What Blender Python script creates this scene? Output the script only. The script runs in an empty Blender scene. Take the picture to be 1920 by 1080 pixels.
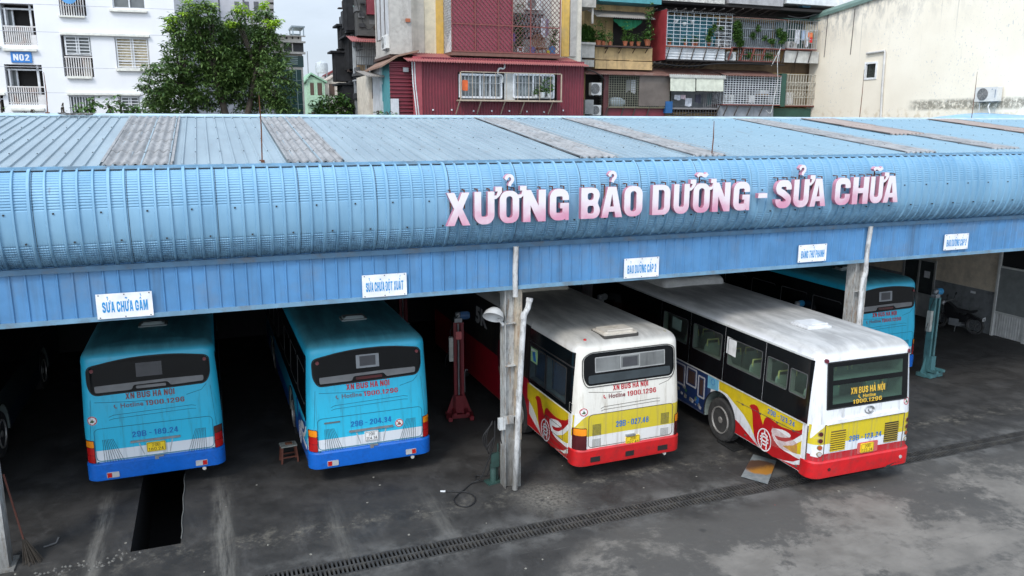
import bpy, bmesh, math, random
import numpy as np
from mathutils import Vector, Matrix
random.seed(7); rnd = random.Random(11)
PI = math.pi; R = math.radians
SC = bpy.context.scene; COL = SC.collection

# ------------------------------------------------------------- camera
CH, CF, CP, CY, CR, CD = 7.1748, 1482.87, R(11.7928), R(20.8784), R(.1038), 13.7008
FW = Vector((math.sin(CY)*math.cos(CP), math.cos(CY)*math.cos(CP), -math.sin(CP)))
RT0 = Vector((math.cos(CY), -math.sin(CY), 0)); UP0 = RT0.cross(FW)
RT = RT0*math.cos(CR)+UP0*math.sin(CR); UP = -RT0*math.sin(CR)+UP0*math.cos(CR)
CO = Vector((0, -CD, CH))
cam = bpy.data.cameras.new('camera'); co = bpy.data.objects.new('camera', cam); COL.objects.link(co)
cam.sensor_width = 36; cam.lens = CF/1920*36; cam.clip_end = 3000; cam.clip_start = .1
mw = Matrix((RT, UP, -FW)).transposed().to_4x4(); mw.translation = CO; co.matrix_world = mw
SC.camera = co

def at(u, v, Y):
    """image pixel to world: the x and z of its point on the vertical plane y = Y"""
    d = FW+RT*((u-960)/CF)-UP*((v-540)/CF); t = (Y-CO.y)/d.y; q = CO+d*t
    return q.x, q.z
def atp(u, v, P, ang):
    """same for a vertical plane through P turned by ang; returns distance along it and z"""
    d = FW+RT*((u-960)/CF)-UP*((v-540)/CF); n = Vector((-math.sin(ang), math.cos(ang), 0)); P = Vector(P)
    t = (P-CO).dot(n)/d.dot(n); q = CO+d*t-P
    return q.dot(Vector((math.cos(ang), math.sin(ang), 0))), q.z

# ------------------------------------------------------------- materials
def new_mat(name):
    m = bpy.data.materials.new(name); m.use_nodes = True
    return m, m.node_tree, m.node_tree.nodes['Principled BSDF']
class NT:
    def __init__(s, t): s.t = t
    def n(s, ty, ins=None, **kw):
        nd = s.t.nodes.new(ty)
        for k, v in kw.items(): setattr(nd, k, v)
        for k, v in (ins or {}).items():
            if hasattr(v, 'is_output') or isinstance(v, bpy.types.NodeSocket): s.t.links.new(v, nd.inputs[k])
            else: nd.inputs[k].default_value = v
        return nd
    def math(s, op, a, b=0.0, c=None, clamp=False):
        ins = {0: a, 1: b}
        if c is not None: ins[2] = c
        return s.n('ShaderNodeMath', ins, operation=op, use_clamp=clamp).outputs[0]
    def noise(s, vec, scale, detail=4, rough=.6, dist=0.0):
        return s.n('ShaderNodeTexNoise', {'Vector': vec, 'Scale': scale, 'Detail': detail, 'Roughness': rough, 'Distortion': dist}).outputs['Fac']
    def ss(s, v, a, b, lo=0.0, hi=1.0):
        return s.n('ShaderNodeMapRange', {0: v, 1: a, 2: b, 3: lo, 4: hi}, interpolation_type='SMOOTHSTEP').outputs[0]
    def mix(s, f, a, b, mode='MIX'):
        nd = s.n('ShaderNodeMix', None, data_type='RGBA', blend_type=mode)
        for k, v in ((0, f), (6, a), (7, b)):
            if isinstance(v, bpy.types.NodeSocket): s.t.links.new(v, nd.inputs[k])
            else: nd.inputs[k].default_value = (*v, 1) if isinstance(v, (tuple, list)) and len(v) == 3 else v
        return nd.outputs[2]
    def obj(s): return s.n('ShaderNodeTexCoord').outputs['Object']
    def map(s, vec, sc=(1, 1, 1), loc=(0, 0, 0)):
        return s.n('ShaderNodeMapping', {'Vector': vec, 'Scale': sc, 'Location': loc}).outputs[0]
    def xyz(s, vec):
        o = s.n('ShaderNodeSeparateXYZ', {0: vec}).outputs; return o[0], o[1], o[2]
MC = {}
def mat(name, col, rough=.6, metal=0.0, var=.12, scale=4, dirt=None, streak=None, bump=0, bscale=30, coat=0, spec=.5):
    """paint/metal/plaster: base colour with uneven tone, optional blotchy dirt (colour, amount, scale) and vertical streaks"""
    if name in MC: return MC[name]
    m, t, b = new_mat(name); g = NT(t); o = g.obj()
    c = g.mix(g.ss(g.noise(o, scale, 5), .3, .7), tuple(x*(1-var) for x in col), tuple(min(1, x*(1+var)) for x in col))
    if dirt:
        f = g.math('MULTIPLY', g.ss(g.noise(o, dirt[2], 8, .7, .3), .48, .72), dirt[1]); c = g.mix(f, c, dirt[0])
    if streak:
        f = g.math('MULTIPLY', g.ss(g.noise(g.map(o, (streak[2], streak[2], streak[2]*.06)), 1, 6, .65), .5, .75), streak[1]); c = g.mix(f, c, streak[0])
    t.links.new(c, b.inputs['Base Color'])
    b.inputs['Roughness'].default_value = rough; b.inputs['Metallic'].default_value = metal
    b.inputs['Specular IOR Level'].default_value = spec
    if coat: b.inputs['Coat Weight'].default_value = coat; b.inputs['Coat Roughness'].default_value = .08
    if bump:
        bn = g.n('ShaderNodeBump', {'Height': g.noise(o, bscale, 5), 'Strength': bump, 'Distance': .02})
        t.links.new(bn.outputs[0], b.inputs['Normal'])
    MC[name] = m; return m
def glass_mat(name, tint, alpha, rough=.05):
    """window glass: a tinted clear pane with reflection"""
    if name in MC: return MC[name]
    m, t, b = new_mat(name); g = NT(t)
    tr = g.n('ShaderNodeBsdfTransparent', {0: (*tint, 1)}); 
    b.inputs['Base Color'].default_value = (tint[0]*.25, tint[1]*.25, tint[2]*.25, 1); b.inputs['Roughness'].default_value = rough
    mx = g.n('ShaderNodeMixShader', {0: alpha, 1: tr.outputs[0], 2: b.outputs[0]})
    t.links.new(mx.outputs[0], t.nodes['Material Output'].inputs[0]); MC[name] = m; return m

# ------------------------------------------------------------- mesh builder
class MB:
    def __init__(s): s.v = []; s.f = []; s.m = []
    def add(s, vs, fs, mi=0):
        k = len(s.v); s.v += [tuple(p) for p in vs]; s.f += [tuple(i+k for i in f) for f in fs]; s.m += [mi]*len(fs)
    def box(s, x0, x1, y0, y1, z0, z1, mi=0):
        s.add([(x0,y0,z0),(x1,y0,z0),(x1,y1,z0),(x0,y1,z0),(x0,y0,z1),(x1,y0,z1),(x1,y1,z1),(x0,y1,z1)],
              [(0,3,2,1),(4,5,6,7),(0,1,5,4),(1,2,6,5),(2,3,7,6),(3,0,4,7)], mi)
    def obox(s, c, hx, hy, hz, M3, mi=0):
        vs = [Vector(c)+M3@Vector((a*hx, b*hy, d*hz)) for d in (-1, 1) for a, b in ((-1,-1),(1,-1),(1,1),(-1,1))]
        s.add(vs, [(0,3,2,1),(4,5,6,7),(0,1,5,4),(1,2,6,5),(2,3,7,6),(3,0,4,7)], mi)
    def bar(s, p, q, w, h=None, mi=0):
        p = Vector(p); q = Vector(q); d = q-p; L = d.length
        if L < 1e-6: return
        d /= L; a = Vector((0, 0, 1)) if abs(d.z) < .9 else Vector((1, 0, 0)); u = d.cross(a).normalized(); v = u.cross(d)
        h = w if h is None else h
        s.obox((p+q)/2, L/2, w/2, h/2, Matrix((d, u, v)).transposed(), mi)
    def tube(s, pts, r, n=8, mi=0, closed=False, cap=True):
        pts = [Vector(p) for p in pts]; rings = []; N = len(pts); prev = None
        rr = r if isinstance(r, (list, tuple)) else [r]*N
        for i, p in enumerate(pts):
            a = pts[i-1] if (i > 0 or closed) else p; b = pts[(i+1) % N] if (i < N-1 or closed) else p
            d = (b-a).normalized() if (b-a).length > 1e-9 else Vector((0, 0, 1))
            if prev is None: u = d.cross(Vector((0, 0, 1)) if abs(d.z) < .9 else Vector((1, 0, 0))).normalized()
            else: u = (prev-d*prev.dot(d)).normalized()
            prev = u; w = d.cross(u)
            rings.append([p+(u*math.cos(2*PI*k/n)+w*math.sin(2*PI*k/n))*rr[i] for k in range(n)])
        vs = [q for g in rings for q in g]; fs = []
        for i in range(N if closed else N-1):
            j = (i+1) % N
            for k in range(n): fs.append((i*n+k, i*n+(k+1) % n, j*n+(k+1) % n, j*n+k))
        if cap and not closed: fs += [tuple(range(n-1, -1, -1)), tuple((N-1)*n+k for k in range(n))]
        s.add(vs, fs, mi)
    def lathe(s, prof, c, axis='z', n=20, mi=0):
        vs = []; c = Vector(c)
        for r, h in prof:
            for k in range(n):
                a = 2*PI*k/n; x, y = r*math.cos(a), r*math.sin(a)
                vs.append(c+{'z': Vector((x, y, h)), 'x': Vector((h, x, y)), 'y': Vector((x, h, y))}[axis])
        fs = [(i*n+k, i*n+(k+1) % n, (i+1)*n+(k+1) % n, (i+1)*n+k) for i in range(len(prof)-1) for k in range(n)]
        fs += [tuple(range(n)), tuple((len(prof)-1)*n+k for k in range(n))]
        s.add(vs, fs, mi)
    def plate(s, pts, mp, d0, d1, mi=0):
        """solid slab: outline pts (u,v), mapping mp(u,v,depth) -> 3d, front at d1 and back at d0"""
        if getattr(mp, '__name__', '') in ('mrear', 'mleft', 'mright') and (max(p[0] for p in pts)-min(p[0] for p in pts) > .13 or max(p[1] for p in pts)-min(p[1] for p in pts) > .3): return s.skin(pts, mp, d0, d1, mi)
        n = len(pts); s.add([mp(u, v, d0) for u, v in pts]+[mp(u, v, d1) for u, v in pts],
            [tuple(range(n-1, -1, -1)), tuple(range(n, 2*n))]+[(k, (k+1) % n, n+(k+1) % n, n+k) for k in range(n)], mi)
    def skin(s, pts, mp, d0, d1, mi=0):
        """like plate, for outlines that must follow a curved body: the outline is cut into small cells first"""
        b = bmesh.new(); f = b.faces.new([b.verts.new((p[0], p[1], 0)) for p in pts]); x0 = min(p[0] for p in pts); x1 = max(p[0] for p in pts); y0 = min(p[1] for p in pts); y1 = max(p[1] for p in pts)
        us = ([-1.24, -1.20, -1.16, -1.12, -1.08, -1.04, -1.0, -.96, -.5, 0, .5, .96, 1.0, 1.04, 1.08, 1.12, 1.16, 1.20, 1.24] if mp.__name__ == 'mrear' else [.05, .1, .15, .2, .25]+[.3*k for k in range(1, 36)]); vs = [.6, .9, 1.2, 1.4, 1.5, 1.7, 1.9, 2.1, 2.3, 2.5, 2.6, 2.68, 2.72, 2.74, 2.76, 2.782, 2.81, 2.84]
        if mp.__name__ == 'mleft' and s.holes: us = us+[2.3+.06*k for k in range(24)]; vs = vs+[.42+.06*k for k in range(15)]
        for u in us:
            if x0 < u < x1: bmesh.ops.bisect_plane(b, geom=b.verts[:]+b.edges[:]+b.faces[:], plane_co=(u, 0, 0), plane_no=(1, 0, 0))
        for v in vs:
            if y0 < v < y1: bmesh.ops.bisect_plane(b, geom=b.verts[:]+b.edges[:]+b.faces[:], plane_co=(0, v, 0), plane_no=(0, 1, 0))
        if s.holes and mp.__name__ == 'mleft':
            for cy, cz, r in s.holes:
                kill = [f for f in b.faces if all((v.co.x-cy)**2+(v.co.y-cz)**2 < (r-1e-4)**2 for v in f.verts)]; bmesh.ops.delete(b, geom=kill, context='FACES')
                for v in b.verts:
                    q = Vector((v.co.x-cy, v.co.y-cz))
                    if 1e-6 < q.length < r: q = q.normalized()*r; v.co.x, v.co.y = cy+q.x, cz+q.y
        b.verts.index_update(); fr = [mp(v.co.x, v.co.y, d1) for v in b.verts]; bk = [mp(v.co.x, v.co.y, d0) for v in b.verts]; n = len(fr)
        fs = [tuple(v.index for v in f.verts) for f in b.faces]; ed = [(e.verts[0].index, e.verts[1].index) for e in b.edges if len(e.link_faces) == 1]
        s.add(bk+fr, [tuple(n+i for i in f) for f in fs]+[(p, q, n+q, n+p) for p, q in ed], mi); b.free()
    holes = None
    def build(s, name, mats, parent=None, smooth=None, loc=None, rotz=0, fix=True):
        me = bpy.data.meshes.new(name); me.from_pydata(s.v, [], s.f)
        for m in (mats if isinstance(mats, (list, tuple)) else [mats]): me.materials.append(m)
        me.polygons.foreach_set('material_index', s.m)
        if fix:
            bm = bmesh.new(); bm.from_mesh(me); bmesh.ops.recalc_face_normals(bm, faces=bm.faces); bm.to_mesh(me); bm.free()
        if smooth:
            me.polygons.foreach_set('use_smooth', [True]*len(me.polygons)); me.set_sharp_from_angle(angle=R(smooth))
        me.update(); o = bpy.data.objects.new(name, me); COL.objects.link(o)
        if parent: o.parent = parent
        if loc is not None: o.location = loc
        o.rotation_euler.z = rotz
        return o
def thing(name, label, cat, loc=(0, 0, 0), rotz=0, group=None):
    o = bpy.data.objects.new(name, None); COL.objects.link(o); o.location = loc; o.rotation_euler = (0, 0, rotz)
    o.empty_display_size = .3; return tag(o, label, cat, group)
def tag(o, label=None, cat=None, group=None, kind=None):
    if label: o['label'] = label
    if cat: o['category'] = cat
    if group: o['group'] = group
    if kind: o['kind'] = kind
    return o
def copy_tree(o, parent=None):
    c = o.copy(); COL.objects.link(c)
    if parent: c.parent = parent
    for ch in list(o.children): copy_tree(ch, c)
    return c
def rects(u0, u1, v0, v1, holes):
    us = sorted({u0, u1, *[h[i] for h in holes for i in (0, 1)]}); vs = sorted({v0, v1, *[h[i] for h in holes for i in (2, 3)]})
    us = [u for u in us if u0 <= u <= u1]; vs = [v for v in vs if v0 <= v <= v1]; out = []
    for a, b in zip(us, us[1:]):
        run = None
        for c, d in zip(vs, vs[1:]):
            mx, my = (a+b)/2, (c+d)/2
            if any(h[0] < mx < h[1] and h[2] < my < h[3] for h in holes):
                if run: out.append((a, b, *run)); run = None
            else: run = (run[0], d) if run else (c, d)
        if run: out.append((a, b, *run))
    return out
def rpoly(pts, r, n=5):
    out = []; N = len(pts); rs = r if isinstance(r, (list, tuple)) else [r]*N
    for i in range(N):
        p = Vector(pts[i]); a = Vector(pts[i-1])-p; b = Vector(pts[(i+1) % N])-p; q = min(rs[i], a.length*.48, b.length*.48)
        A = p+a.normalized()*q; B = p+b.normalized()*q
        for k in range(n+1):
            t = k/n; out.append(tuple(A*(1-t)**2+p*2*t*(1-t)+B*t*t))
    return out
def strip(path, w, closed=False):
    """list of quads (each 4 points) drawing a line of width w along a 2d path"""
    out = []; N = len(path)
    for i in range(N if closed else N-1):
        a = Vector(path[i]); b = Vector(path[(i+1) % N]); d = (b-a)
        if d.length < 1e-6: continue
        d.normalize(); n = Vector((-d.y, d.x))*w/2; out.append([tuple(a-n), tuple(b-n), tuple(b+n), tuple(a+n)])
    return out

def arc(cx, cy, r, a0, a1, n=7): return [(cx+r*math.cos(R(a0+(a1-a0)*i/n)), cy+r*math.sin(R(a0+(a1-a0)*i/n))) for i in range(n+1)]
def thick(path, t):
    Lf, Rt = [], []
    for i, p in enumerate(path):
        p = Vector(p); a = Vector(path[max(i-1, 0)]); b = Vector(path[min(i+1, len(path)-1)])
        d1 = (p-a).normalized() if i > 0 else None; d2 = (b-p).normalized() if i < len(path)-1 else None
        d = ((d1 or d2)+(d2 or d1)).normalized(); n = Vector((-d.y, d.x)); k = 1/max(.5, (n.dot(Vector((-(d1 or d2).y, (d1 or d2).x)))))
        Lf.append(tuple(p+n*t/2*k)); Rt.append(tuple(p-n*t/2*k))
    return Lf+Rt[::-1]
def rr(x0, y0, x1, y1, r, n=6):
    return arc(x1-r, y1-r, r, 0, 90, n)+arc(x0+r, y1-r, r, 90, 180, n)+arc(x0+r, y0+r, r, 180, 270, n)+arc(x1-r, y0+r, r, 270, 360, n)
W = .70
def glyph(c, T=.235):
    """outlines of heavy condensed capitals and digits, height 1"""
    q = T/2; r = .28-q; m = T/.235; h = .165*m
    if c == 'X': s = .235*m; return [[(0,0),(s,0),(.36,.31+.06*(1-m)),(.72-s,0),(.72,0),(.36+s*.52,.51),(.70,1),(.70-s,1),(.36,.73-.06*(1-m)),(.01+s,1),(.01,1),(.36-s*.55,.51)]]
    if c == 'U': return [thick([(q, 1), (q, .3)]+arc(.3, .3, .3-q, 180, 270, 7)[1:]+arc(W-.3, .3, .3-q, 270, 360, 7)+[(W-q, 1)], T)]
    if c == 'O': return [rr(0, 0, W, 1, .28), rr(T, h, W-T, 1-h, .10)]
    if c == 'N': return [[(0,0),(T-.01,0),(T-.01,.52+.2*(1-m)),(W-T,0),(W,0),(W,1),(W-T+.01,1),(W-T+.01,.50-.2*(1-m)),(T,1),(0,1)]]
    if c == 'B': return [[(0,0)]+arc(W-.25, .25, .25, -90, 30, 8)+[(W-.09,.51)]+arc(W-.27, .75, .25, -25, 90, 8)+[(0,1)], rr(T, h, W-T+.01, .50-.08*m, .08), rr(T, .52+.08*m, W-T-.01, 1-h, .08)]
    if c == 'A': s = .225*m; return [[(0,0),(s,0),(s+.035,.19),(.72-s-.035,.19),(.72-s,0),(.72,0),(.50,1),(.21,1)] if m > .8 else [(0,0),(s,0),(s+.045,.20),(.72-s-.045,.20),(.72-s,0),(.72,0),(.43,1),(.29,1)], [(.295,.36),(.36,.77),(.425,.36)] if m > .8 else [(.23,.32),(.36,.84),(.49,.32)]]
    if c in 'DĐ':
        g = [[(0,0)]+arc(W-.27, .27, .27, -90, 0, 7)+arc(W-.27, .73, .27, 0, 90, 7)+[(0,1)], [(T,h)]+arc(W-T-.09, h+.09, .09, -90, 0, 4)+arc(W-T-.09, 1-h-.09, .09, 0, 90, 4)+[(T,1-h)]]
        return g+([[(-.14,.43),(-.015,.43),(-.015,.57),(-.14,.57)]] if c == 'Đ' else [])
    if c == 'C': return [thick([(W-q, .62)]+arc(W-.28, .72, r, 0, 90, 6)+arc(.28, .72, r, 90, 180, 6)+arc(.28, .28, r, 180, 270, 6)+arc(W-.28, .28, r, 270, 360, 6)+[(W-q, .40)], T)]
    if c == 'G': return [thick([(W-q, .64)]+arc(W-.28, .72, r, 0, 90, 6)+arc(.28, .72, r, 90, 180, 6)+arc(.28, .28, r, 180, 270, 6)+arc(W-.28, .28, r, 270, 352, 6), T), [(W*.54,.38),(W*.54,.55),(W,.55),(W,.30),(W-T,.30),(W-T,.38)]]
    if c == 'S': return [thick([(q, .32)]+arc(.28, .28, r, 180, 270, 6)+arc(W-.28, .28, r, 270, 400, 8)+[(W*.5, .52)]+arc(.28, .72, r, 220, 90, 8)+arc(W-.28, .72, r, 90, 0, 6)+[(W-q, .66)], T)]
    if c == 'H': return [[(0,0),(T,0),(T,.5-q*.8),(W-T,.5-q*.8),(W-T,0),(W,0),(W,1),(W-T,1),(W-T,.5+q*.8),(T,.5+q*.8),(T,1),(0,1)]]
    if c == 'I': return [[(0,0),(T,0),(T,1),(0,1)]]
    if c == 'T': return [[(W/2-q,0),(W/2+q,0),(W/2+q,1-h),(W,1-h),(W,1),(0,1),(0,1-h),(W/2-q,1-h)]]
    if c == 'P': return [[(0,0),(T,0),(T,.38)]+arc(W-.27, .65, .27, -90, 0, 6)+arc(W-.27, .73, .27, 0, 90, 6)+[(0,1)], rr(T, .38+h*.9, W-T, 1-h, .08)]
    if c == 'M': return [[(0,0),(T*.9,0),(T*.9,.62),(.45-.06,0),(.45+.06,0),(.9-T*.9,.62),(.9-T*.9,0),(.9,0),(.9,1),(.9-T*1.25,1),(.45,.42),(T*1.25,1),(0,1)]]
    if c == '-': return [[(0,.40),(.36,.40),(.36,.40+h),(0,.40+h)]]
    if c == '.': return [[(0,0),(T,0),(T,T*.85),(0,T*.85)]]
    if c == '0': return [rr(0, 0, .62, 1, .27), rr(T, h, .62-T, 1-h, .08)]
    if c == '1': return [[(.12,0),(.12+T,0),(.12+T,1),(.16,1),(-.02,.84),(-.02,.70),(.12,.76)]]
    if c == '2': return [thick([(q, .66)]+arc(.32, .70, .30-q, 175, -35, 9)+[(q*1.4, h)], T), [(0,0),(.62,0),(.62,h-.012),(0,h-.012)]]
    if c == '3': return [thick([(q, .74)]+arc(.31, .73, .27-q, 150, -60, 8)+[(.27,.51)]+arc(.31, .28, .28-q, 62, -160, 9), T)]
    if c == '4': return [[(0,.20),(.33,.20),(.33,0),(.33+T*.9,0),(.33+T*.9,.20),(.64,.20),(.64,.34),(.33+T*.9,.34),(.33+T*.9,1),(.30,1),(0,.36)], [(.15,.34),(.33,.70),(.33,.34)]]
    if c == '5': return [thick([(.58, 1-h/2), (q+.02, 1-h/2), (q, .52)]+arc(.31, .33, .31-q, 120, -150, 9), T*.95)]
    if c in '69':
        p = thick([(.62-q, .74)]+arc(.31, .74, .30-q, 10, 180, 7)+arc(.31, .28, .31-q, 180, 360, 9)+arc(.31, .36, .31-q, 0, 92, 5), T)
        return [p if c == '6' else [(.62-x, 1-y) for x, y in p]]
    if c == '7': return [[(.10,0),(.10+T,0),(.62,1-h),(.62,1),(0,1),(0,1-h),(.60-T,1-h)]]
    if c == '8': return [arc(.31, .30, .31, 140, 400, 16)+arc(.31, .735, .27, -32, 212, 14), rr(T, h, .62-T, .46-.05*m, .07), rr(T+.02, .60+.03*m, .60-T, 1-h, .06)]
    if c == 'horn': return [[(0,.88),(.10,.88),(.14,1.0),(.06,1.0),(.06,1.14),(.28,1.14),(.28,.98),(.20,.86),(.10,.78),(0,.76)]]
    if c == 'hook': return [thick([(-.14,1.36)]+arc(0, 1.36, .11, 165, -40, 9)+[(.03,1.24),(.0,1.15)], .10)]
    if c == 'tilde': return [thick([(-.20,1.24),(-.12,1.31),(-.03,1.31),(.06,1.26),(.14,1.26),(.21,1.33)], .11)]
    if c == 'grave': return [[(-.18,1.36),(0,1.36),(.10,1.12),(0,1.12)]]
    if c == 'acute': return [[(.18,1.38),(.0,1.38),(-.08,1.14),(.02,1.14)]]
    if c == 'circ': return [[(-.20,1.10),(-.06,1.30),(.06,1.30),(.20,1.10),(.09,1.10),(0,1.20),(-.09,1.10)]]
    if c == 'breve': return [thick(arc(0, 1.30, .16, 190, 350, 8), .09)]
    if c == 'dot': return [[(-.07,-.24),(.07,-.24),(.07,-.10),(-.07,-.10)]]
GW = dict(X=.72, A=.72, M=.9, I=.235, T=.70, **{'-': .36, '.': .2, '1': .36}); GW.update({k: .62 for k in '023456789'}); GW['4'] = .64
MK = {'\u0300': 'grave', '\u0301': 'acute', '\u0302': 'circ', '\u0303': 'tilde', '\u0306': 'breve', '\u0309': 'hook', '\u031b': 'horn', '\u0323': 'dot'}
def own_geo(body, T):
    import unicodedata
    polys = []; x = 0; gap = .13
    for ch in unicodedata.normalize('NFD', body):
        if ch == ' ': x += .30; continue
        if ch in MK:
            k = MK[ch]; ox = x0+(w+.012 if k == 'horn' else w/2); dy = .24 if (k in ('acute', 'grave') and last == 'circ') else 0; ox += .12 if dy else 0
            polys += [[(ox+a*(.8 if k == 'horn' else 1), b+dy) for a, b in p] for p in glyph(k)]; last = k
            if k == 'horn': x += .10
            continue
        last = None; w = GW.get(ch, W); w = T if ch == 'I' else w; x0 = x
        polys += [[(x0+a, b) for a, b in p] for p in glyph(ch, T)]; x += w+gap
    cu = bpy.data.curves.new('lettering', 'CURVE'); cu.dimensions = '2D'; cu.fill_mode = 'BOTH'
    for pl in polys:
        sp = cu.splines.new('POLY'); sp.points.add(len(pl)-1)
        for i, (a, b) in enumerate(pl): sp.points[i].co = (a, b, 0, 1)
        sp.use_cyclic_u = True
    return cu
import unicodedata
TC = {}
def text_geo(body, bold=.03, space=1.08):
    k = (body, bold)
    if k in TC: return TC[k]
    if all(ch in MK or ch in ' XUONBADCHGSITPMĐ-.0123456789' for ch in unicodedata.normalize('NFD', body)):
        cu = own_geo(body, .225 if bold >= .045 else .195 if bold >= .03 else .12)
        o = bpy.data.objects.new('lettering', cu); COL.objects.link(o); dg = bpy.context.evaluated_depsgraph_get(); dg.update()
        me = o.evaluated_get(dg).to_mesh(); V = [(v.co.x, v.co.y) for v in me.vertices]; F = [tuple(p.vertices) for p in me.polygons]
        o.evaluated_get(dg).to_mesh_clear(); bpy.data.objects.remove(o); bpy.data.curves.remove(cu)
        x0 = min(p[0] for p in V); x1 = max(p[0] for p in V); TC[k] = ([((x-x0)/(x1-x0), y) for x, y in V], F); return TC[k]
    cu = bpy.data.curves.new('lettering', 'FONT'); cu.body = body; cu.offset = bold; cu.space_character = space; cu.resolution_u = 4
    o = bpy.data.objects.new('lettering', cu); COL.objects.link(o); dg = bpy.context.evaluated_depsgraph_get(); dg.update()
    me = o.evaluated_get(dg).to_mesh(); V = [(v.co.x, v.co.y) for v in me.vertices]; F = [tuple(p.vertices) for p in me.polygons]
    o.evaluated_get(dg).to_mesh_clear(); bpy.data.objects.remove(o); bpy.data.curves.remove(cu)
    x0 = min(p[0] for p in V); x1 = max(p[0] for p in V); y0 = min(p[1] for p in V); y1 = max(p[1] for p in V)
    TC[k] = ([((x-x0)/(x1-x0), (y-y0)/(y1-y0)) for x, y in V], F); return TC[k]
def text_on(mb, body, u0, u1, v0, v1, mp, d, mi=0, bold=.03):
    V, F = text_geo(body, bold); mb.add([mp(u0+(u1-u0)*a, v0+(v1-v0)*b, d) for a, b in V], F, mi)
def bool_cut(mb_body, mats, cutters, name, parent, smooth=35):
    ob = mb_body.build(name, mats, parent, smooth=smooth); tmp = []
    for c in cutters:
        k = c.build('cutter', mats[-1], parent); tmp.append(k); md = ob.modifiers.new('b', 'BOOLEAN'); md.object = k; md.solver = 'EXACT'; md.operation = 'DIFFERENCE'; md.material_mode = 'TRANSFER'
    dg = bpy.context.evaluated_depsgraph_get(); dg.update(); me = bpy.data.meshes.new_from_object(ob.evaluated_get(dg)); ob.modifiers.clear()
    old = ob.data; ob.data = me; bpy.data.meshes.remove(old)
    for k in tmp: bpy.data.objects.remove(k)
    return ob
def column_mat(name, col, rust):
    m, t, b = new_mat(name); g = NT(t); o = g.obj(); x, y, z = g.xyz(o)
    c = g.mix(g.ss(g.noise(o, 3, 6), .3, .7), tuple(q*.8 for q in col), tuple(q*1.1 for q in col))
    c = g.mix(g.math('MULTIPLY', g.ss(g.noise(g.map(o, (9, 9, 1.4)), 1.6, 9, .75, .3), .50, .66), .8), c, rust)
    c = g.mix(g.math('MULTIPLY', g.ss(g.noise(g.map(o, (7, 7, 2)), 2.2, 9, .75), .45, .65), .65), c, (.12, .115, .105))
    c = g.mix(g.math('MULTIPLY', g.ss(g.math('ADD', z, g.math('MULTIPLY', g.noise(o, 4, 6), .8)), 1.7, .5), .72), c, (.085, .08, .072))
    t.links.new(c, b.inputs['Base Color']); b.inputs['Roughness'].default_value = .6; return m
BLACK = mat('black_rubber', (.012, .012, .013), .7)
STEEL = mat('galvanised_steel', (.33, .34, .35), .45, .6, dirt=((.12, .08, .05), .5, 3))
RUSTY = mat('rusted_iron', (.13, .05, .025), .8, .2, var=.4, scale=9)
WHITE = mat('white_paint', (.72, .73, .74), .4, dirt=((.3, .28, .25), .4, 2))
DARKG = mat('dark_glass', (.008, .009, .011), .12, spec=.6)
REDP = mat('red_lift_paint', (.17, .010, .016), .5, dirt=((.03, .02, .02), .7, 4))
TEALP = mat('teal_lift_paint', (.075, .19, .20), .5, dirt=((.03, .045, .045), .9, 2.2), streak=((.12, .16, .16), .6, 5))
PVC = mat('white_pipe_plastic', (.58, .59, .58), .4, dirt=((.25, .22, .18), .6, 5), streak=((.2, .17, .14), .7, 8))
PIPEM = column_mat('downpipe_plastic', (.60, .60, .59), (.34, .30, .25))
COLM = column_mat('column_paint', (.46, .46, .44), (.25, .14, .06))
COLR = column_mat('column_rusty_cream', (.50, .43, .33), (.30, .12, .04))
BLUEF = mat('blue_fascia_sheet', (.088, .245, .465), .42, .1, var=.14, scale=1.2, dirt=((.16, .22, .30), .5, .8), streak=((.06, .09, .13), .5, 3))
BLUET = mat('blue_trim', (.16, .30, .42), .45, .1, var=.15, dirt=((.16, .14, .12), .6, 3))
SIGNW = mat('white_sign_board', (.80, .81, .83), .35)
SIGNB = mat('blue_sign_letters', (.015, .26, .58), .45)
GREY = mat('grey_metal', (.25, .26, .27), .5, .3)
def canopy_mat():
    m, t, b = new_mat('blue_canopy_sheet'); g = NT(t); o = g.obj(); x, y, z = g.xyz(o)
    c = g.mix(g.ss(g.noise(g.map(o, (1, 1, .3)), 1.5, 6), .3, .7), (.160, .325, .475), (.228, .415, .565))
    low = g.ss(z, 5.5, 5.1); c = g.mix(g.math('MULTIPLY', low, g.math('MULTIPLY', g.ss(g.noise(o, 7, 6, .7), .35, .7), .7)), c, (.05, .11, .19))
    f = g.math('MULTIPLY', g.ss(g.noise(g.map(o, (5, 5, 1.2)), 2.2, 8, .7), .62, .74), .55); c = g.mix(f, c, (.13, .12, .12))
    pan = g.n('ShaderNodeTexWhiteNoise', {'W': g.math('FLOOR', g.math('MULTIPLY', x, .78))}, noise_dimensions='1D').outputs[0]
    c = g.mix(g.math('MULTIPLY', pan, .22), c, (.24, .45, .62))
    t.links.new(c, b.inputs['Base Color']); b.inputs['Roughness'].default_value = .38; b.inputs['Metallic'].default_value = .15
    w = g.n('ShaderNodeTexWave', {'Vector': o, 'Scale': 9.0, 'Distortion': 0.0}, wave_type='BANDS', bands_direction='X').outputs['Fac']
    h = g.math('MULTIPLY', w, g.math('ADD', g.math('MULTIPLY', low, 1.0), .015))
    bn = g.n('ShaderNodeBump', {'Height': h, 'Strength': .8, 'Distance': .012}); t.links.new(bn.outputs[0], b.inputs['Normal'])
    return m
CANOPY = canopy_mat()
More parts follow.
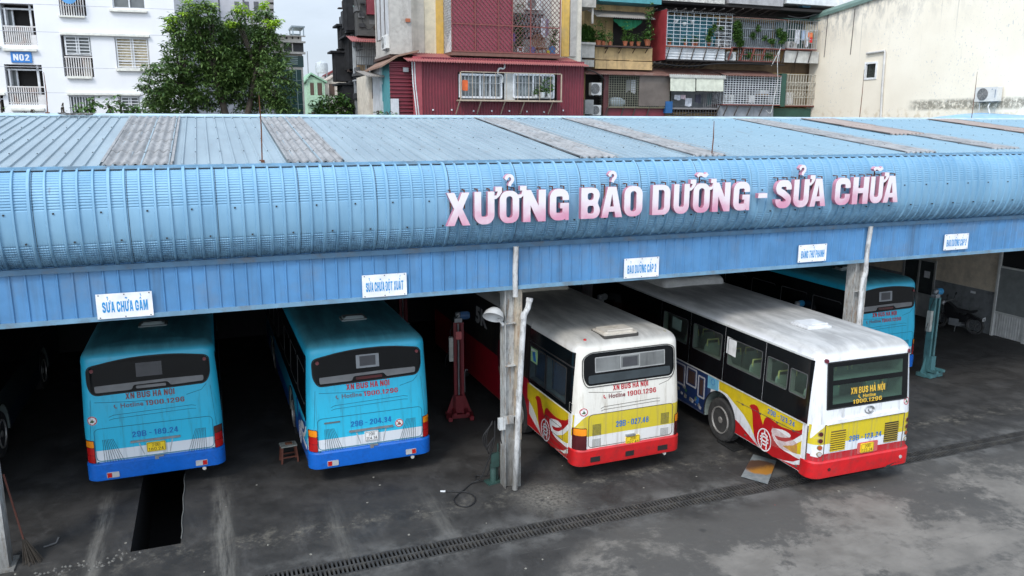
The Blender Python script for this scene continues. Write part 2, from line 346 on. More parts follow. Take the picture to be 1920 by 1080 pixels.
def roof_mat():
    m, t, b = new_mat('blue_roof_sheet'); g = NT(t); o = g.obj(); x, y, z = g.xyz(o)
    c = g.mix(g.ss(g.noise(g.map(o, (2, .35, 1)), 1.3, 7, .65), .3, .7), (.235, .305, .35), (.295, .375, .42))
    c = g.mix(g.math('MULTIPLY', g.ss(x, 6, 16), .75), c, (.25, .40, .49))
    f = g.math('MULTIPLY', g.ss(g.noise(g.map(o, (3, .6, 1)), 2.5, 8, .7), .55, .75), .5); c = g.mix(f, c, (.22, .22, .21))
    t.links.new(c, b.inputs['Base Color']); b.inputs['Roughness'].default_value = .42; b.inputs['Metallic'].default_value = .1
    return m
ROOFM = roof_mat()
def fibre_mat(name, a, bcol, dark):
    m, t, b = new_mat(name); g = NT(t); o = g.obj()
    c = g.mix(g.ss(g.noise(o, 2.2, 7, .7), .3, .7), a, bcol)
    f = g.math('MULTIPLY', g.ss(g.noise(g.map(o, (7, .9, 1)), 2.2, 7, .7, .1), .48, .70), .55); c = g.mix(f, c, dark)
    t.links.new(c, b.inputs['Base Color']); b.inputs['Roughness'].default_value = .75
    return m
FIBRE = fibre_mat('weathered_fibre_sheet', (.21, .21, .212), (.33, .33, .33), (.085, .085, .083))
FIBRB = fibre_mat('brown_fibre_sheet', (.29, .235, .21), (.35, .29, .26), (.19, .155, .14))

def ground_mat():
    m, t, b = new_mat('stained_concrete'); g = NT(t); o = g.obj(); x, y, z = g.xyz(o)
    big = g.noise(o, .33, 6, .6, .5); mid = g.noise(o, 1.6, 8, .65, .2); fine = g.noise(o, 14, 6, .7)
    yard = g.mix(g.ss(mid, .3, .7), (.132, .120, .105), (.192, .175, .154))
    yard = g.mix(g.ss(g.noise(g.map(o, (1, 1, 1), (4.2, 1.5, 0)), .50, 14, .74, .15), g.math('ADD', .49, g.ss(y, -2.2, -5.0, -.10, .05)), g.math('ADD', .575, g.ss(y, -2.2, -5.0, -.08, .05))), yard, (.070, .065, .059))
    yard = g.mix(g.math('MULTIPLY', g.ss(g.noise(g.map(o, (1, 1, 1), (9.7, 3.1, 0)), .8, 14, .76, .1), .52, .60), .55), yard, (.085, .078, .070))
    yard = g.mix(g.math('MULTIPLY', g.ss(g.noise(g.map(o, (.6, 2.2, 1)), 3, 8, .7), .55, .75), .5), yard, (.05, .05, .05))
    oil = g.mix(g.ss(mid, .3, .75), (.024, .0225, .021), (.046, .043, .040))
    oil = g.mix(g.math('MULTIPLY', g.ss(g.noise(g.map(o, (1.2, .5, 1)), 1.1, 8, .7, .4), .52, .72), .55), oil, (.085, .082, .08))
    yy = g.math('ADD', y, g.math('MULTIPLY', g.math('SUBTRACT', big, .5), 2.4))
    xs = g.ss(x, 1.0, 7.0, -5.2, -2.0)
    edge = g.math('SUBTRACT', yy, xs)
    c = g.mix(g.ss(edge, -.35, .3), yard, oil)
    # tyre dust tracks beside the pit and at the bays
    for cx, w, ymax, k in ((-2.25, .2, 3.4, .7), (-.2, .26, 3.2, .75), (1.75, .25, 1.6, .35), (3.6, .25, 1.4, .35)):
        dd = g.math('ABSOLUTE', g.math('SUBTRACT', g.math('ADD', x, g.math('MULTIPLY', g.math('SUBTRACT', mid, .5), .35)), cx))
        f = g.math('MULTIPLY', g.ss(dd, w, .02), g.ss(y, ymax, ymax-2.0)); f = g.math('MULTIPLY', f, g.ss(y, -2.6, -1.2))
        f = g.math('MULTIPLY', f, g.ss(g.noise(g.map(o, (9, .8, 1)), 1, 5, .7), .3, .65)); c = g.mix(g.math('MULTIPLY', f, k), c, (.20, .19, .17))
    # broken old kerb line at the shed mouth
    ln = g.math('ABSOLUTE', g.math('SUBTRACT', g.math('ADD', y, g.math('MULTIPLY', g.math('SUBTRACT', g.noise(o, .9, 4), .5), .7)), -.25))
    f = g.math('MULTIPLY', g.ss(ln, .09, .0), g.ss(g.noise(o, 5, 8, .8), .52, .66)); f = g.math('MULTIPLY', f, g.ss(g.noise(o, .8, 3), .42, .58)); c = g.mix(g.math('MULTIPLY', f, .8), c, (.27, .245, .19))
    ln2 = g.math('MULTIPLY', g.ss(ln, .55, .0), g.ss(g.noise(o, 2.6, 9, .8), .48, .66)); c = g.mix(g.math('MULTIPLY', ln2, .75), c, (.16, .145, .12))
    # pale bare patch by the column foot, a light border along the drain
    dc = g.n('ShaderNodeVectorMath', {0: o, 1: (5.75, -.62, 0)}, operation='DISTANCE').outputs[1]
    f = g.math('MULTIPLY', g.ss(g.math('ADD', dc, g.math('MULTIPLY', mid, .5)), 1.15, .35), g.ss(fine, .3, .6)); c = g.mix(g.math('MULTIPLY', f, .8), c, (.19, .175, .15))
    dr = g.math('ABSOLUTE', g.math('ADD', y, 1.65))
    f = g.math('MULTIPLY', g.ss(dr, .75, .28), g.ss(g.noise(o, 1.1, 7, .7), .42, .62)); c = g.mix(g.math('MULTIPLY', f, .5), c, (.17, .165, .155))
    # red paint drips
    f = g.math('MULTIPLY', g.ss(g.noise(o, 6, 3, .5), .70, .74), g.ss(g.n('ShaderNodeVectorMath', {0: o, 1: (9.2, -2.3, 0)}, operation='DISTANCE').outputs[1], 1.1, .3)); c = g.mix(f, c, (.35, .05, .04))
    # oil drips, tyre marks and scratches
    vo = g.n('ShaderNodeTexVoronoi', {'Vector': o, 'Scale': 1.15}).outputs['Distance']
    c = g.mix(g.math('MULTIPLY', g.ss(g.math('ADD', vo, g.math('MULTIPLY', fine, .12)), .17, .09), .65), c, (.028, .027, .027))
    tw = g.n('ShaderNodeTexWave', {'Vector': g.map(o, (1, .55, 1)), 'Scale': .16, 'Distortion': 5.0, 'Detail': 2.0, 'Detail Scale': .5}, wave_type='RINGS', bands_direction='X').outputs['Fac']
    f = g.math('MULTIPLY', g.ss(tw, .975, .998), g.ss(g.noise(o, 2, 6, .7), .42, .62)); c = g.mix(g.math('MULTIPLY', f, .55), c, (.030, .030, .030))
    sc = g.math('MULTIPLY', g.ss(g.noise(g.map(o, (.9, 26, 1)), 1.6, 3, .5), .66, .72), g.ss(g.noise(o, .8, 3), .48, .6)); c = g.mix(g.math('MULTIPLY', sc, .35), c, (.19, .18, .165))
    # fine grit
    c = g.mix(g.math('MULTIPLY', g.ss(fine, .62, .74), .3), c, (.24, .23, .21)); c = g.mix(g.math('MULTIPLY', g.ss(fine, .36, .25), .5), c, (.012, .012, .012))
    f = g.ss(g.noise(o, 31, 2, .5), .77, .79); c = g.mix(g.math('MULTIPLY', f, .7), c, (.45, .42, .36))
    t.links.new(c, b.inputs['Base Color'])
    t.links.new(g.ss(mid, .3, .7, .62, .88), b.inputs['Roughness'])
    bn = g.n('ShaderNodeBump', {'Height': g.math('ADD', mid, g.math('MULTIPLY', fine, .4)), 'Strength': .5, 'Distance': .02}); t.links.new(bn.outputs[0], b.inputs['Normal'])
    return m
GROUND = ground_mat()
# ================================================================= ground, pit, drain
XA, XB, YA, YB = -400, 500, -60, 900
mb = MB()
HO = [(-1.70, -.90, .09, 12.0), (-16.0, 34.0, -1.885, -1.425)]
for a, b, c, d in rects(XA, XB, YA, YB, HO): mb.add([(a, c, 0), (b, c, 0), (b, d, 0), (a, d, 0)], [(0, 1, 2, 3)])
tag(mb.build('ground', GROUND, fix=False), kind='structure')
PITM = mat('oily_pit_wall', (.012, .012, .012), .6)
mb = MB(); a, b, c, d = HO[0]
mb.add([(a,c,0),(b,c,0),(b,d,0),(a,d,0),(a,c,-1.4),(b,c,-1.4),(b,d,-1.4),(a,d,-1.4)], [(0,1,5,4),(1,2,6,5),(2,3,7,6),(3,0,4,7),(4,5,6,7)])
tag(mb.build('inspection_pit_ground', PITM, fix=False), kind='structure')
mb = MB(); a, b, c, d = HO[1]
mb.add([(a,c,0),(b,c,0),(b,d,0),(a,d,0),(a,c,-.25),(b,c,-.25),(b,d,-.25),(a,d,-.25)], [(0,1,5,4),(1,2,6,5),(2,3,7,6),(3,0,4,7),(4,5,6,7)])
tag(mb.build('drain_channel_ground', PITM, fix=False), kind='structure')
mb = MB(); mb.tube([(-.895+.012*math.sin(k*1.9), .25+.28*k, .012+.006*math.sin(k*3)) for k in range(11)], .010, 5); tag(mb.build('thin_cable', mat('pale_cable', (.16, .16, .15), .7)), 'thin frayed cable lying along the edge of the inspection pit', 'cable')
GRATE = mat('cast_iron_grate', (.062, .060, .058), .6, .3, var=.3, dirt=((.13, .115, .09), .6, 5))
mb = MB()
for y0, y1 in ((-1.885, -1.855), (-1.672, -1.638), (-1.455, -1.425)): mb.box(.004, .996, y0, y1, -.04, .006)
for k in range(14):
    x = .03+k*.071
    for y0, y1 in ((-1.855, -1.672), (-1.638, -1.455)): mb.box(x-.016, x+.018, y0, y1, -.04, .002)
g0 = mb.build('drain_grate', GRATE, loc=(-7, 0, 0))
tag(g0, 'dark iron drain grate section with two rows of slots in the long floor drain', 'drain grate', 'drain grates along the workshop front')
for k in range(1, 33):
    o = g0.copy(); COL.objects.link(o); o.location.x = -7+k

# ================================================================= the shed
X0, X1 = -9.0, 34.0
shed = thing('workshop_shed', 'long open-fronted bus workshop with blue ribbed canopy and pale blue sheet roof', 'workshop', (0, 0, 0))
# canopy: curved crimped sheet swept along x
prof = []
ctrl = [(.10, 6.455), (-.03, 6.44), (-.14, 6.36), (-.235, 6.22), (-.29, 6.05), (-.315, 5.86), (-.32, 5.68), (-.31, 5.50), (-.275, 5.33), (-.20, 5.18), (-.10, 5.07), (.03, 4.985)]
def crv(ts):
    out = []
    for t in ts:
        f = t*(len(ctrl)-1); i = min(int(f), len(ctrl)-2); u = f-i
        P = [ctrl[max(0, i-1)], ctrl[i], ctrl[i+1], ctrl[min(len(ctrl)-1, i+2)]]
        out.append(tuple(.5*((2*P[1][k])+(-P[0][k]+P[2][k])*u+(2*P[0][k]-5*P[1][k]+4*P[2][k]-P[3][k])*u*u+(-P[0][k]+3*P[1][k]-3*P[2][k]+P[3][k])*u**3) for k in (0, 1)))
    return out
fine = crv([i/240 for i in range(241)])
L = [0]
for a, b in zip(fine, fine[1:]): L.append(L[-1]+math.hypot(b[0]-a[0], b[1]-a[1]))
def pat(s):
    k = np.searchsorted(L, s); k = min(max(k, 1), 240); u = (s-L[k-1])/(L[k]-L[k-1])
    a, b = fine[k-1], fine[k]; y, z = a[0]+(b[0]-a[0])*u, a[1]+(b[1]-a[1])*u
    d = Vector((b[0]-a[0], b[1]-a[1])).normalized(); return y, z, Vector((-d.y, d.x))*-1
tot = L[-1]; sec = []; s = 0
while s < tot:
    y, z, n = pat(s); crimp = z > 5.86 or z < 5.36
    if n.x > 0 and z > 5: n = -n if n.x > .02 else n
    k = .0
    if crimp:
        ph = (s/.043) % 1; k = .0 if ph < .62 else -.010
    sec.append((y-n.x*0+ (k*-1)*( .94), z, n)); s += .0145
mb = MB(); v = []
for y, z, n in sec: v += [(X0, y, z), (X1, y, z)]
mb.add(v, [(2*i, 2*i+1, 2*i+3, 2*i+2) for i in range(len(sec)-1)], 0)
s_pts = [pat(tot*i/30) for i in range(31)]
x = -2.710-.213*29; kk = 0
while x < X1:
    q = .017 if kk % 5 else .024; h = .030 if kk % 5 else .038
    vs = []
    for (y, z, n) in s_pts:
        c = Vector((y+.05, z-.02)); out = Vector((y, z))-Vector((.30, 5.72)); out.normalize()
        for dx, e in ((-q-.006, -.004), (-q+.004, h), (q-.004, h), (q+.006, -.004)):
            vs.append((x+dx, y+out.x*e, z+out.y*e))
    fs = []
    for i in range(30):
        for j in range(3): fs.append((4*i+j, 4*i+j+1, 4*i+5+j, 4*i+4+j))
    mb.add(vs, fs, 0)
    if kk % 6 == 0: mb.add([(a+.012 if a > x else a, b, c_) for a, b, c_ in [v_ for i_ in range(31) for v_ in ((x+q+.006, s_pts[i_][0]-.004*(1), s_pts[i_][1]+.004), (x+q+.012, s_pts[i_][0]-.006, s_pts[i_][1]+.006))]], [(2*i_, 2*i_+1, 2*i_+3, 2*i_+2) for i_ in range(30)], 1)
    x += .213; kk += 1
# screw heads
SCR = mat('dark_screw', (.02, .02, .02), .6)
for k in range(-29, 150):
    for z, off in ((5.84, 0), (5.40, .1)):
        if (k*7+int(z*10)) % 3: continue
        xx = -2.71+.213*k+.09+off*.3
        if xx < X1-1: mb.box(xx-.012, xx+.012, -.333, -.305, z-.012, z+.012, 1)
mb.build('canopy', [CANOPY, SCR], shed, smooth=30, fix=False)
# roof sheets with trapezoid ribs
def slope(y): return 6.50+(y-.12)*(7.31-6.50)/(6.9-.12)
mb = MB(); ribs = []; x = X0
while x < X1-.2:
    ribs.append(x); x += .2
prof = []
for x in ribs: prof += [(x, 0), (x+.010, .028), (x+.034, .028), (x+.044, 0)]
vs = [(x, .12, slope(.12)+h) for x, h in prof]+[(x, 6.9, slope(6.9)+h) for x, h in prof]; n = len(prof)
mb.add(vs, [(i, i+1, n+i+1, n+i) for i in range(n-1)])
for i in range(0, n, 4): mb.add([vs[i], vs[i+1], vs[i+2], vs[i+3]], [(0, 1, 2, 3)])
vs2 = [(x, 6.9, 7.31+h) for x, h in prof]+[(x, 14.2, 6.45+h) for x, h in prof]
mb.add(vs2, [(i, i+1, n+i+1, n+i) for i in range(n-1)])
for x in ribs[::2]:
    for y in (1.3, 2.9, 4.6, 6.2):
        yy = y+.04*math.sin(x*3); mb.box(x+.014, x+.030, yy-.01, yy+.01, slope(yy)+.029, slope(yy)+.042, 1)
mb.build('roof_sheeting', [ROOFM, SCR], shed, fix=False)
# underside lining, so no light leaks in
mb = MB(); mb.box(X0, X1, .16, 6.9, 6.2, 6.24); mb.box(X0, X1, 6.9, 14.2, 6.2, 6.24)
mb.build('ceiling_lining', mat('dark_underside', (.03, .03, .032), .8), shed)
# ridge cap, eave flashing
mb = MB()
mb.add([(X0, 6.68, 7.325), (X1, 6.68, 7.325), (X1, 6.9, 7.372), (X0, 6.9, 7.372), (X1, 7.14, 7.33), (X0, 7.14, 7.33)], [(0, 1, 2, 3), (3, 2, 4, 5)])
mb.box(X0, X1, 6.672, 6.68, 7.295, 7.325)
mb.build('ridge_cap', mat('pale_ridge_cap', (.40, .53, .60), .4, .1, dirt=((.25, .16, .10), .5, 1.5)), shed, fix=False)
mb = MB(); mb.box(X0, X1, .09, .135, 6.452, 6.512); mb.box(X0, X1, -.02, .088, 6.462, 6.478)
for k in range(-29, 172): mb.box(-2.71+.213*k+.03, -2.71+.213*k+.17, -.03, -.022, 6.447, 6.462, 1)
mb.build('eave_flashing', [BLUET, mat('eave_gap', (.01, .01, .012), .8)], shed)
# translucent / fibre cement sheets let into the roof
def corr(x0, x1, y0, y1, lift, m, name, n_lap):
    mb = MB(); N = int((x1-x0)/.018); yl = [y0+(y1-y0)*i/n_lap for i in range(n_lap+1)]
    for a, b in zip(yl, yl[1:]):
        vs = []
        for yy, up in ((a-.06, .014), (b+.03, .0)):
            for i in range(N+1):
                x = x0+(x1-x0)*i/N; vs.append((x, yy, slope(yy)+lift+up+.022*math.sin(2*PI*(x-x0)/.145)))
        mb.add(vs, [(i, i+1, N+2+i, N+1+i) for i in range(N)])
        mb.add([(x, y, z-.03) for x, y, z in vs[:N+1]]+vs[:N+1], [(i, i+1, N+2+i, N+1+i) for i in range(N)])
    for x in (x0, x1):
        mb.add([(x-.02, y0-.06, slope(y0)+lift+.035), (x+.02, y0-.06, slope(y0)+lift+.035), (x+.02, y1, slope(y1)+lift+.03), (x-.02, y1, slope(y1)+lift+.03)], [(0, 1, 2, 3)])
    mb.build(name, m, shed, smooth=60, fix=False)
P = [(-1.53, -.52), (1.27, 2.17), (6.68, 7.52), (9.2, 10.05), (14.85, 15.85)]
for x0, x1 in P: corr(x0, x1, .22, 6.62, .022, FIBRE, 'roof_panel', 5)
corr(18.0, 18.95, .55, 3.25, .022, FIBRE, 'roof_panel', 3)
corr(17.35, 18.55, 3.1, 6.6, .04, FIBRB, 'roof_panel', 2)
corr(22.6, 23.8, 1.2, 6.6, .04, FIBRB, 'roof_panel', 4)
# fascia boards with small standing ribs
mb = MB(); mb.box(X0, X1, 0, .03, 4.14, 4.99); x = -8.9
while x < X1:
    mb.add([(x-.022, -.001, 4.16), (x-.010, -.022, 4.16), (x+.010, -.022, 4.16), (x+.022, -.001, 4.16), (x-.022, -.001, 4.985), (x-.010, -.022, 4.985), (x+.010, -.022, 4.985), (x+.022, -.001, 4.985)],
           [(0, 1, 5, 4), (1, 2, 6, 5), (2, 3, 7, 6), (0, 3, 2, 1)]); x += .213
mb.build('fascia', BLUEF, shed, fix=False)
mb = MB(); mb.box(X0, X1, -.035, .06, 4.085, 4.16); mb.build('fascia_trim', BLUET, shed)
mb = MB(); mb.box(X0, X1, -.075, -.001, 4.90, 4.985); mb.build('gutter', mat('shaded_gutter_blue', (.05, .12, .20), .5, dirt=((.09, .08, .07), .7, 2.5)), shed)  # gutter blue darkened to hold the shadow under the canopy
# walls
INW = mat('dark_interior_wall', (.022, .022, .024), .85)  # near-black base colour for the inner walls
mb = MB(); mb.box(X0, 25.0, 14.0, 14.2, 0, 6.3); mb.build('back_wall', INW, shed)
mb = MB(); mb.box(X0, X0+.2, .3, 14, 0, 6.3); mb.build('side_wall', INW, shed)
CRW = mat('cream_shed_wall', (.62, .53, .41), .8, dirt=((.25, .21, .17), .4, 1.5)); GRW = mat('grey_wall_dado', (.20, .21, .215), .7, dirt=((.05, .05, .05), .6, 3))
mb = MB()
for a, b, c, d in rects(.3, 14.0, 0, 6.2, [(7.65, 9.15, 0, 2.2), (-2, 5.2, 0, 4.2)]):
    mb.box(25.0, 25.2, a, b, c, d, 0)
mb.box(24.99, 24.999, 5.2, 7.65, .0, 1.5, 1); mb.box(24.99, 24.999, 9.15, 14.0, .0, 1.5, 1)
mb.box(24.985, 24.995, 5.95, 6.15, 1.30, 1.38, 2)
w = mb.build('dividing_wall', [CRW, GRW, WHITE], shed)
dg = mb = MB(); fr = mat('aluminium_frame', (.42, .42, .40), .45, .3); pn = mat('smoked_door_glass', (.05, .055, .055), .25)
for a, b in ((7.65, 7.73), (8.36, 8.44), (9.07, 9.15)): mb.box(24.96, 25.04, a, b, 0, 2.12)
mb.box(24.96, 25.04, 7.65, 9.15, 2.12, 2.2); mb.box(24.97, 25.03, 7.73, 9.07, .82, .88)
d = mb.build('door', fr, shed)
mb = MB(); mb.box(24.99, 25.02, 7.73, 8.36, .88, 2.12, 0); mb.box(24.99, 25.02, 8.44, 9.07, .88, 2.12, 0); mb.box(24.985, 25.02, 7.73, 8.36, 0, .82, 1); mb.box(24.985, 25.02, 8.44, 9.07, 0, .82, 1)
mb.box(24.975, 24.985, 7.9, 8.15, 1.5, 1.75, 2)
mb.build('door_leaf', [pn, mat('grey_door_panel', (.36, .36, .35), .5), WHITE], d)
# white sliding partition at the right end
mb = MB()
for a, b in ((5.12, 5.2), (3.95, 4.05), (2.8, 2.9), (1.6, 1.7), (.35, .45)): mb.box(24.94, 25.06, a, b, 0, 4.2)
for z in (.84, 2.42, 4.12): mb.box(24.95, 25.05, .45, 5.12, z-.03, z+.03)
mb.box(24.98, 25.02, .45, 5.12, .03, .81, 1)
y = .5
while y < 5.1: mb.box(24.965, 24.98, y, y+.03, .03, .81, 1); y += .09
mb.box(24.98, 25.02, .45, 5.12, .87, 2.39, 2); mb.box(25.02, 25.03, .45, 5.12, 2.45, 4.09, 3)
mb.build('partition_screen', [mat('white_partition_frame', (.60, .60, .57), .5), mat('white_partition_panel', (.62, .62, .60), .5, streak=((.3, .28, .25), .5, 6)), mat('frosted_pane', (.23, .245, .24), .3), mat('dark_opening', (.012, .012, .012), .9)], shed)
# columns: H-section steel with cleats; downpipe
def column(x, rust=True):
    mb = MB()
    mb.box(x-.19, x-.175, .07, .34, 0, 4.06, 0); mb.box(x-.175, x+.03, .16, .172, 0, 4.05, 0)
    mb.box(x+.03, x+.16, .07, .30, 1.0 if rust else 0, 4.06, 1 if rust else 0)
    if rust: mb.box(x-.02, x+.15, .075, .28, 0, .999, 0)
    for z in (1.5, 2.55, 3.4): mb.box(x-.185, x+.03, .04, .16, z, z+.015, 0)
    for z in (1.0, 2.2, 3.3): mb.box(x-.195, x+.165, .305, .32, z, z+.06, 0)
    mb.box(x-.25, x-.04, -.02, .02, 1.4, 1.56, 0)
    c = mb.build('column', [COLM, COLR], shed)
    mb = MB(); mb.tube([(x-.02, -.045, 3.95), (x-.03, -.05, 4.4), (x-.03, -.09, 4.92)], .052, 12)
    if rust: mb.tube([(x+.27, -.03, 3.86), (x+.235, -.05, 3.72), (x+.15, -.06, 3.58), (x+.13, -.07, 3.4), (x+.03, -.08, 1.6), (x-.03, -.07, .02)], .055, 12); mb.tube([(x+.28, -.03, 3.90), (x+.262, -.035, 3.83)], .066, 12); mb.tube([(x+.05, -.075, 2.1), (x+.045, -.075, 1.98)], .062, 12); mb.tube([(x+.155, -.06, 3.64), (x+.125, -.07, 3.5)], .064, 12)
    else: mb.tube([(x-.02, -.045, 3.98), (x-.03, -.06, 3.88), (x-.10, -.06, 3.70), (x-.10, -.07, .02)], .055, 12); mb.tube([(x-.04, -.06, 3.86), (x-.075, -.06, 3.76)], .066, 12)
    mb.build('downpipe', PIPEM, shed, smooth=50); return c
column(5.30); column(13.83, False); column(22.35, False)
mb = MB(); mb.box(-3.78, -3.50, .2, .5, 0, 4.06); mb.box(-3.95, -3.42, .1, .6, 0, .03); mb.build('column', COLM, shed)
# roof trusses, purlins seen in the gloom
mb = MB()
for x in (-3.3, 5.3, 13.83, 22.2):
    mb.bar((x, .3, 5.1), (x, 13.9, 5.1), .1); mb.bar((x, .3, 5.7), (x, 13.9, 6.0), .1)
    for k in range(12): mb.bar((x, .5+k*1.1, 5.1), (x, 1.05+k*1.1, 5.8), .05)
mb.build('roof_truss', mat('truss_paint', (.06, .06, .06), .7), shed)

# sign boards on the fascia
def board(x0, x1, z0, z1, txt, label, tb):
    t = thing('sign_board', label, 'sign', ((x0+x1)/2, -.04, z0), 0, 'white bay signs on the fascia')
    w = (x1-x0)/2; h = z1-z0; mb = MB(); mb.box(-w, w, -.018, .0, 0, h); mb.build('board', SIGNW, t)
    for px in (-w+.04, 0, w-.04):
        for pz in (.02, h-.02): mb = MB(); mb.box(px-.008, px+.008, -.024, -.018, pz-.008, pz+.008); mb.build('screw', SCR, t)
    mb = MB(); u0, u1, v0, v1 = tb
    text_on(mb, txt, -w+2*w*u0, -w+2*w*u1, h*v0, h*v1, lambda u, v, d: (u, -.021, v), 0, bold=.045)
    mb.build('lettering', SIGNB, t, fix=False)
board(-1.79, -.98, 4.125, 4.525, 'SỬA CHỮA GẦM', 'white sign board reading SỬA CHỮA GẦM', (.10, .91, .25, .68))
board(2.39, 3.185, 4.15, 4.55, 'SỬA CHỮA ĐỘT XUẤT', 'white sign board reading SỬA CHỮA ĐỘT XUẤT', (.08, .92, .25, .67))
board(7.59, 8.38, 4.14, 4.54, 'BẢO DƯỠNG CẤP 2', 'white board BẢO DƯỠNG CẤP 2, middle one of the sign boards', (.09, .92, .24, .66))
board(11.87, 12.63, 4.205, 4.585, 'BĂNG THỬ PHANH', 'white sign board reading BĂNG THỬ PHANH beside the right downpipe', (.09, .92, .23, .66))
board(16.13, 16.89, 4.24, 4.615, 'BẢO DƯỠNG CẤP 2', 'white board reading BẢO DƯỠNG CẤP 2, rightmost of the sign boards', (.09, .92, .23, .66))

# ------------------------------------------------ big letters
def letter_mat():
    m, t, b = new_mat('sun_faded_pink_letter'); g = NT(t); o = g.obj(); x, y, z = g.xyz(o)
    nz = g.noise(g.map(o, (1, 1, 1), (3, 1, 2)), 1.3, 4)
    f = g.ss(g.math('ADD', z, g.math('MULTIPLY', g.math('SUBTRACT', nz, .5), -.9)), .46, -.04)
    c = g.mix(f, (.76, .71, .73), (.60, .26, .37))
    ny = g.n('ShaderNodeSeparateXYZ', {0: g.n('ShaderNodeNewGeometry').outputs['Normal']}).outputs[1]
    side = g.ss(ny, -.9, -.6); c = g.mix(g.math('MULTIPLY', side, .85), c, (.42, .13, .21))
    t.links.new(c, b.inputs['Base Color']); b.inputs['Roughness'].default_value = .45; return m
LETM = letter_mat()
def extr(polys, sx, sz, th):
    cu = bpy.data.curves.new('letter', 'CURVE'); cu.dimensions = '2D'; cu.fill_mode = 'BOTH'; cu.extrude = th/2
    for pl in polys:
        sp = cu.splines.new('POLY'); sp.points.add(len(pl)-1)
        for i, (x, y) in enumerate(pl): sp.points[i].co = (x*sx, y*sz, 0, 1)
        sp.use_cyclic_u = True
    o = bpy.data.objects.new('letter', cu); COL.objects.link(o); dg = bpy.context.evaluated_depsgraph_get(); dg.update()
    me = o.evaluated_get(dg).to_mesh(); V = [(v.co.x, v.co.z*-1, v.co.y) for v in me.vertices]; F = [tuple(p.vertices) for p in me.polygons]
    o.evaluated_get(dg).to_mesh_clear(); bpy.data.objects.remove(o); bpy.data.curves.remove(cu)
    return V, F
big = thing('roof_lettering', 'big faded pink and white raised lettering on the blue canopy', 'sign', (3.8, -.45, 5.41))
LT = [('X',3.82,4.25,''),('U',4.33,4.70,'n'),('O',4.80,5.17,'nh'),('N',5.25,5.69,''),('G',5.77,6.15,''),('B',6.40,6.79,''),('A',6.82,7.26,'h'),('O',7.30,7.69,''),
      ('D',7.91,8.30,''),('U',8.38,8.73,'n'),('O',8.82,9.20,'nt'),('N',9.27,9.68,''),('G',9.76,10.15,''),('-',10.36,10.58,''),('S',10.79,11.18,''),('U',11.24,11.63,'nh'),('A',11.67,12.08,''),
      ('C',12.32,12.72,''),('H',12.79,13.22,''),('U',13.27,13.62,'nt'),('A',13.65,14.07,'')]
HZ = .573
for i, (c, a, b, ex) in enumerate(LT):
    gw = {'X': .72, 'A': .72, '-': .36}.get(c, W); sx = (b-a)/gw; z0 = 5.41+.085*(a-3.82)/10.2; mb = MB()
    pls = glyph(c)
    def put(polys, ox=0, sxx=sx, th=.10, dy=0):
        V, F = extr(polys, sxx, HZ, th); mb.add([(a-3.8+ox+x, y+dy, z0-5.41+z) for x, y, z in V], F)
    if c == 'G': put(pls[:1]); put([[(W*.54,.38),(W*.54,.55),(W,.55),(W,0),(W-.13,0),(W-.13,.2),(W-.235,.28),(W-.235,.38)]], th=.106, dy=-.001)
    else: put(pls)
    if 'n' in ex: put(glyph('horn'), (gw-.03)*sx, .57, .094)
    if 'h' in ex: put(glyph('hook'), gw*sx/2, .57, .09)
    if 't' in ex: put(glyph('tilde'), gw*sx/2, .57, .09)
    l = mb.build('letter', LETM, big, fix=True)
    for px in (.2, .8):
        if c == '-': break
        mb = MB(); xx = a-3.8+(b-a)*px; mb.bar((xx, .02, z0-5.41+HZ*.5), (xx, .02, z0-5.41+HZ+.045), .018); mb.bar((xx, .02, z0-5.41+HZ+.04), (xx, .16, z0-5.41+HZ+.04), .018); mb.build('bracket', RUSTY, l)
    if ex.strip('n'): mb = MB(); xx = a-3.8+(b-a)*.5; mb.bar((xx, .055, z0-5.41+HZ*.9), (xx, .055, z0-5.41+HZ*1.3), .02); mb.build('bracket', RUSTY, l)

# lightning rods on the ridge and eave
def rod(x, y, z0, z1, label, r=.012):
    mb = MB(); mb.tube([(x, y, z0), (x+.02, y, (z0+z1)/2), (x+.015, y, z1)], [r, r, r*.5], 6); mb.box(x-.04, x+.04, y-.04, y+.04, z0-.01, z0+.03)
    tag(mb.build('lightning_rod', RUSTY), label, 'lightning rod')
rod(.86, .3, 6.53, 7.62, 'thin rusty rod standing on the eave left of the second grey roof strip')
rod(9.75, .3, 6.53, 7.22, 'thin dark rod standing on the eave above the letters of the sign, right half')
rod(at(90, 218, 6.9)[0], 6.9, 7.36, 8.25, 'thin rusty rod on the roof ridge in front of the white building')
rod(at(1612, 218, 7.2)[0], 7.2, 7.33, 8.9, 'thin rod on the roof ridge in front of the small window in the cream wall')
rod(at(1822, 218, 7.2)[0], 7.2, 7.3, 8.95, 'thin rod on the roof ridge just left of the air conditioner on the cream wall')
mb = MB()
for k in range(5): mb.tube([(-2.9+k*.13+.1*math.cos(t*1.3+k), 6.55+.1*math.sin(t*2+k), 7.35+.02*math.sin(t)) for t in range(8)], .012, 5)
tag(mb.build('rope_coil', mat('grey_rope', (.2, .19, .18), .8)), 'small tangle of grey rope lying by the ridge left of the first grey roof strip', 'rope')
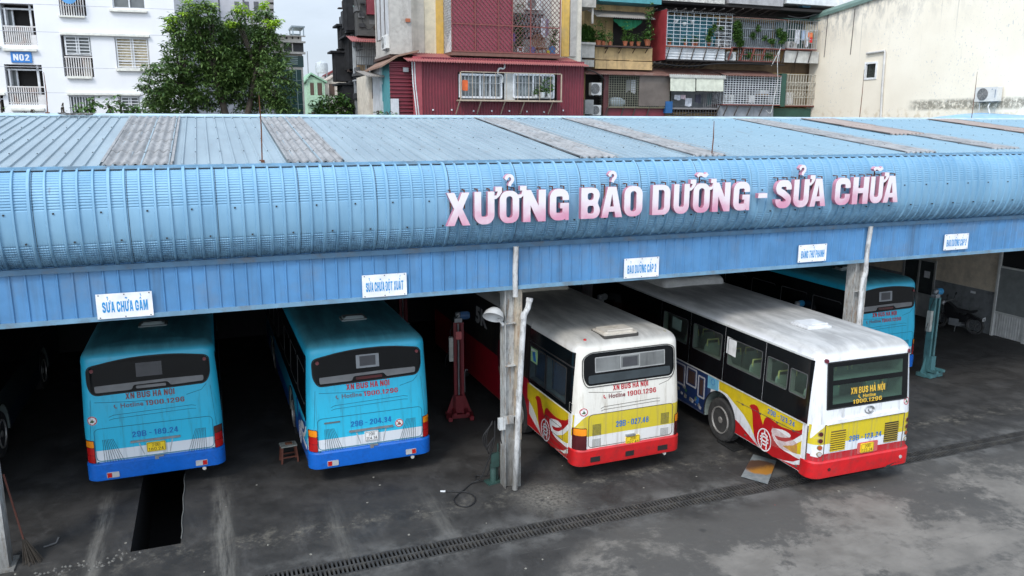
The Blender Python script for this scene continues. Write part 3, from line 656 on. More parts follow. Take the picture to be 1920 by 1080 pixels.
# ================================================================= buses
HW = 1.245; ZB = .42; ZR = 2.72; RR = .24
def lean(z): return .02+max(0, z-1.5)*.085 if z < 2.7 else .122
def tumble(z): return max(0, z-1.4)*.030
def insz(z): return 0 if z <= ZR else RR-math.sqrt(max(0, RR*RR-(z-ZR)**2))
def ring(z, L, extra=0, r=.24, y0=None, y1=None, w=None):
    d = insz(z)+extra; hw = (w or HW-tumble(z))-d; a = (lean(z) if y0 is None else y0)+d; b = (L if y1 is None else y1)-d-(0 if z < 1.2 else (z-1.2)*.06)
    r2 = max(.05, r-d*.3); pts = arc(hw-r2, b-r2, r2, 0, 90, 6)+arc(-hw+r2, b-r2, r2, 90, 180, 6)+arc(-hw+r2, a+r2, r2, 180, 270, 8)+arc(hw-r2, a+r2, r2, 270, 360, 8)
    return [(x, y, z) for x, y in pts]
def loft(rings, mi=0, cap0=True, cap1=True):
    mb = MB(); n = len(rings[0]); v = [p for r_ in rings for p in r_]
    fs = [(i*n+k, i*n+(k+1) % n, (i+1)*n+(k+1) % n, (i+1)*n+k) for i in range(len(rings)-1) for k in range(n)]
    if cap0: fs.append(tuple(range(n-1, -1, -1)))
    if cap1: fs.append(tuple((len(rings)-1)*n+k for k in range(n)))
    mb.add(v, fs, mi); return mb
def corner(x, z, r=.24):
    hw = HW-tumble(z)-insz(z); e = abs(x)-(hw-r)
    return 0 if e <= 0 else r-math.sqrt(max(0, r*r-min(e, r*.98)**2))
def mrear(u, v, d): return (u, lean(v)+corner(u, v)+insz(v)-d, v)
def endc(u, v, r=.24):
    e = r-(u-lean(v)); return 0 if e <= 0 else r-math.sqrt(max(0, r*r-min(e, r*.97)**2))
SY = .10   # offset added so left-side fittings line up in the camera view
def mleft(u, v, d): u += SY; return (-(HW-tumble(v)-insz(v)-endc(u, v))-d, u, v)
def mright(u, v, d): return ((HW-tumble(v)-insz(v)-endc(u, v))+d, u, v)

def body_mat(name, bands, side, front=None, fy=99, top=(.6, .6, .58), dirtc=(.16, .15, .13), dirt=.5):
    m, t, b = new_mat(name); g = NT(t); o = g.obj(); x, y, z = g.xyz(o)
    def ramp(bd):
        r_ = g.n('ShaderNodeValToRGB', {0: g.math('DIVIDE', z, 3.2)}); cr = r_.color_ramp; cr.interpolation = 'CONSTANT'
        cr.elements[0].position = 0; cr.elements[0].color = (*bd[0][1], 1); cr.elements[1].position = bd[1][0]/3.2; cr.elements[1].color = (*bd[1][1], 1)
        for zz, c in bd[2:]: e = cr.elements.new(zz/3.2); e.color = (*c, 1)
        return r_.outputs[0]
    c = g.mix(g.math('GREATER_THAN', y, .22), ramp(bands), ramp(side))
    if front: c = g.mix(g.math('GREATER_THAN', y, fy), c, ramp(front))
    nz = g.n('ShaderNodeSeparateXYZ', {0: g.n('ShaderNodeNewGeometry').outputs['Normal']}).outputs[2]
    up = g.math('MULTIPLY', g.ss(nz, .25, .8), 1); c = g.mix(up, c, g.mix(g.ss(g.noise(g.map(o, (2.5, .5, 1)), 1.6, 7, .65), .35, .7), tuple(q*.62 for q in top), top))
    f = g.math('MULTIPLY', g.ss(g.noise(g.map(o, (1.5, 1.5, .45)), 3, 9, .7, .3), .52, .76), dirt*.6); c = g.mix(f, c, dirtc)
    f = g.math('MULTIPLY', g.ss(z, .95, .42), g.math('MULTIPLY', g.ss(g.noise(o, 5, 7, .7), .35, .7), dirt)); c = g.mix(f, c, dirtc)
    st = g.math('MULTIPLY', g.ss(g.noise(g.map(o, (9, 9, .5)), 1.5, 6, .7), .50, .72), g.math('MULTIPLY', g.ss(z, 2.7, 1.5), dirt*1.1)); c = g.mix(st, c, dirtc)
    sc = g.ss(g.noise(g.map(o, (2, 2, 9)), 2.4, 3, .5), .70, .73); c = g.mix(g.math('MULTIPLY', sc, dirt*.6), c, tuple(min(1, q*2.2+.05) for q in dirtc))
    t.links.new(c, b.inputs['Base Color']); t.links.new(g.mix(up, (.38,)*3, (.68,)*3), b.inputs['Roughness'])
    b.inputs['Coat Weight'].default_value = .15; b.inputs['Coat Roughness'].default_value = .18
    bn = g.n('ShaderNodeBump', {'Height': g.noise(o, 1.3, 3), 'Strength': .25, 'Distance': .05}); t.links.new(bn.outputs[0], b.inputs['Normal']); t.links.new(bn.outputs[0], b.inputs['Coat Normal'])
    return m
CY_, BL_, WH_, YE_, RE_ = (.025, .46, .68), (.006, .15, .58), (.66, .69, .72), (.60, .47, .015), (.52, .012, .014)
WB_ = (.70, .68, .64)
MBLUE = body_mat('cyan_bus_paint', [(0, BL_), (.745, WH_), (.985, CY_)], [(0, BL_), (.80, CY_)], top=(.07, .32, .40), dirtc=(.04, .10, .12), dirt=.35)
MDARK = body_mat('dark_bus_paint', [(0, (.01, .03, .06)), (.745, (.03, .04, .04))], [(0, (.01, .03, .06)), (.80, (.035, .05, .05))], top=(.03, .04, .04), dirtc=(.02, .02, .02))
MW3 = body_mat('white_bus_paint_black_front', [(0, RE_), (.70, (.70, .69, .66)), (.99, (.58, .46, .03)), (1.45, (.71, .68, .61))], [(0, WB_), (1.0, WB_)], [(0, (.42, .008, .02)), (1.48, (.015, .014, .014)), (2.74, (.5, .49, .46))], 2.35, top=(.49, .47, .43), dirtc=(.25, .19, .12), dirt=.45)
MW4 = body_mat('white_bus_paint', [(0, (.42, .012, .02)), (.87, WH_), (1.07, YE_), (1.47, (.73, .74, .75))], [(0, (.72, .72, .73)), (1.0, (.72, .72, .73))], [(0, (.03, .05, .12)), (1.45, (.7, .7, .7))], 3.45, top=(.53, .52, .50), dirtc=(.19, .18, .165), dirt=.5)
INTM = mat('bus_interior', (.20, .24, .22), .8)
SEAT = mat('pale_green_seat', (.30, .42, .35), .5); HAND = mat('yellow_green_grab_handle', (.62, .66, .25), .5); SEATB = mat('blue_seat', (.03, .12, .26), .5)
AMB = mat('amber_lens', (.80, .25, .01), .15, coat=.5); RLN = mat('red_lens', (.42, .01, .01), .15, coat=.5); DLN = mat('dark_red_lens', (.07, .008, .01), .15, coat=.5); BRN = mat('brown_lens', (.10, .03, .015), .2)
CLR = mat('clear_lens', (.42, .42, .42), .15, coat=.5); LRED = mat('red_letters', (.42, .02, .03), .5); LGR = mat('dull_red_letters', (.20, .07, .07), .5); LBL = mat('blue_letters', (.012, .14, .42), .5)
LGRY = mat('grey_letters', (.13, .13, .17), .5); LYE = mat('golden_letters', (.65, .40, .04), .5); PLY = mat('yellow_plate', (.80, .55, .02), .4); PLW = mat('white_plate', (.75, .75, .74), .4); INK = mat('plate_ink', (.02, .02, .02), .5)
SEAMB = mat('dark_seam', (.012, .16, .24), .7); SEAM = mat('panel_seam', (.10, .08, .06), .7); PERF = mat('perforation', (.015, .03, .04), .7)
BWIN = mat('tinted_window', (.005, .006, .007), .12, spec=.32); TRAY = mat('window_shelf', (.16, .16, .16), .5)
TYRE = mat('tyre_rubber', (.035, .034, .033), .85, var=.25, dirt=((.10, .095, .09), .5, 5)); RIM = mat('dusty_steel_rim', (.46, .44, .41), .5, .5, dirt=((.10, .07, .05), .7, 6))
SWH = mat('white_vinyl', (.74, .73, .72), .35, dirt=((.3, .28, .25), .3, 3)); SRE = mat('red_vinyl', (.42, .010, .013), .35, dirt=((.2, .02, .02), .4, 4)); SYE = mat('yellow_vinyl', (.62, .45, .015), .35, dirt=((.35, .28, .06), .4, 3)); SBL = mat('dark_blue_vinyl', (.006, .06, .26), .35)
RUBR = mat('soot_mark', (.03, .03, .03), .8)

def wheel(parent, x, y, side, r=.50):
    mb = MB(); s = side
    prof = [(r*.62, -.12), (r*.72, -.14), (r*.93, -.135), (r, -.10), (r, .10), (r*.93, .135), (r*.72, .14), (r*.62, .12)]
    mb.lathe([(a, h*s) for a, h in prof], (x, y, r), 'x', 36)
    for k in range(36):
        a = 2*PI*k/36; c, q = math.cos(a), math.sin(a); mb.obox((x, y+c*(r+.002), r+q*(r+.002)), .095, .012, .006, Matrix(((1, 0, 0), (0, -q, c), (0, c, q))).transposed())
    tg = mb.build('wheel', TYRE, parent, smooth=40)
    mb = MB(); mb.lathe([(r*.63, .11*s), (r*.62, .15*s), (r*.58, .15*s), (r*.53, .02*s), (r*.46, -.02*s), (r*.32, .0*s), (r*.31, .06*s), (r*.15, .07*s), (r*.15, .13*s), (.02, .14*s)], (x, y, r), 'x', 30)
    for k in range(10):
        a = 2*PI*k/10; mb.lathe([(.016, .05*s), (.016, .10*s)], (x, y+math.cos(a)*r*.235, r+math.sin(a)*r*.235), 'x', 6)
    mb.build('rim', RIM, tg, smooth=40)
    mb = MB()
    for k in range(10):
        a = 2*PI*(k+.5)/10; mb.lathe([(.032, -.015*s), (.032, .012*s)], (x, y+math.cos(a)*r*.385, r+math.sin(a)*r*.385), 'x', 10)
    mb.build('rim_hole', BLACK, tg)

def rplate(parent, name, pts, m, d0=-.01, d1=.006, mp=mrear):
    mb = MB(); mb.plate(pts, mp, d0, d1); return mb.build(name, m, parent)
def rlines(parent, name, paths, m, w=.012, d=.004, mp=mrear, closed=False):
    mb = MB()
    for p in paths:
        for i, q in enumerate(strip(p, w, closed)): mb.plate(q, mp, -.002, d+.0006*(i % 2))
    return mb.build(name, m, parent)
def rtext(parent, txt, u0, u1, v0, v1, m, d=.006, mp=mrear, bold=.03, name='lettering'):
    mb = MB(); text_on(mb, txt, u0, u1, v0, v1, mp, d, 0, bold); return mb.build(name, m, parent, fix=False)
def box_r(x0, x1, z0, z1): return [(x0, z0), (x1, z0), (x1, z1), (x0, z1)]
def no_fire(parent, u, v, r=.088, mp=mrear):
    n = 24; c = [(u+r*math.cos(2*PI*k/n), v+r*math.sin(2*PI*k/n)) for k in range(n)]
    st = rplate(parent, 'warning_sticker', c, SWH, -.004, .004, mp)
    rlines(st, 'sticker_ring', [[(u+r*.88*math.cos(2*PI*k/n), v+r*.88*math.sin(2*PI*k/n)) for k in range(n)]], LRED, .016, .006, mp, True)
    mb = MB(); mb.plate([(u-r*.55, v-r*.35), (u+r*.15, v-r*.45), (u+r*.5, v-r*.1), (u+r*.15, v+r*.05), (u+r*.05, v+r*.5), (u-r*.15, v+r*.05)], mp, .003, .0065); mb.build('sticker_print', mat('sticker_green', (.05, .10, .04), .6), st)
    rlines(st, 'sticker_slash', [[(u-r*.6, v+r*.6), (u+r*.6, v-r*.6)]], LRED, .014, .008, mp)
def plate(parent, u, v, txt1, txt2, m, w=.34, h=.19, proud=.03):
    p = rplate(parent, 'licence_plate', rpoly(box_r(u-w/2, u+w/2, v-h/2, v+h/2), .02, 3), m, 0, proud)
    rlines(p, 'plate_border', [rpoly(box_r(u-w/2+.01, u+w/2-.01, v-h/2+.01, v+h/2-.01), .02, 3)], INK, .005, proud+.002, closed=True)
    rtext(p, txt1, u-w*.22, u+w*.22, v+h*.06, v+h*.38, INK, proud+.003, bold=.02); rtext(p, txt2, u-w*.4, u+w*.4, v-h*.38, v-h*.06, INK, proud+.003, bold=.02)

def bird(parent, red, white, yellow, dy=0, bus3=False):
    f = lambda pts: [(y+dy, z) for y, z in pts]
    if yellow:
        rplate(parent, 'yellow_stripe', f([(3.02,1.22),(3.04,1.42),(.24,1.44),(.25,1.22),(.34,1.19),(.81,1.04),(1.39,.82),(1.7,.63),(1.85,.79),(2.09,.95),(2.46,1.1),(2.71,1.21)]) if not bus3 else f([(2.34,1.42),(.24,1.42),(.25,1.22),(.34,1.19),(.81,1.04),(1.39,.82),(1.7,.63),(1.85,.79),(2.09,.95),(2.34,1.06)]), yellow, -.002, .002, mleft)
        rplate(parent, 'yellow_stripe', f([(.78,.75),(.47,.88),(.24,1.08),(.24,.77),(.51,.73)]), yellow, -.002, .002, mleft)
    b = rplate(parent, 'bird_emblem', f([(1.91,1.21),(1.84,1.27),(1.75,1.30),(1.66,1.30),(1.60,1.26),(1.56,1.19),(1.50,1.08),(1.42,.96),(1.40,1.05),(1.37,1.12),(1.32,1.17),(1.25,1.185),(1.16,1.17),(.95,1.14),(.82,1.135),(.56,1.17),(.32,1.25),(.245,1.31),(.245,1.20),(.48,.99),(.69,.87),(.92,.81),(.81,.74),(.61,.69),(.38,.68),(.245,.67),(.43,.55),(.71,.46),(1.05,.40),(1.22,.42),(1.44,.41),(1.58,.5),(1.68,.61),(1.75,.83),(1.77,1.0),(1.80,1.12),(1.84,1.18)]), red, -.002, .004, mleft)
    rplate(b, 'wing_swirl', f([(1.14,.92),(1.13,.98),(1.07,1.02),(.95,1.05),(.82,1.08),(.72,1.09),(.60,1.08),(.55,1.05),(.57,1.01),(.64,.98),(.74,.94),(.83,.91),(1.03,.88),(.98,.84),(.92,.82),(.80,.84),(.69,.87),(.48,.99),(.25,1.17),(.245,1.06),(.47,.88),(.78,.75),(.64,.74),(.51,.73),(.38,.74),(.245,.78),(.245,.675),(.38,.665),(.51,.67),(.70,.665),(.84,.68),(.96,.72),(1.05,.77),(1.11,.85)]), white, 0, .006, mleft)
    rplate(parent, 'red_wedge' if yellow else 'blue_wedge', f([(2.34 if bus3 else 2.46,.76),(2.22,.7),(1.86,.56),(1.55,.44),(1.51,.43),(1.88,.43),(2.34 if bus3 else 2.46,.43)]), red, -.002, .003, mleft)
    rplate(parent, 'red_wedge' if yellow else 'blue_wedge', f([(1.0,.43),(.87,.425),(.42,.49),(.245,.56),(.245,.43)]), red, -.002, .003, mleft)
    n = 28; cx, cz, rx = 1.345, .655, .225
    rlines(b, 'emblem_ring', [[(dy+cx+rx*.95*math.cos(2*PI*k/n), cz+rx*1.05*math.sin(2*PI*k/n)) for k in range(n)]], white, .026, .007, mleft, True)
    g = lambda pts: [(dy+cx-a*rx, cz+c*rx) for a, c in pts]
    rlines(b, 'emblem_gate', [g([(-.45, .45), (0, .62), (.45, .45)]), g([(-.6, .15), (0, .32), (.6, .15)]), g([(-.35, .42), (-.35, -.85)]), g([(.35, .42), (.35, -.85)]), g([(-.6, -.12), (.6, -.12)]), g([(-.35, -.45), (.35, -.45)]), g([(0, .95), (0, .62)])], white, .034, .0075, mleft)

def seat_mb(x, y, m=0):
    mb = MB(); 
    mb.plate(rpoly([(x-.21, 1.42), (x+.21, 1.42), (x+.19, 2.08), (x-.19, 2.08)], .08, 4), lambda u, v, d: (u, y+d-(v-1.42)*.12, v), 0, .06, 0)
    mb.tube([(x-.16, y-.06, 2.02), (x-.15, y-.06, 2.17), (x+.15, y-.06, 2.17), (x+.16, y-.06, 2.02)], .022, 6, 1)
    mb.box(x-.21, x+.21, y+.03, y+.45, 1.36, 1.44, 0); mb.box(x-.04, x+.04, y+.15, y+.25, 1.0, 1.36, 0); return mb

def bus(kind, label, loc, rot, L=10.4, num='', plates=None, wheels=((-1, 3.06), (1, 3.06), (-1, 7.9), (1, 7.9)), sticker=None, simple=False):
    t = thing('bus', label, 'bus', (loc[0], loc[1], 0), rot, 'city buses in the workshop'); hollow = kind in ('w3', 'w4')
    zs = [ZB, .6, .9, 1.2, 1.5, 1.9, 2.3, 2.6, ZR]+[ZR+RR*math.sin(R(a)) for a in (15, 30, 45, 60, 75, 88)]
    rg = [ring(z, L) for z in zs]+[[(x*.92, y if True else 0, ZR+RR+.012) for x, y, z in ring(ZR+RR*.999, L, .07)], [(x*.5, y, ZR+RR+.03) for x, y, z in ring(ZR+RR*.999, L, .25)]]
    mb = loft(rg); cut = []
    for s, wy in wheels:
        if s == 1 and kind in ('w3', 'w4'): continue
        c = MB(); c.lathe([(.60, -.30), (.60, .30)], (s*HW*1.0, wy, .56), 'x', 32, 1); cut.append(c)
    MB.holes = [(wy-SY, .56, .605) for s, wy in wheels if s < 0]; lites = []; rear_hole = []
    for s, wy in wheels:
        k_ = MB(); k_.tube([((HW+.004)*s, wy+.607*math.cos(R(a)), .56+.607*math.sin(R(a))) for a in range(-14, 195, 8)], .014, 6); k_.build('wheel_arch', BLACK, t, smooth=60)
    if hollow:
        c = MB(); c.box(-1.10, 1.10, .42, L-.4, 1.0, 2.74, 1); cut.append(c)
        if kind == 'w4': wn = [(.13, 1.517), (1.529, 2.937), (2.949, 4.337), (4.349, 5.694)]; lites = [(.24, .72, 1.93, 2.42), (.80, 1.44, 1.93, 2.46), (1.62, 2.80, 1.90, 2.50), (3.05, 4.20, 1.90, 2.50), (4.46, 5.56, 1.90, 2.50)]; rear_hole = [(-.83, .90, 1.86, 2.24), (-.83, .90, 2.33, 2.60)]
        else: wn = [(.12, 2.30)]; lites = [(.40, 1.36, 1.58, 2.33), (1.42, 2.24, 1.58, 2.33)]; rear_hole = []
        c = MB()
        for a, b, z0, z1 in lites: c = MB(); c.box(-1.5, -1.0, a+SY, b+SY, z0, z1, 1); cut.append(c)
        for a, b, z0, z1 in rear_hole: c = MB(); c.box(a, b, -.2, .5, z0, z1, 1); cut.append(c)
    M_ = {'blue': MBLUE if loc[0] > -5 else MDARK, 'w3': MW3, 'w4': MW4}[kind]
    body = bool_cut(mb, [M_, INTM], cut, 'body', t, 32)
    for s, wy in wheels: wheel(t, s*(HW-.155), wy, s, .505)
    # bumper
    bw = HW+.012; bz0, bz1 = (.36, .735)
    rgs = [ring(z, 0, e, .22, -.028+e*.2+k, .50, bw) for z, e, k in ((bz0, .03, .02), (bz0+.03, .0, .01), (.55, 0, 0), (bz1-.03, 0, .0), (bz1, .022, .0))]
    bm_ = {'blue': mat('blue_bumper', (.004, .115, .50), .35, dirt=((.01, .03, .09), .4, 4), coat=.3), 'w3': mat('red_bumper', (.50, .012, .014), .35, dirt=((.14, .03, .03), .5, 5), coat=.3), 'w4': mat('scuffed_red_bumper', (.55, .008, .012), .35, dirt=((.22, .03, .03), .6, 5), coat=.3)}[kind]
    bp = loft(rgs).build('bumper', bm_, t, smooth=35)
    mbr = lambda u, v, d: (u, -.028-d+corner(u, .6), v)
    # ---- shared rear pieces
    if kind == 'blue':
        o = rplate(t, 'rear_window', rpoly([(-1.0, 2.09), (.98, 2.13), (1.07, 2.30), (1.07, 2.66), (0.4, 2.755), (-.4, 2.745), (-1.09, 2.62), (-1.09, 2.26)], [.12, .12, .2, .12, .5, .5, .12, .2], 5), BWIN, -.02, .006)
        rlines(o, 'window_seal', [rpoly([(-1.01, 2.08), (.99, 2.12), (1.08, 2.30), (1.08, 2.67), (0.4, 2.765), (-.4, 2.755), (-1.10, 2.63), (-1.10, 2.26)], [.12, .12, .2, .12, .5, .5, .12, .2], 5)], BLACK, .02, .009, closed=True)
        rplate(o, 'display', box_r(-.24, .22, 2.37, 2.64), GREY if sticker != 'L' else mat('grey_screen', (.055, .055, .06), .3), 0, .009); rplate(o, 'display_screen', box_r(-.17, .15, 2.41, 2.61), mat('grey_screen', (.055, .055, .06), .3), .002, .012)
        rplate(o, 'window_shelf', rpoly([(-.97, 2.13), (-.34, 2.135), (-.30, 2.22), (.30, 2.23), (.36, 2.15), (.95, 2.17), (.96, 2.28), (.3, 2.285), (-.98, 2.26)], .03, 3), TRAY, 0, .0085)
        rplate(o, 'brake_light', rpoly(box_r(-.26, .27, 2.145, 2.20), .02, 3), {'L': TRAY}.get(sticker, DLN), .002, .014)
        for x, z in ((-1.0, 2.56), (1.0, 2.60)): rplate(o, 'marker_light', [(x+.035*math.cos(2*PI*k/14), z+.035*math.sin(2*PI*k/14)) for k in range(14)], mat('dull_red_lens', (.16, .03, .035), .3), 0, .03)
        tc = {'L': LGR}.get(sticker, LRED)
        rtext(t, 'XN BUS HÀ NỘI', -.46, .41, 1.955, 2.075, tc, bold=.05); rtext(t, 'Hotline', -.56, -.16, 1.795, 1.885, LGRY); rtext(t, '1900.1296', -.12, .58, 1.79, 1.885, tc, bold=.04)
        rlines(t, 'phone_symbol', [[(-.66, 1.87), (-.67, 1.84), (-.655, 1.81), (-.625, 1.80)]], LGRY, .022)
        if num: rtext(t, num, -.41, .42, 1.185, 1.30, LBL, bold=.04)
        rlines(t, 'panel_groove', [[(-.78, 1.64), (-.7, 1.67), (.7, 1.70), (.78, 1.68)], [(-.78, 1.58), (-.7, 1.60), (.7, 1.63), (.78, 1.62)], [(-1.0, 1.95), (-.4, 1.90), (0, 1.885)], [(.62, 1.92), (.9, 1.99), (1.0, 2.10)]], SEAMB, .009)
        rlines(t, 'panel_crease', [[(-1.07, 2.0), (-1.13, 1.22)], [(1.07, 2.05), (1.13, 1.22)], [(-1.14, .76), (1.14, .76)]], SEAMB, .006)
        cv = rlines(t, 'engine_cover_seam', [rpoly(box_r(-1.06, 1.06, .775, 1.43), .10, 5)], SEAMB, .012, closed=True)
        rlines(t, 'engine_cover_seam', [rpoly([(-1.05, .765), (-1.05, .70), (1.05, .70), (1.05, .765)], .03, 3)], SEAMB, .01, .034)
        rplate(t, 'cover_handle', rpoly(box_r(-.45, .45, 1.075, 1.115), .015, 3), STEEL, 0, .03)
        rlines(t, 'plate_recess', [[(-.30, 1.05), (-.22, .80)], [(.30, 1.05), (.24, .80)]], mat('recess_shade', (.36, .38, .40), .5), .02)
        for sx, x0 in ((1, -.93), (-1, .92)):
            mb = MB()
            for r_ in range(19):
                v = 1.20-r_*.0255; 
                for k in range(8):
                    a = x0+sx*(k*.0255+r_*.0055*(k/7.)*1.6)
                    mb.plate([(a, v), (a+sx*.011, v), (a+sx*.013, v-.018), (a+sx*.002, v-.018)], mrear, -.001, .003)
            mb.build('vent_grille', PERF, t)
        for x0, x1, br in ((-1.235, -1.075, 0), (1.075, 1.235, 1)):
            l = rplate(t, 'tail_light', rpoly(box_r(x0, x1, .745, 1.205), .02, 3), DLN, -.03, .022)
            rplate(l, 'amber_lens', rpoly(box_r(x0+.008, x1-.008, 1.065, 1.195), .02, 3), BRN if (br and sticker == 'L') else AMB, .0, .032)
            rplate(l, 'red_lens', rpoly(box_r(x0+.008, x1-.008, .91, 1.055), .02, 3), RLN, .0, .032); rplate(l, 'red_lens', rpoly(box_r(x0+.008, x1-.008, .755, .90), .02, 3), RLN, .0, .032)
        for s in (-1, 1):
            l = rplate(bp, 'fog_light', rpoly(box_r(*( sorted((s*.69, s*.91))), .435, .545), .015, 3), CLR, 0, .012, mbr)
            rplate(l, 'red_lens', box_r(*sorted((s*.82, s*.90)), .445, .535), RLN, .005, .018, mbr) if s < 0 else rplate(l, 'red_lens', box_r(.82, .90, .445, .535), RLN, .005, .018, mbr)
        mb = MB(); mb.tube([(.84, .25, .36), (.84, .0, .345)], .038, 10); mb.build('exhaust_pipe', mat('pale_exhaust', (.5, .48, .44), .5), t)
        rplate(t, 'latch', box_r(-.04, .03, .69, .76), STEEL, 0, .05); rplate(t, 'latch', box_r(.02, .12, .735, .755), STEEL, 0, .055)
        hatch = ((-.26, .30), (1.55, 1.95))
        rplate(t, 'side_window', rpoly([(.16, 1.32), (9.6, 1.32), (9.8, 2.70), (.16, 2.70)], .08, 4), BWIN, -.002, .005, mleft); rplate(t, 'side_window', rpoly([(.26, 1.42), (9.6, 1.42), (9.8, 2.70), (.26, 2.70)], .08, 4), BWIN, -.002, .005, mright)
        fr_ = mat('window_frame_grey', (.10, .10, .10), .4)
        rlines(t, 'window_frame', [rpoly([(a, 1.62), (a+1.1, 1.62), (a+1.1, 2.35), (a, 2.35)], .05, 3) for a in (.35, 1.7, 3.1, 4.5, 5.9, 7.3)], fr_, .022, .008, mleft)
    elif kind == 'w3':
        dx = 0.0
        o = rplate(t, 'rear_window', rpoly([(-.97, 2.05), (.97, 2.05), (1.05, 2.2), (1.04, 2.63), (.9, 2.70), (-.9, 2.70), (-1.04, 2.61), (-1.05, 2.2)], .10, 4), BWIN, -.01, .006)
        rlines(o, 'window_seal', [rpoly([(-1.0, 2.02), (1.0, 2.02), (1.075, 2.2), (1.065, 2.64), (.9, 2.72), (-.9, 2.72), (-1.065, 2.62), (-1.075, 2.2)], .12, 4)], mat('rubber_grey', (.06, .055, .05), .6), .016, .012, closed=True)
        rplate(o, 'window_glass', rpoly(box_r(-.78, .80, 2.32, 2.60), .03, 3), mat('dusty_rear_blind', (.16, .165, .16), .35, var=.25, scale=2, streak=((.06, .06, .06), .6, 9)), 0, .008)
        rplate(o, 'lower_glass', rpoly(box_r(-.95, .95, 2.09, 2.26), .05, 3), mat('dim_rear_glass', (.04, .05, .055), .15), 0, .008)
        gf = mat('inner_frame', (.30, .30, .29), .5)
        rlines(o, 'sliding_frame', [box_r(-.79, .81, 2.315, 2.605), box_r(-.22, .22, 2.335, 2.585)], gf, .02, .012, closed=True); rplate(o, 'display', box_r(-.17, .17, 2.36, 2.55), mat('grey_screen', (.055, .055, .06), .3), 0, .013)
        rtext(t, 'XN BUS HÀ NỘI', -.40, .42, 1.90, 2.01, LRED, bold=.05); rtext(t, 'Hotline', -.50, -.12, 1.745, 1.84, LGR); rtext(t, '1900.1296', -.07, .61, 1.74, 1.84, LRED, bold=.04)
        rlines(t, 'phone_symbol', [[(-.60, 1.83), (-.61, 1.80), (-.595, 1.77), (-.565, 1.76)]], LRED, .022)
        rtext(t, num, -.33, .44, 1.12, 1.245, LBL, bold=.04)
        rlines(t, 'panel_groove', [[(-.68, 1.56), (-.6, 1.59), (.6, 1.61), (.7, 1.60)], [(-.68, 1.51), (-.6, 1.53), (.6, 1.55), (.7, 1.54)], [(-.95, 1.93), (-.5, 1.87), (-.2, 1.85)], [(.68, 1.89), (.9, 1.95), (1.0, 2.03)]], SEAM, .008)
        rlines(t, 'engine_cover_seam', [rpoly(box_r(-.95, 1.02, .76, 1.455), .09, 5)], SEAM, .011, closed=True)
        for x0, z0, z1 in ((-.86, 1.0, 1.27), (.74, 1.02, 1.29), (-.86, .76, .95), (.74, .76, .95)):
            mb = MB(); dk = z0 > .97
            for r_ in range(int((z1-z0)/.025)):
                for k in range(8): mb.plate(box_r(x0+k*.025, x0+k*.025+.016, z0+r_*.025, z0+r_*.025+.016), mrear, -.001, .003)
            mb.build('vent_grille', PERF if dk else mat('grey_perforation', (.2, .2, .19), .7), t)
        for x0, x1 in ((-1.235, -1.0), (1.08, 1.235)):
            l = rplate(t, 'tail_light', rpoly(box_r(x0, x1, .725, 1.19), .02, 3), DLN, -.03, .022)
            rplate(l, 'amber_lens', rpoly(box_r(x0+.008, x1-.008, 1.04, 1.18), .02, 3), AMB, .0, .032); rplate(l, 'red_lens', rpoly(box_r(x0+.008, x1-.008, .735, 1.03), .02, 3), DLN, .0, .032)
        for a, b in ((-.92, -.70), (-.11, .09), (.66, .90)): rplate(bp, 'bumper_opening', rpoly(box_r(a, b, .46, .57), .01, 3), mat('dark_socket', (.015, .012, .012), .6), 0, .004, mbr)
        rplate(t, 'plate_lamp', rpoly(box_r(-.10, .12, .885, .925), .015, 3), STEEL, 0, .05)
        mb = MB(); mb.tube([(.86, .25, .37), (.86, .0, .355)], .034, 10); mb.build('exhaust_pipe', mat('pale_exhaust', (.5, .48, .44), .5), t)
        for x in (-1.0, 1.0):
            mb = MB(); mb.lathe([(.045, 2.88), (.045, 2.90), (.03, 2.96), (.01, 2.97)], (x*.93, .30, 0), 'z', 12); mb.build('marker_light', RLN if x < 0 else mat('faded_marker', (.3, .28, .22), .4), t, smooth=40)
        hatch = ((-.52, .26), (.25, .80))
        # left side: window frame with clear panes, then black and red wrap
        mb = MB()
        for a, b, c, d in rects(.12, 2.30, 1.46, 2.72, lites): mb.plate([(a, c), (b, c), (b, d), (a, d)], mleft, -.002, .006)
        sw = mb.build('side_window', BWIN, t)
        rlines(sw, 'window_frame', [[(a, c), (b, c), (b, d), (a, d)] for a, b, c, d in lites], mat('dark_window_frame', (.035, .035, .036), .4), .03, .010, mleft, True)
        rlines(sw, 'window_frame', [[(.12, 2.42), (2.30, 2.42)]], mat('dark_window_frame', (.035, .035, .036), .4), .03, .010, mleft)
        for a, b, c, d in lites: rplate(sw, 'window_glass', box_r(a, b, c, d), glass_mat('side_glass', (.42, .50, .55), .25), 0, .003, mleft)
        st = rplate(t, 'window_sticker', box_r(1.85, 2.2, 1.98, 2.30), mat('sticker_leafy', (.35, .55, .25), .5), .0, .009, mleft); rplate(st, 'sticker_print', [(1.9, 2.02), (2.05, 2.02), (2.12, 2.2), (1.98, 2.24)], LBL, .005, .011, mleft); rplate(st, 'sticker_print', [(1.88, 2.26), (2.18, 2.22), (2.16, 2.28)], SWH, .005, .011, mleft)
        bird(t, SRE, SWH, SYE, 0, True)
        rlines(t, 'flap_seam', [box_r(.5, 1.35, .75, 1.0), box_r(.30, 1.45, .48, .62)], SEAM, .01, .009, mleft, True)
        wv = mat('advert_red', (.36, .008, .02), .4); wt = mat('advert_white', (.55, .55, .55), .4)
        rplate(t, 'advert_panel', [(2.36, .46), (9.6, .46), (9.6, 1.55), (2.36, 1.50)], wv, -.002, .003, mleft)
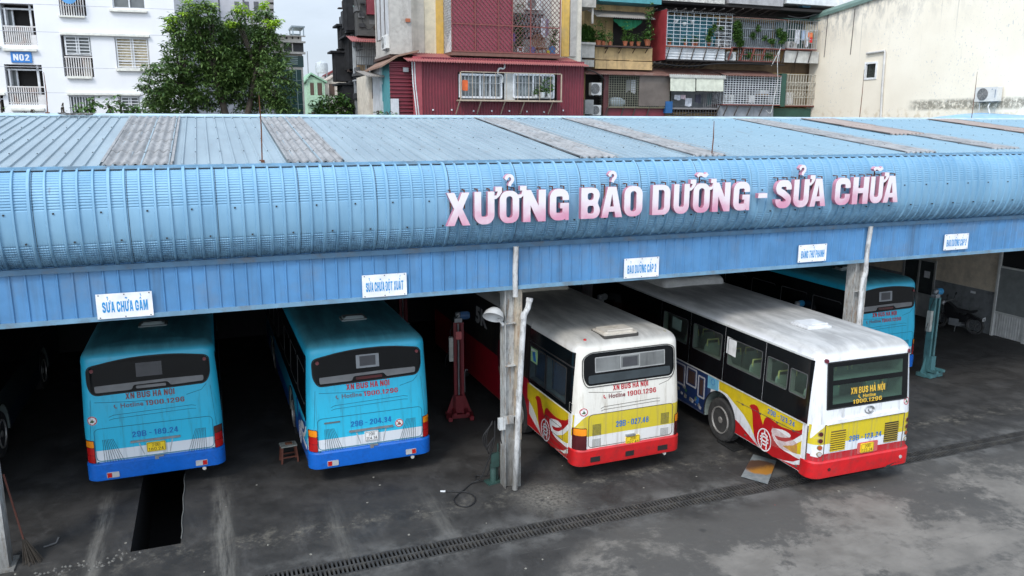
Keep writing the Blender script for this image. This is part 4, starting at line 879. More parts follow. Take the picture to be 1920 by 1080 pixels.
        rtext(t, 'Viettel', 3.35, 2.75, 1.98, 2.16, wt, .008, mleft, bold=.03); rplate(t, 'advert_panel', box_r(2.72, 3.05, 1.74, 1.92), wv, 0, .007, mleft); rtext(t, 'telecom', 3.02, 2.75, 1.78, 1.86, wt, .010, mleft)
        rtext(t, '5K', 5.9, 5.0, 2.0, 2.45, wt, .008, mleft, bold=.05)
        sk = mat('advert_figure_skin', (.28, .17, .13), .5)
        rplate(t, 'advert_figure', rpoly([(3.8, .75), (3.95, .9), (4.15, 1.2), (4.25, 1.6), (4.2, 1.95), (4.0, 2.0), (3.85, 1.9), (3.75, 1.5), (3.8, 1.1)], .06, 3), mat('advert_figure_dress', (.12, .01, .02), .5), 0, .007, mleft)
        rplate(t, 'advert_figure', [(4.02+.11*math.cos(k*PI/8), 2.10+.14*math.sin(k*PI/8)) for k in range(16)], sk, 0, .008, mleft); rplate(t, 'advert_figure', rpoly([(3.72, .70), (3.85, .62), (3.95, .9), (4.2, 1.25), (4.1, 1.3), (3.85, 1.05)], .04, 3), sk, 0, .009, mleft)
        for y in (.6, 1.5, 2.4, 3.4): 
            for x in (-.85, -.4): seat_mb(x, y).build('seat', [SEATB, SEATB], t)
        plate(t, .07, .79, '29B', '027.48', PLY, .32, .18); rplate(t, 'corner_swoosh', [(-1.243, 1.14), (-1.21, 1.20), (-1.16, 1.29), (-1.10, 1.37), (-1.03, 1.425), (-.97, 1.45), (-.97, 1.49), (-1.243, 1.49)], SWH, -.002, .0025)
        no_fire(t, -1.06, 1.53, .085)
        rlines(t, 'fuel_flap', [rpoly([(.10, 1.50), (.20, 1.50), (.22, 1.68), (.10, 1.68)], .03, 3)], mat('pale_seam', (.4, .38, .34), .6), .01, .006, mleft, True)
    else:
        mb = MB()
        for a, b, c, d in rects(-.95, 1.02, 1.79, 2.68, rear_hole): mb.plate(box_r(a, b, c, d), mrear, -.01, .006)
        o = mb.build('rear_window', BWIN, t); rlines(o, 'window_seal', [box_r(-.96, 1.03, 1.78, 2.69)], BLACK, .025, .009, closed=True)
        for a, b, c, d in rear_hole: rplate(o, 'window_glass', box_r(a, b, c, d), glass_mat('green_rear_glass', (.50, .66, .58), .22), 0, .003)
        rtext(o, 'XN BUS HÀ NỘI', -.40, .45, 2.02, 2.15, LYE, .012, bold=.05); rtext(o, 'Hotline', -.10, .22, 1.925, 1.995, LYE, .012, bold=.03); rtext(o, '1900.1296', -.34, .38, 1.825, 1.905, LYE, .012, bold=.04); rlines(o, 'phone_symbol', [[(-.19, 1.99), (-.20, 1.96), (-.185, 1.935), (-.155, 1.93)]], LYE, .02, .012)
        for x in (-1.0, 1.06): rplate(t, 'marker_light', [(x+.042*math.cos(2*PI*k/14), 2.735+.042*math.sin(2*PI*k/14)) for k in range(14)], mat('plum_lens', (.12, .015, .03), .3), -.03, .03)
        rtext(t, num, -.38, .44, 1.055, 1.17, LBL, bold=.04)
        rlines(t, 'engine_cover_seam', [[(-.98, .72), (-.98, 1.47)]], SEAM, .018); rlines(t, 'engine_cover_seam', [[(.99, .72), (.99, 1.47)]], SEAM, .018); rlines(t, 'engine_cover_seam', [[(-.98, 1.475), (.99, 1.475)]], SEAM, .012)
        mb = MB(); mb.plate([(-.96, 1.48), (-.8, 1.56), (.8, 1.58), (.97, 1.50)], mrear, 0, .035); mb.build('cover_ledge', SWH, t)
        mb = MB(); n = 20; cx, cz = .08, 1.66
        mb.tube([mrear(cx+.115*math.cos(2*PI*k/n), cz+.07*math.sin(2*PI*k/n), .012) for k in range(n)], .012, 6, closed=True); mb.tube([mrear(cx+.03+.06*math.cos(2*PI*k/n), cz+.045*math.sin(2*PI*k/n), .014) for k in range(n)], .010, 6, closed=True)
        mb.build('maker_badge', STEEL, t, smooth=60)
        for x0, x1, hue in ((-.83, -.47, 0), (.51, .86, 1)):
            mb = MB(); f2 = MB()
            for k in range(9): v = .93+k*.046; mb.plate([(x0, v), (x1, v), (x1, v+.026), (x0, v+.026)], mrear, -.002, .004); f2.plate([(x0, v-.018), (x1, v-.018), (x1, v), (x0, v)], mrear, 0, .020)
            l = mb.build('louvre', mat('louvre_gap', (.09, .06, .02), .7) if not hue else mat('sooty_louvre', (.015, .013, .01), .8), t); f2.build('louvre_slat', SYE if not hue else mat('sooty_yellow', (.28, .20, .03), .6), l)
        for s in (-1, 1):
            for z, m_ in ((1.30, DLN), (1.16, DLN), (1.02, mat('orange_lens', (.35, .06, .015), .3)), (.885, CLR)):
                x = -1.075 if s < 0 else 1.09; z += 0 if s < 0 else .02
                l = rplate(t, 'tail_light', [(x+.05*math.cos(2*PI*k/14), z+.05*math.sin(2*PI*k/14)) for k in range(14)], mat('lamp_bezel', (.22, .18, .08), .5), -.02, .014); rplate(l, 'lens', [(x+.038*math.cos(2*PI*k/14), z+.038*math.sin(2*PI*k/14)) for k in range(14)], m_, 0, .026)
        for x in (-.85, .95): rplate(bp, 'reflector', [(x+.035*math.cos(2*PI*k/12), .56+.035*math.sin(2*PI*k/12)) for k in range(12)], DLN if x < 0 else CLR, 0, .012, mbr)
        rplate(t, 'plate_recess', rpoly(box_r(-.15, .36, .76, .99), .03, 3), mat('faded_red_panel', (.50, .10, .10), .5), 0, .012)
        rplate(bp, 'soot_stain', rpoly([(.55, .365), (.62, .42), (.8, .45), (1.1, .44), (1.2, .40), (1.2, .365)], .03, 3), RUBR, 0, .003, mbr)
        rlines(t, 'panel_seam', [[(.10, .44), (.10, 1.43)]], SEAM, .022, .007, mleft); rlines(t, 'panel_seam', [[(2.35, 1.17), (.24, 1.20)], [(1.40, .44), (1.40, .62)]], SEAM, .008, .009, mleft)
        for k_, (a_, z_) in enumerate(((.45, 1.185), (.95, 1.18), (1.5, 1.175), (2.1, 1.17), (.3, .5), (1.95, .52))): rplate(t, 'hinge', box_r(a_, a_+.06, z_-.015, z_+.015), SEAM, 0, .014, mleft)
        rplate(t, 'corner_swoosh', [(-1.243, 1.14), (-1.21, 1.20), (-1.16, 1.29), (-1.10, 1.37), (-1.03, 1.425), (-1.0, 1.45), (-1.0, 1.49), (-1.243, 1.49)], SWH, -.002, .0025); rplate(t, 'corner_stripe', [(-1.243, .84), (-1.243, .99), (-1.12, 1.03), (-.99, 1.08), (-.99, .88), (-1.10, .82)], SWH, -.002, .0025)
        plate(t, .08, .875, '29B', '123.24', PLY, .32, .19, .035); no_fire(t, 1.03, 1.72, .08)
        hatch = ((-.40, .22), (1.35, 1.95))
        mb = MB()
        for a, b in wn:
            for a2, b2, c, d in rects(a, b, 1.46, 2.73, lites): mb.plate([(a2, c), (b2, c), (b2, d), (a2, d)], mleft, -.002, .006)
        mb.plate([(5.706, 1.46), (9.7, 1.46), (9.7, 2.73), (5.706, 2.73)], mleft, -.002, .006)
        sw = mb.build('side_window', BWIN, t)
        gl = glass_mat('tinted_side_glass', (.62, .68, .62), .16)
        for a, b, c, d in lites: rplate(sw, 'window_glass', rpoly(box_r(a, b, c, d), .03, 3), gl, 0, .003, mleft)
        rlines(sw, 'window_frame', [rpoly(box_r(a, b, c, d), .04, 3) for a, b, c, d in lites], mat('window_frame_grey', (.10, .10, .10), .4), .016, .010, mleft, True)
        rlines(t, 'rain_gutter', [[(.16, 2.755), (9.9, 2.755)]], mat('gutter_grey', (.5, .5, .48), .5), .03, .02, mleft); rlines(t, 'sill_rail', [[(.14, 1.445), (9.9, 1.445)]], mat('gutter_grey', (.5, .5, .48), .5), .025, .015, mleft)
        bird(t, SRE, SWH, SYE)
        rtext(t, num, 1.30, .46, 1.265, 1.375, LBL, .006, mleft, bold=.04)
        mb = MB()
        for k in range(22): mb.plate([(1.12-k*.036, .62+k*.006), (1.108-k*.036, .62+k*.006), (1.108-k*.036, 1.04-k*.003), (1.12-k*.036, 1.04-k*.003)], mleft, .0, .0085)
        mb.build('side_vent', mat('vent_shadow', (.33, .10, .09), .6), t)
        # printed advert in front of the rear wheel
        ab = rplate(t, 'advert_panel', [(3.48, .46), (9.7, .46), (9.7, 1.43), (3.48, 1.43)], mat('advert_navy', (.012, .03, .10), .4), -.002, .003, mleft)
        rplate(t, 'advert_panel', [(3.05, 1.17), (3.48, 1.12), (3.48, 1.43), (3.05, 1.43)], mat('advert_sky', (.16, .42, .58), .4), -.002, .003, mleft)
        rlines(t, 'advert_mark', [[(3.27+.07*math.cos(2*PI*k/14), 1.32+.07*math.sin(2*PI*k/14)) for k in range(14)]], LBL, .01, .006, mleft, True)
        ag = MB(); rr_ = random.Random(3)
        for k in range(60):
            y = rr_.uniform(3.6, 8.5); z = .48+abs(rr_.gauss(0, .18)); s = rr_.uniform(.04, .12)
            if z+s < 1.0: ag.plate([(y, z), (y+s, z+rr_.uniform(-.01, .03)), (y+s*.8, z+s), (y-.02, z+s*.8)], mleft, 0, .005+.0001*k, k % 4)
        for k, (a, b, c, d) in enumerate(((3.95, 4.35, .95, 1.38), (4.45, 4.95, .85, 1.36), (5.1, 5.5, .9, 1.38), (3.6, 3.85, .8, 1.3))): 
            for q in strip([(a, c), (b, c), (b, d), (a, d)], .035, True): ag.plate(q, mleft, 0, .012+.0003*k, 1)
            ag.plate(box_r(a+.06, b-.06, c+.06, d-.06), mleft, 0, .011, 4)
        ag.build('advert_print', [mat('advert_green', (.04, .12, .04), .5), mat('advert_grey', (.38, .38, .40), .5), mat('advert_stone', (.20, .19, .17), .5), mat('advert_blue', (.02, .10, .32), .5), mat('advert_brick', (.06, .035, .03), .5)], ab)
        for k in range(6):
            for x in (-.92, -.47, .55, .98): seat_mb(x, .55+k*.86, 0).build('seat', [SEAT, HAND], t)
        rplate(t, 'window_notice', [(2.52, 2.12), (2.86, 2.14), (2.86, 2.52), (2.52, 2.50)], SWH, .0, .008, mleft); rplate(t, 'window_notice', [(4.75, 2.15), (5.15, 2.17), (5.15, 2.45), (4.75, 2.43)], mat('pale_green_notice', (.22, .32, .28), .5), 0, .008, mleft)
    if kind == 'blue':
        if plates: plate(t, 0, .945, *plates)
        if sticker == 'L': no_fire(t, -1.07, 1.60)
        elif sticker == 'R': no_fire(t, .58, 1.13)
        if sticker == 'R': rplate(t, 'maker_badge', box_r(-.93, -.62, 1.315, 1.345), mat('badge_grey', (.12, .14, .15), .4), 0, .012); bird(t, SBL, SWH, None, .05)
    # roof hatch, roof seams, air conditioner
    (hx0, hx1), (hy0, hy1) = hatch; zt = ZR+RR+.02; mb = MB(); cr = body_top = M_
    hm = {'blue': mat('dusty_hatch', (.22, .26, .26), .6), 'w3': mat('cream_hatch', (.55, .50, .43), .5, dirt=((.2, .15, .1), .5, 4)), 'w4': mat('white_hatch', (.66, .66, .66), .5)}[kind]
    mb.plate(rpoly([(hx0, hy0), (hx1, hy0), (hx1, hy1), (hx0, hy1)], .06, 4), lambda u, v, d: (u, v, d), zt-.04, zt+.035, 0); mb.plate(rpoly([(hx0+.05, hy0+.05), (hx1-.05, hy0+.05), (hx1-.05, hy1-.05), (hx0+.05, hy1-.05)], .06, 4), lambda u, v, d: (u, v, d), zt+.03, zt+.075, 0)
    h = mb.build('roof_hatch', hm, t); mb = MB(); mb.plate(rpoly([(hx0-.02, hy0-.02), (hx1+.02, hy0-.02), (hx1+.02, hy1+.02), (hx0-.02, hy1+.02)], .06, 4), lambda u, v, d: (u, v, d), zt-.05, zt+.008); mb.build('hatch_seal', mat('hatch_rubber', (.05, .045, .04), .8), h); mb = MB(); mb.tube([(hx0+.1, hy0+.06, zt+.09), (hx1-.1, hy0+.06, zt+.09)], .018, 6); mb.build('hatch_handle', hm, h)
    mb = MB()
    for a in (-.62, .62): mb.box(a-.006, a+.006, .9, L-.6, zt-.03, zt+.004-.006)
    mb.box(-.62, .62, .9, .915, zt-.03, zt+.0); mb.build('roof_seam', mat('roof_seam', (.28, .27, .26), .7), t)
    ay = {'w3': (4.7, 6.9), 'w4': (6.1, 8.2), 'blue': (4.4, 6.6)}[kind]
    r_ = []
    for z, e in ((zt-.06, 0), (zt+.10, .02), (zt+.17, .06), (zt+.205, .14)): r_.append([(x, y, z) for x, y in [(q[0], q[1]) for q in rpoly([(-.95+e, ay[0]+e*1.6), (.95-e, ay[0]+e*1.6), (.95-e, ay[1]-e), (-.95+e, ay[1]-e)], .25, 5)]])
    loft(r_).build('air_conditioner', {'w3': mat('cream_shell', (.52, .47, .38), .5), 'w4': mat('white_shell', (.64, .63, .60), .5), 'blue': mat('blue_shell', (.10, .26, .32), .5)}[kind], t, smooth=50)
    return t
bus('blue', 'bright blue city bus numbered 29B - 189.24 parked over the inspection pit', (-1.33, 2.40), R(0), num='29B - 189.24', plates=('29B', '189.24', PLY), sticker='L')
bus('blue', 'bright blue city bus numbered 29B - 204.34 with a white licence plate', (2.73, 1.45), R(.6), num='29B - 204.34', plates=('29B', '204.34', PLW, .28, .20), sticker='R')
bus('w3', 'white and yellow bus numbered 29B - 027.48 with a rounded tail beside the steel column', (7.72, -.28), R(1.2), num='29B - 027.48', wheels=((-1, 3.06), (1, 3.06), (-1, 7.6), (1, 7.6)), L=10.0)
bus('w4', 'white, yellow and red bus numbered 29B - 123.24 standing furthest out in the yard', (11.77, -2.44), R(-.7), num='29B - 123.24', L=10.8)
bus('blue', 'bright blue city bus half hidden behind the white bus and the right column', (17.25, 2.45), R(0), num='', sticker='N')
bus('blue', 'dark bus in deep shadow at the left frame edge, only wheel and flank showing', (-5.82, 2.4), R(0), num='', sticker='N')
# ================================================================= lifts, motorcycle, small things
def lift(x, y, rot, m, label, h=2.35, motor='teal', box=True, fork=True):
    t = thing('column_lift', label, 'vehicle lift', (x, y, 0), rot, 'mobile column lifts')
    mb = MB()
    mb.box(-.16, .16, .06, .09, .12, h); mb.box(-.16, -.13, -.12, .06, .12, h); mb.box(.13, .16, -.12, .06, .12, h); mb.box(-.13, -.07, -.12, -.10, .12, h); mb.box(.07, .13, -.12, -.10, .12, h); mb.box(-.17, .17, -.13, .10, h, h+.02)
    mb.build('post', m, t)
    mb = MB(); mb.box(-.42, .42, -.20, .14, .02, .12); (mb.box(-.40, -.28, -.46, -.20, .03, .13), mb.box(.28, .40, -.46, -.20, .03, .13)) if fork else mb.box(-.36, .36, -.36, -.20, .02, .14)
    for s in (-1, 1):
        mb.add([(s*.17, -.02, .12), (s*.40, -.02, .12), (s*.17, -.02, .62), (s*.17, .01, .12), (s*.40, .01, .12), (s*.17, .01, .62)], [(0,1,2),(3,5,4),(0,3,4,1),(1,4,5,2),(2,5,3,0)])
    mb.build('base', m, t)
    mb = MB(); mb.tube([(0, -.04, .15), (0, -.04, h)], .028, 8); mb.build('screw_spindle', STEEL, t)
    mb = MB(); mb.box(-.13, .13, -.20, -.125, .16, .60); 
    for s in (-1, 1): mb.box(s*.20-.05, s*.20+.05, -.50, -.14, .18, .25)
    mb.build('carriage', m, t)
    mb = MB(); mb.box(-.12, .12, -.10, .08, h+.02, h+.12); mb.lathe([(.05, 0), (.09, .02), (.09, .12), (.05, .14)], (0, 0, h+.12), 'z', 14); mb.build('gearbox', GREY, t, smooth=40)
    mm = {'teal': mat('blue_motor', (.03, .22, .42), .4), 'grey': mat('grey_motor', (.22, .23, .23), .5), 'blue': mat('navy_motor', (.03, .09, .20), .5)}[motor]
    mb = MB(); mb.lathe([(.03, .05), (.085, .08), (.085, .34), (.07, .37), (.02, .38)], (0, 0, h+.17), 'x', 16)
    for k in range(8): a = 2*PI*k/8; mb.obox((.21, math.cos(a)*.09, h+.17+math.sin(a)*.09), .11, .012, .006, Matrix(((1,0,0),(0,-math.sin(a),math.cos(a)),(0,math.cos(a),math.sin(a)))).transposed())
    mb.build('motor', mm, t, smooth=40)
    if box:
        mb = MB(); mb.box(-.30, -.17, -.10, .05, h-.95, h-.35); b = mb.build('control_box', mat('pale_control_box', (.42, .42, .38), .5, dirt=((.1, .1, .1), .6, 5)), t)
        mb = MB(); mb.tube([(-.24, -.02, h-.4), (-.26, -.05, h-.2), (-.1, -.08, h+.1), (0, -.1, h+.2)], .012, 6); mb.tube([(-.3, -.03, h-.7), (-.42, -.04, h-.9), (-.40, -.02, h-1.1), (-.30, .0, h-1.0)], .010, 6); mb.build('cable', BLACK, b)
    mb = MB(); mb.tube([(.22, .10, .60), (.22, .14, 1.1), (.27, .16, 1.18), (.33, .15, 1.15)], .014, 6); mb.lathe([(.08, -.03), (.08, .03)], (.26, .16, .10), 'x', 12); mb.build('tow_handle', GREY, t, smooth=40)
    t.scale = (.78, .85, 1.0); return t
l = lift(5.42, 4.2, R(-8), REDP, 'red mobile column lift standing left of the rusty steel column', 2.42, 'blue')
mb = MB(); mb.plate(rpoly(box_r(-.09, .09, 2.02, 2.22), .03, 3), lambda u, v, d: (u, -.13-d, v), 0, .006); s_ = mb.build('warning_label', mat('pink_label', (.55, .12, .12), .5), l)
lift(19.15, 2.6, R(8), TEALP, 'teal mobile column lift with a blue motor in front of the cream wall', 2.30, 'teal', True, False)
lift(5.2, 9.2, R(0), REDP, 'red column lift deep in the gloom behind the second blue bus', 2.0, 'blue', False)
lift(10.35, 6.3, R(20), REDP, 'column lift with grey motor between the two white buses', 2.05, 'grey', False)
lift(15.75, 4.3, R(15), REDP, 'column lift with blue motor behind the white bus numbered 123.24', 1.85, 'teal', False)

# floodlight / lamp reflector on the column
t = thing('wall_lamp', 'white metal lamp reflector on a bracket high on the steel column', 'lamp', (5.1, .12, 3.38))
mb = MB(); C_ = Vector((-.20, 0, .20)); ax = Vector((-.45, -.55, -.70)).normalized(); u_ = ax.cross(Vector((0, 0, 1))).normalized(); w_ = u_.cross(ax); vs = []
for rr_, h_ in ((.03, -.16), (.10, -.14), (.17, -.06), (.20, .05), (.19, .05), (.15, -.05), (.08, -.12), (.02, -.13)):
    for k in range(20): vs.append(C_+ax*h_+(u_*math.cos(2*PI*k/20)*1.25+w_*math.sin(2*PI*k/20))*rr_*.85)
mb.add(vs, [(i*20+k, i*20+(k+1) % 20, (i+1)*20+(k+1) % 20, (i+1)*20+k) for i in range(7) for k in range(20)]+[tuple(range(20)), tuple(140+k for k in range(20))]); mb.bar((-.10, .02, .12), (.0, 0, .0), .05)
mb.build('reflector', mat('white_reflector', (.48, .48, .47), .4), t, smooth=50)
mb = MB(); mb.box(-.05, .14, -.02, .02, -.03, .0); mb.build('bracket', STEEL, t); mb = MB(); mb.tube([(.03, 0, 0), (.06, .02, .15), (.04, .02, .5)], .008, 6); mb.build('cable', BLACK, t)
# meter box on the column
t = thing('switch_box', 'small pale switch box fixed to the steel column at chest height', 'switch box', (5.03, .02, 1.30)); mb = MB(); mb.box(-.07, .05, -.06, .06, 0, .22); mb.build('box', PVC, t); mb = MB(); mb.tube([(-.02, 0, 0), (-.04, -.03, -.2), (-.01, 0, -.3)], .012, 6); mb.build('cable', BLACK, t)
# grease jack by the column
t = thing('hydraulic_jack', 'dark green hydraulic jack leaning against the foot of the steel column', 'jack', (5.0, .45, 0), R(10))
mb = MB(); mb.box(-.17, .17, -.12, .12, .0, .03); mb.lathe([(.07, .03), (.07, .38), (.05, .42)], (0, 0, 0), 'z', 14); mb.lathe([(.03, .42), (.03, .58)], (0, 0, 0), 'z', 10); mb.tube([(.1, 0, .03), (.12, .02, .8)], .014, 6); mb.box(-.09, .09, -.09, -.05, .35, .66); mb.build('body', mat('dark_green_paint', (.03, .07, .06), .5, dirt=((.02, .02, .02), .6, 5)), t, smooth=40)
# hose
pts = [(5.0, .35, 1.35), (4.96, .3, .9), (4.85, .4, .45), (4.72, .45, .12), (4.55, .5, .02), (4.32, .28, .02), (4.12, .10, .02), (4.0, -.08, .02), (4.02, -.32, .02), (4.18, -.42, .02), (4.36, -.28, .02), (4.42, -.05, .02), (4.34, .14, .02), (4.16, .24, .02), (3.95, .34, .02)]
def smooth(pts, n=6):
    P = [Vector(p) for p in pts]; out = []
    for i in range(len(P)-1):
        a, b, c, d = P[max(i-1, 0)], P[i], P[i+1], P[min(i+2, len(P)-1)]
        for k in range(n): u = k/n; out.append(.5*((2*b)+(-a+c)*u+(2*a-5*b+4*c-d)*u*u+(-a+3*b-3*c+d)*u**3))
    return out+[P[-1]]
mb = MB(); mb.tube(smooth(pts), .013, 6); mb.tube([(3.95, .34, .02), (3.86, .38, .02)], .018, 6, 1)
tag(mb.build('air_hose', [BLACK, WHITE], smooth=60), 'black air hose looping over the floor left of the column foot, with a silver nozzle', 'hose')
mb = MB()
for k in range(3): mb.tube(smooth([(5.0, .5, 1.3-k*.03), (4.88-k*.04, .5, 1.0), (4.92-k*.03, .5, .6+.08*k), (5.02, .48, .95)]), .011, 6)
mb.tube(smooth([(5.02, .6, .5), (4.95, .7, .05), (4.75, .8, .02), (4.7, .6, .02), (4.9, .5, .02), (5.15, .45, .03)]), .012, 6)
tag(mb.build('cable_bundle', BLACK, smooth=60), 'coiled black cables hung against the steel column above the jack', 'cable')
# stool
t = thing('stool', 'low wooden stool with a patterned top beside the second blue bus', 'stool', (1.20, 2.98, 0), R(5))
mb = MB(); mb.box(-.17, .17, -.13, .13, .36, .39, 0); mb.box(-.06, .08, -.05, .04, .39, .42, 1); mb.build('seat', [mat('worn_stool_top', (.24, .25, .22), .7, var=.3, scale=12), RUSTY], t)
wd = mat('reddish_wood', (.12, .035, .02), .6)
for sx in (-1, 1):
    for sy in (-1, 1): mb = MB(); mb.bar((sx*.17, sy*.12, 0), (sx*.14, sy*.10, .36), .035); mb.build('leg', wd, t)
mb = MB(); mb.bar((-.15, -.115, .13), (.15, -.115, .13), .025); mb.bar((-.15, .115, .13), (.15, .115, .13), .025); mb.build('stretcher', wd, t)
# metal sheet with rust and black tray by the white bus
def rust_sheet():
    m, tt, b = new_mat('rust_stained_plate'); g = NT(tt); o = g.obj(); x, y, z = g.xyz(o)
    d = g.math('ADD', g.n('ShaderNodeVectorMath', {0: o, 1: (.05, .05, 0)}, operation='DISTANCE').outputs[1], g.math('MULTIPLY', g.math('SUBTRACT', g.noise(o, 5, 5), .5), .25))
    c = g.mix(g.ss(g.noise(o, 8, 5), .3, .7), (.17, .20, .21), (.27, .29, .29)); c = g.mix(g.ss(d, .40, .30), c, g.mix(g.ss(g.math('ADD', y, g.math('MULTIPLY', g.noise(g.map(o, (3, 12, 1)), 4, 4), .3)), .05, .3), (.45, .20, .03), (.10, .05, .03)))
    tt.links.new(c, b.inputs['Base Color']); b.inputs['Roughness'].default_value = .6; b.inputs['Metallic'].default_value = .2; return m
mb = MB(); P4 = [(-.62, -.18), (-.33, -.66), (.58, .20), (.33, .66)]; mb.plate(P4, lambda u, v, d: (u, v, d), .018, .024)
tag(mb.build('metal_plate', rust_sheet(), loc=(10.48, -.99, 0)), 'square metal plate with an orange rust patch lying beside the white bus', 'metal plate')
mb = MB(); mb.plate([(-.17, .24), (.16, .32), (.14, -.32), (-.18, -.36)], lambda u, v, d: (u, v, d), .002, .02)
for a, b in (((-.17, .24), (.16, .32)), ((.16, .32), (.14, -.32)), ((.14, -.32), (-.18, -.36)), ((-.18, -.36), (-.17, .24))): mb.bar((a[0], a[1], .035), (b[0], b[1], .035), .03)
tag(mb.build('drip_tray', mat('black_tray', (.02, .02, .02), .5), loc=(10.68, .33, 0)), 'black oily tray on the floor by the rear wheel of the white bus', 'tray')
# broom by the left column
t = thing('broom', 'old dark broom leaning by the left column', 'broom', (-3.25, .35, 0)); mb = MB()
mb.bar((-.05, .08, .35), (-.25, .25, 1.5), .025); mb.build('handle', wd, t); mb = MB(); rb = random.Random(4)
for k in range(90): a = rb.uniform(0, 2*PI); r_ = rb.uniform(0, .16); mb.bar((-.05+.2*r_*math.cos(a), .08+.2*r_*math.sin(a), .38), (r_*math.cos(a)*1.2+.05, r_*math.sin(a)*1.2, 0), .006)
mb.build('bristles', mat('broom_straw', (.05, .04, .03), .9), t)
mb = MB(); mb.tube([(0, 0, .02), (.18, .06, .03), (.22, .12, .1)], .02, 6); tag(mb.build('metal_pipe', mat('dull_iron', (.06, .06, .06), .6), loc=(-3.1, .75, 0)), 'short bent pipe lying on the floor near the left column', 'pipe')
# litter on the yard: chips, leaf, plug
rb = random.Random(8); ch = None; lm = mat('pale_chip', (.25, .235, .20), .8)
for k in range(46):
    x = rb.uniform(-3.5, 14); y = rb.uniform(-3.5, 2.2)
    if -1.95 < y < -1.35 or (-1.75 < x < -.85 and y > 0): continue
    if ch is None:
        mb = MB(); mb.plate([(-.02, -.01), (.015, -.02), (.03, .005), (0, .02)], lambda u, v, d: (u, v, d), 0, .012); ch = mb.build('rubble_chip', lm); o = ch
    else: o = ch.copy(); COL.objects.link(o)
    o.location = (x, y, 0); o.rotation_euler.z = rb.uniform(0, 6); s = rb.uniform(.35, 1.1); o.scale = (s, s, s)
    tag(o, 'tiny pale chip of rubble lying on the dark concrete floor', 'rubble', 'rubble chips on the workshop floor')
# wheel chock / broken concrete lumps
mb = MB(); rb = random.Random(5)
for k in range(60):
    a = rb.uniform(-.85, .85); b = rb.gauss(0, .10)+a*.12; r_ = rb.uniform(.01, .045)
    mb.add([(a+r_*math.cos(q)*rb.uniform(.6, 1), b+r_*math.sin(q)*rb.uniform(.6, 1), 0) for q in (0, 1.3, 2.6, 3.9, 5.1)]+[(a, b, r_*.7)], [(0,1,5),(1,2,5),(2,3,5),(3,4,5),(4,0,5)])
o = tag(mb.build('rubble', mat('crumbled_concrete', (.115, .11, .10), .9), loc=(-2.35, -.12, 0)), 'crumbled concrete along the broken kerb below the first blue bus', 'rubble', kind='stuff')
# bracket kerb stone near column
# motorcycle
def motorcycle(x, y, rot):
    t = thing('motorcycle', 'black motorcycle parked against the cream and grey wall', 'motorcycle', (x, y, 0), rot)
    blk = mat('black_bodywork', (.012, .012, .013), .3, coat=.3); chrome = mat('dull_chrome', (.3, .3, .3), .3, .8)
    for yy in (-.62, .62):
        mb = MB(); mb.tube([(0, yy+.27*math.cos(2*PI*k/24), .30+.27*math.sin(2*PI*k/24)) for k in range(24)], .045, 8, closed=True); w = mb.build('wheel', TYRE, t, smooth=50)
        mb = MB(); mb.tube([(0, yy+.22*math.cos(2*PI*k/20), .30+.22*math.sin(2*PI*k/20)) for k in range(20)], .014, 6, closed=True); mb.lathe([(.05, -.05), (.05, .05)], (0, yy, .30), 'x', 10)
        for k in range(8): a = 2*PI*k/8; mb.bar((0, yy, .3), (0, yy+.22*math.cos(a), .3+.22*math.sin(a)), .012)
        mb.build('rim', chrome, w)
    mb = MB(); mb.tube(smooth([(0, .62, .30), (0, .5, .62), (0, .40, .92), (0, .38, 1.0)]), .03, 8); mb.tube([(-.30, .28, 1.06), (-.1, .36, 1.02), (.1, .36, 1.02), (.30, .28, 1.06)], .016, 6); mb.build('fork', chrome, t)
    mb = MB(); mb.plate(rpoly([(-.35, .40), (.1, .30), (.35, .45), (.45, .85), (.36, 1.0), (.1, .84), (-.1, .62), (-.4, .62)], .06, 4), lambda u, v, d: (d, u, v), -.10, .10); mb.build('body', blk, t)
    mb = MB(); mb.plate(rpoly([(.12, .80), (-.35, .78), (-.62, .86), (-.60, .76), (-.2, .68), (.10, .68)], .05, 4), lambda u, v, d: (d, u, v), -.12, .12); mb.build('seat', BLACK, t)
    mb = MB(); mb.plate(rpoly([(-.88, .55), (-.62, .62), (-.35, .72), (-.30, .62), (-.6, .50)], .04, 3), lambda u, v, d: (d, u, v), -.06, .06); mb.build('rear_mudguard', blk, t)
    mb = MB(); mb.box(-.10, .10, -.90, -.89, .52, .64); p = mb.build('licence_plate', PLW, t); mb = MB(); mb.box(-.07, .07, -.905, -.902, .585, .61); mb.box(-.06, .06, -.905, -.902, .545, .57); mb.build('plate_characters', INK, p)
    mb = MB(); mb.lathe([(.05, 0), (.09, .04), (.09, .10)], (0, .44, .92), 'y', 12); mb.build('headlight', CLR, t)
    for s in (-1, 1): mb = MB(); mb.bar((s*.24, .3, 1.06), (s*.30, .26, 1.24), .012); mb.plate(rpoly(box_r(s*.30-.05, s*.30+.05, 1.22, 1.30), .02, 3), lambda u, v, d: (u, .25+d, v), 0, .02); mb.build('mirror', BLACK, t)
    mb = MB(); mb.box(-.13, .13, -.12, .20, .20, .45); mb.tube(smooth([(.12, .15, .25), (.14, -.2, .22), (.15, -.65, .33)]), .035, 8); mb.build('engine', GREY, t)
    mb = MB(); mb.bar((-.02, .0, .25), (-.20, -.05, 0), .02); mb.build('stand', STEEL, t)
motorcycle(24.35, 6.05, R(15))
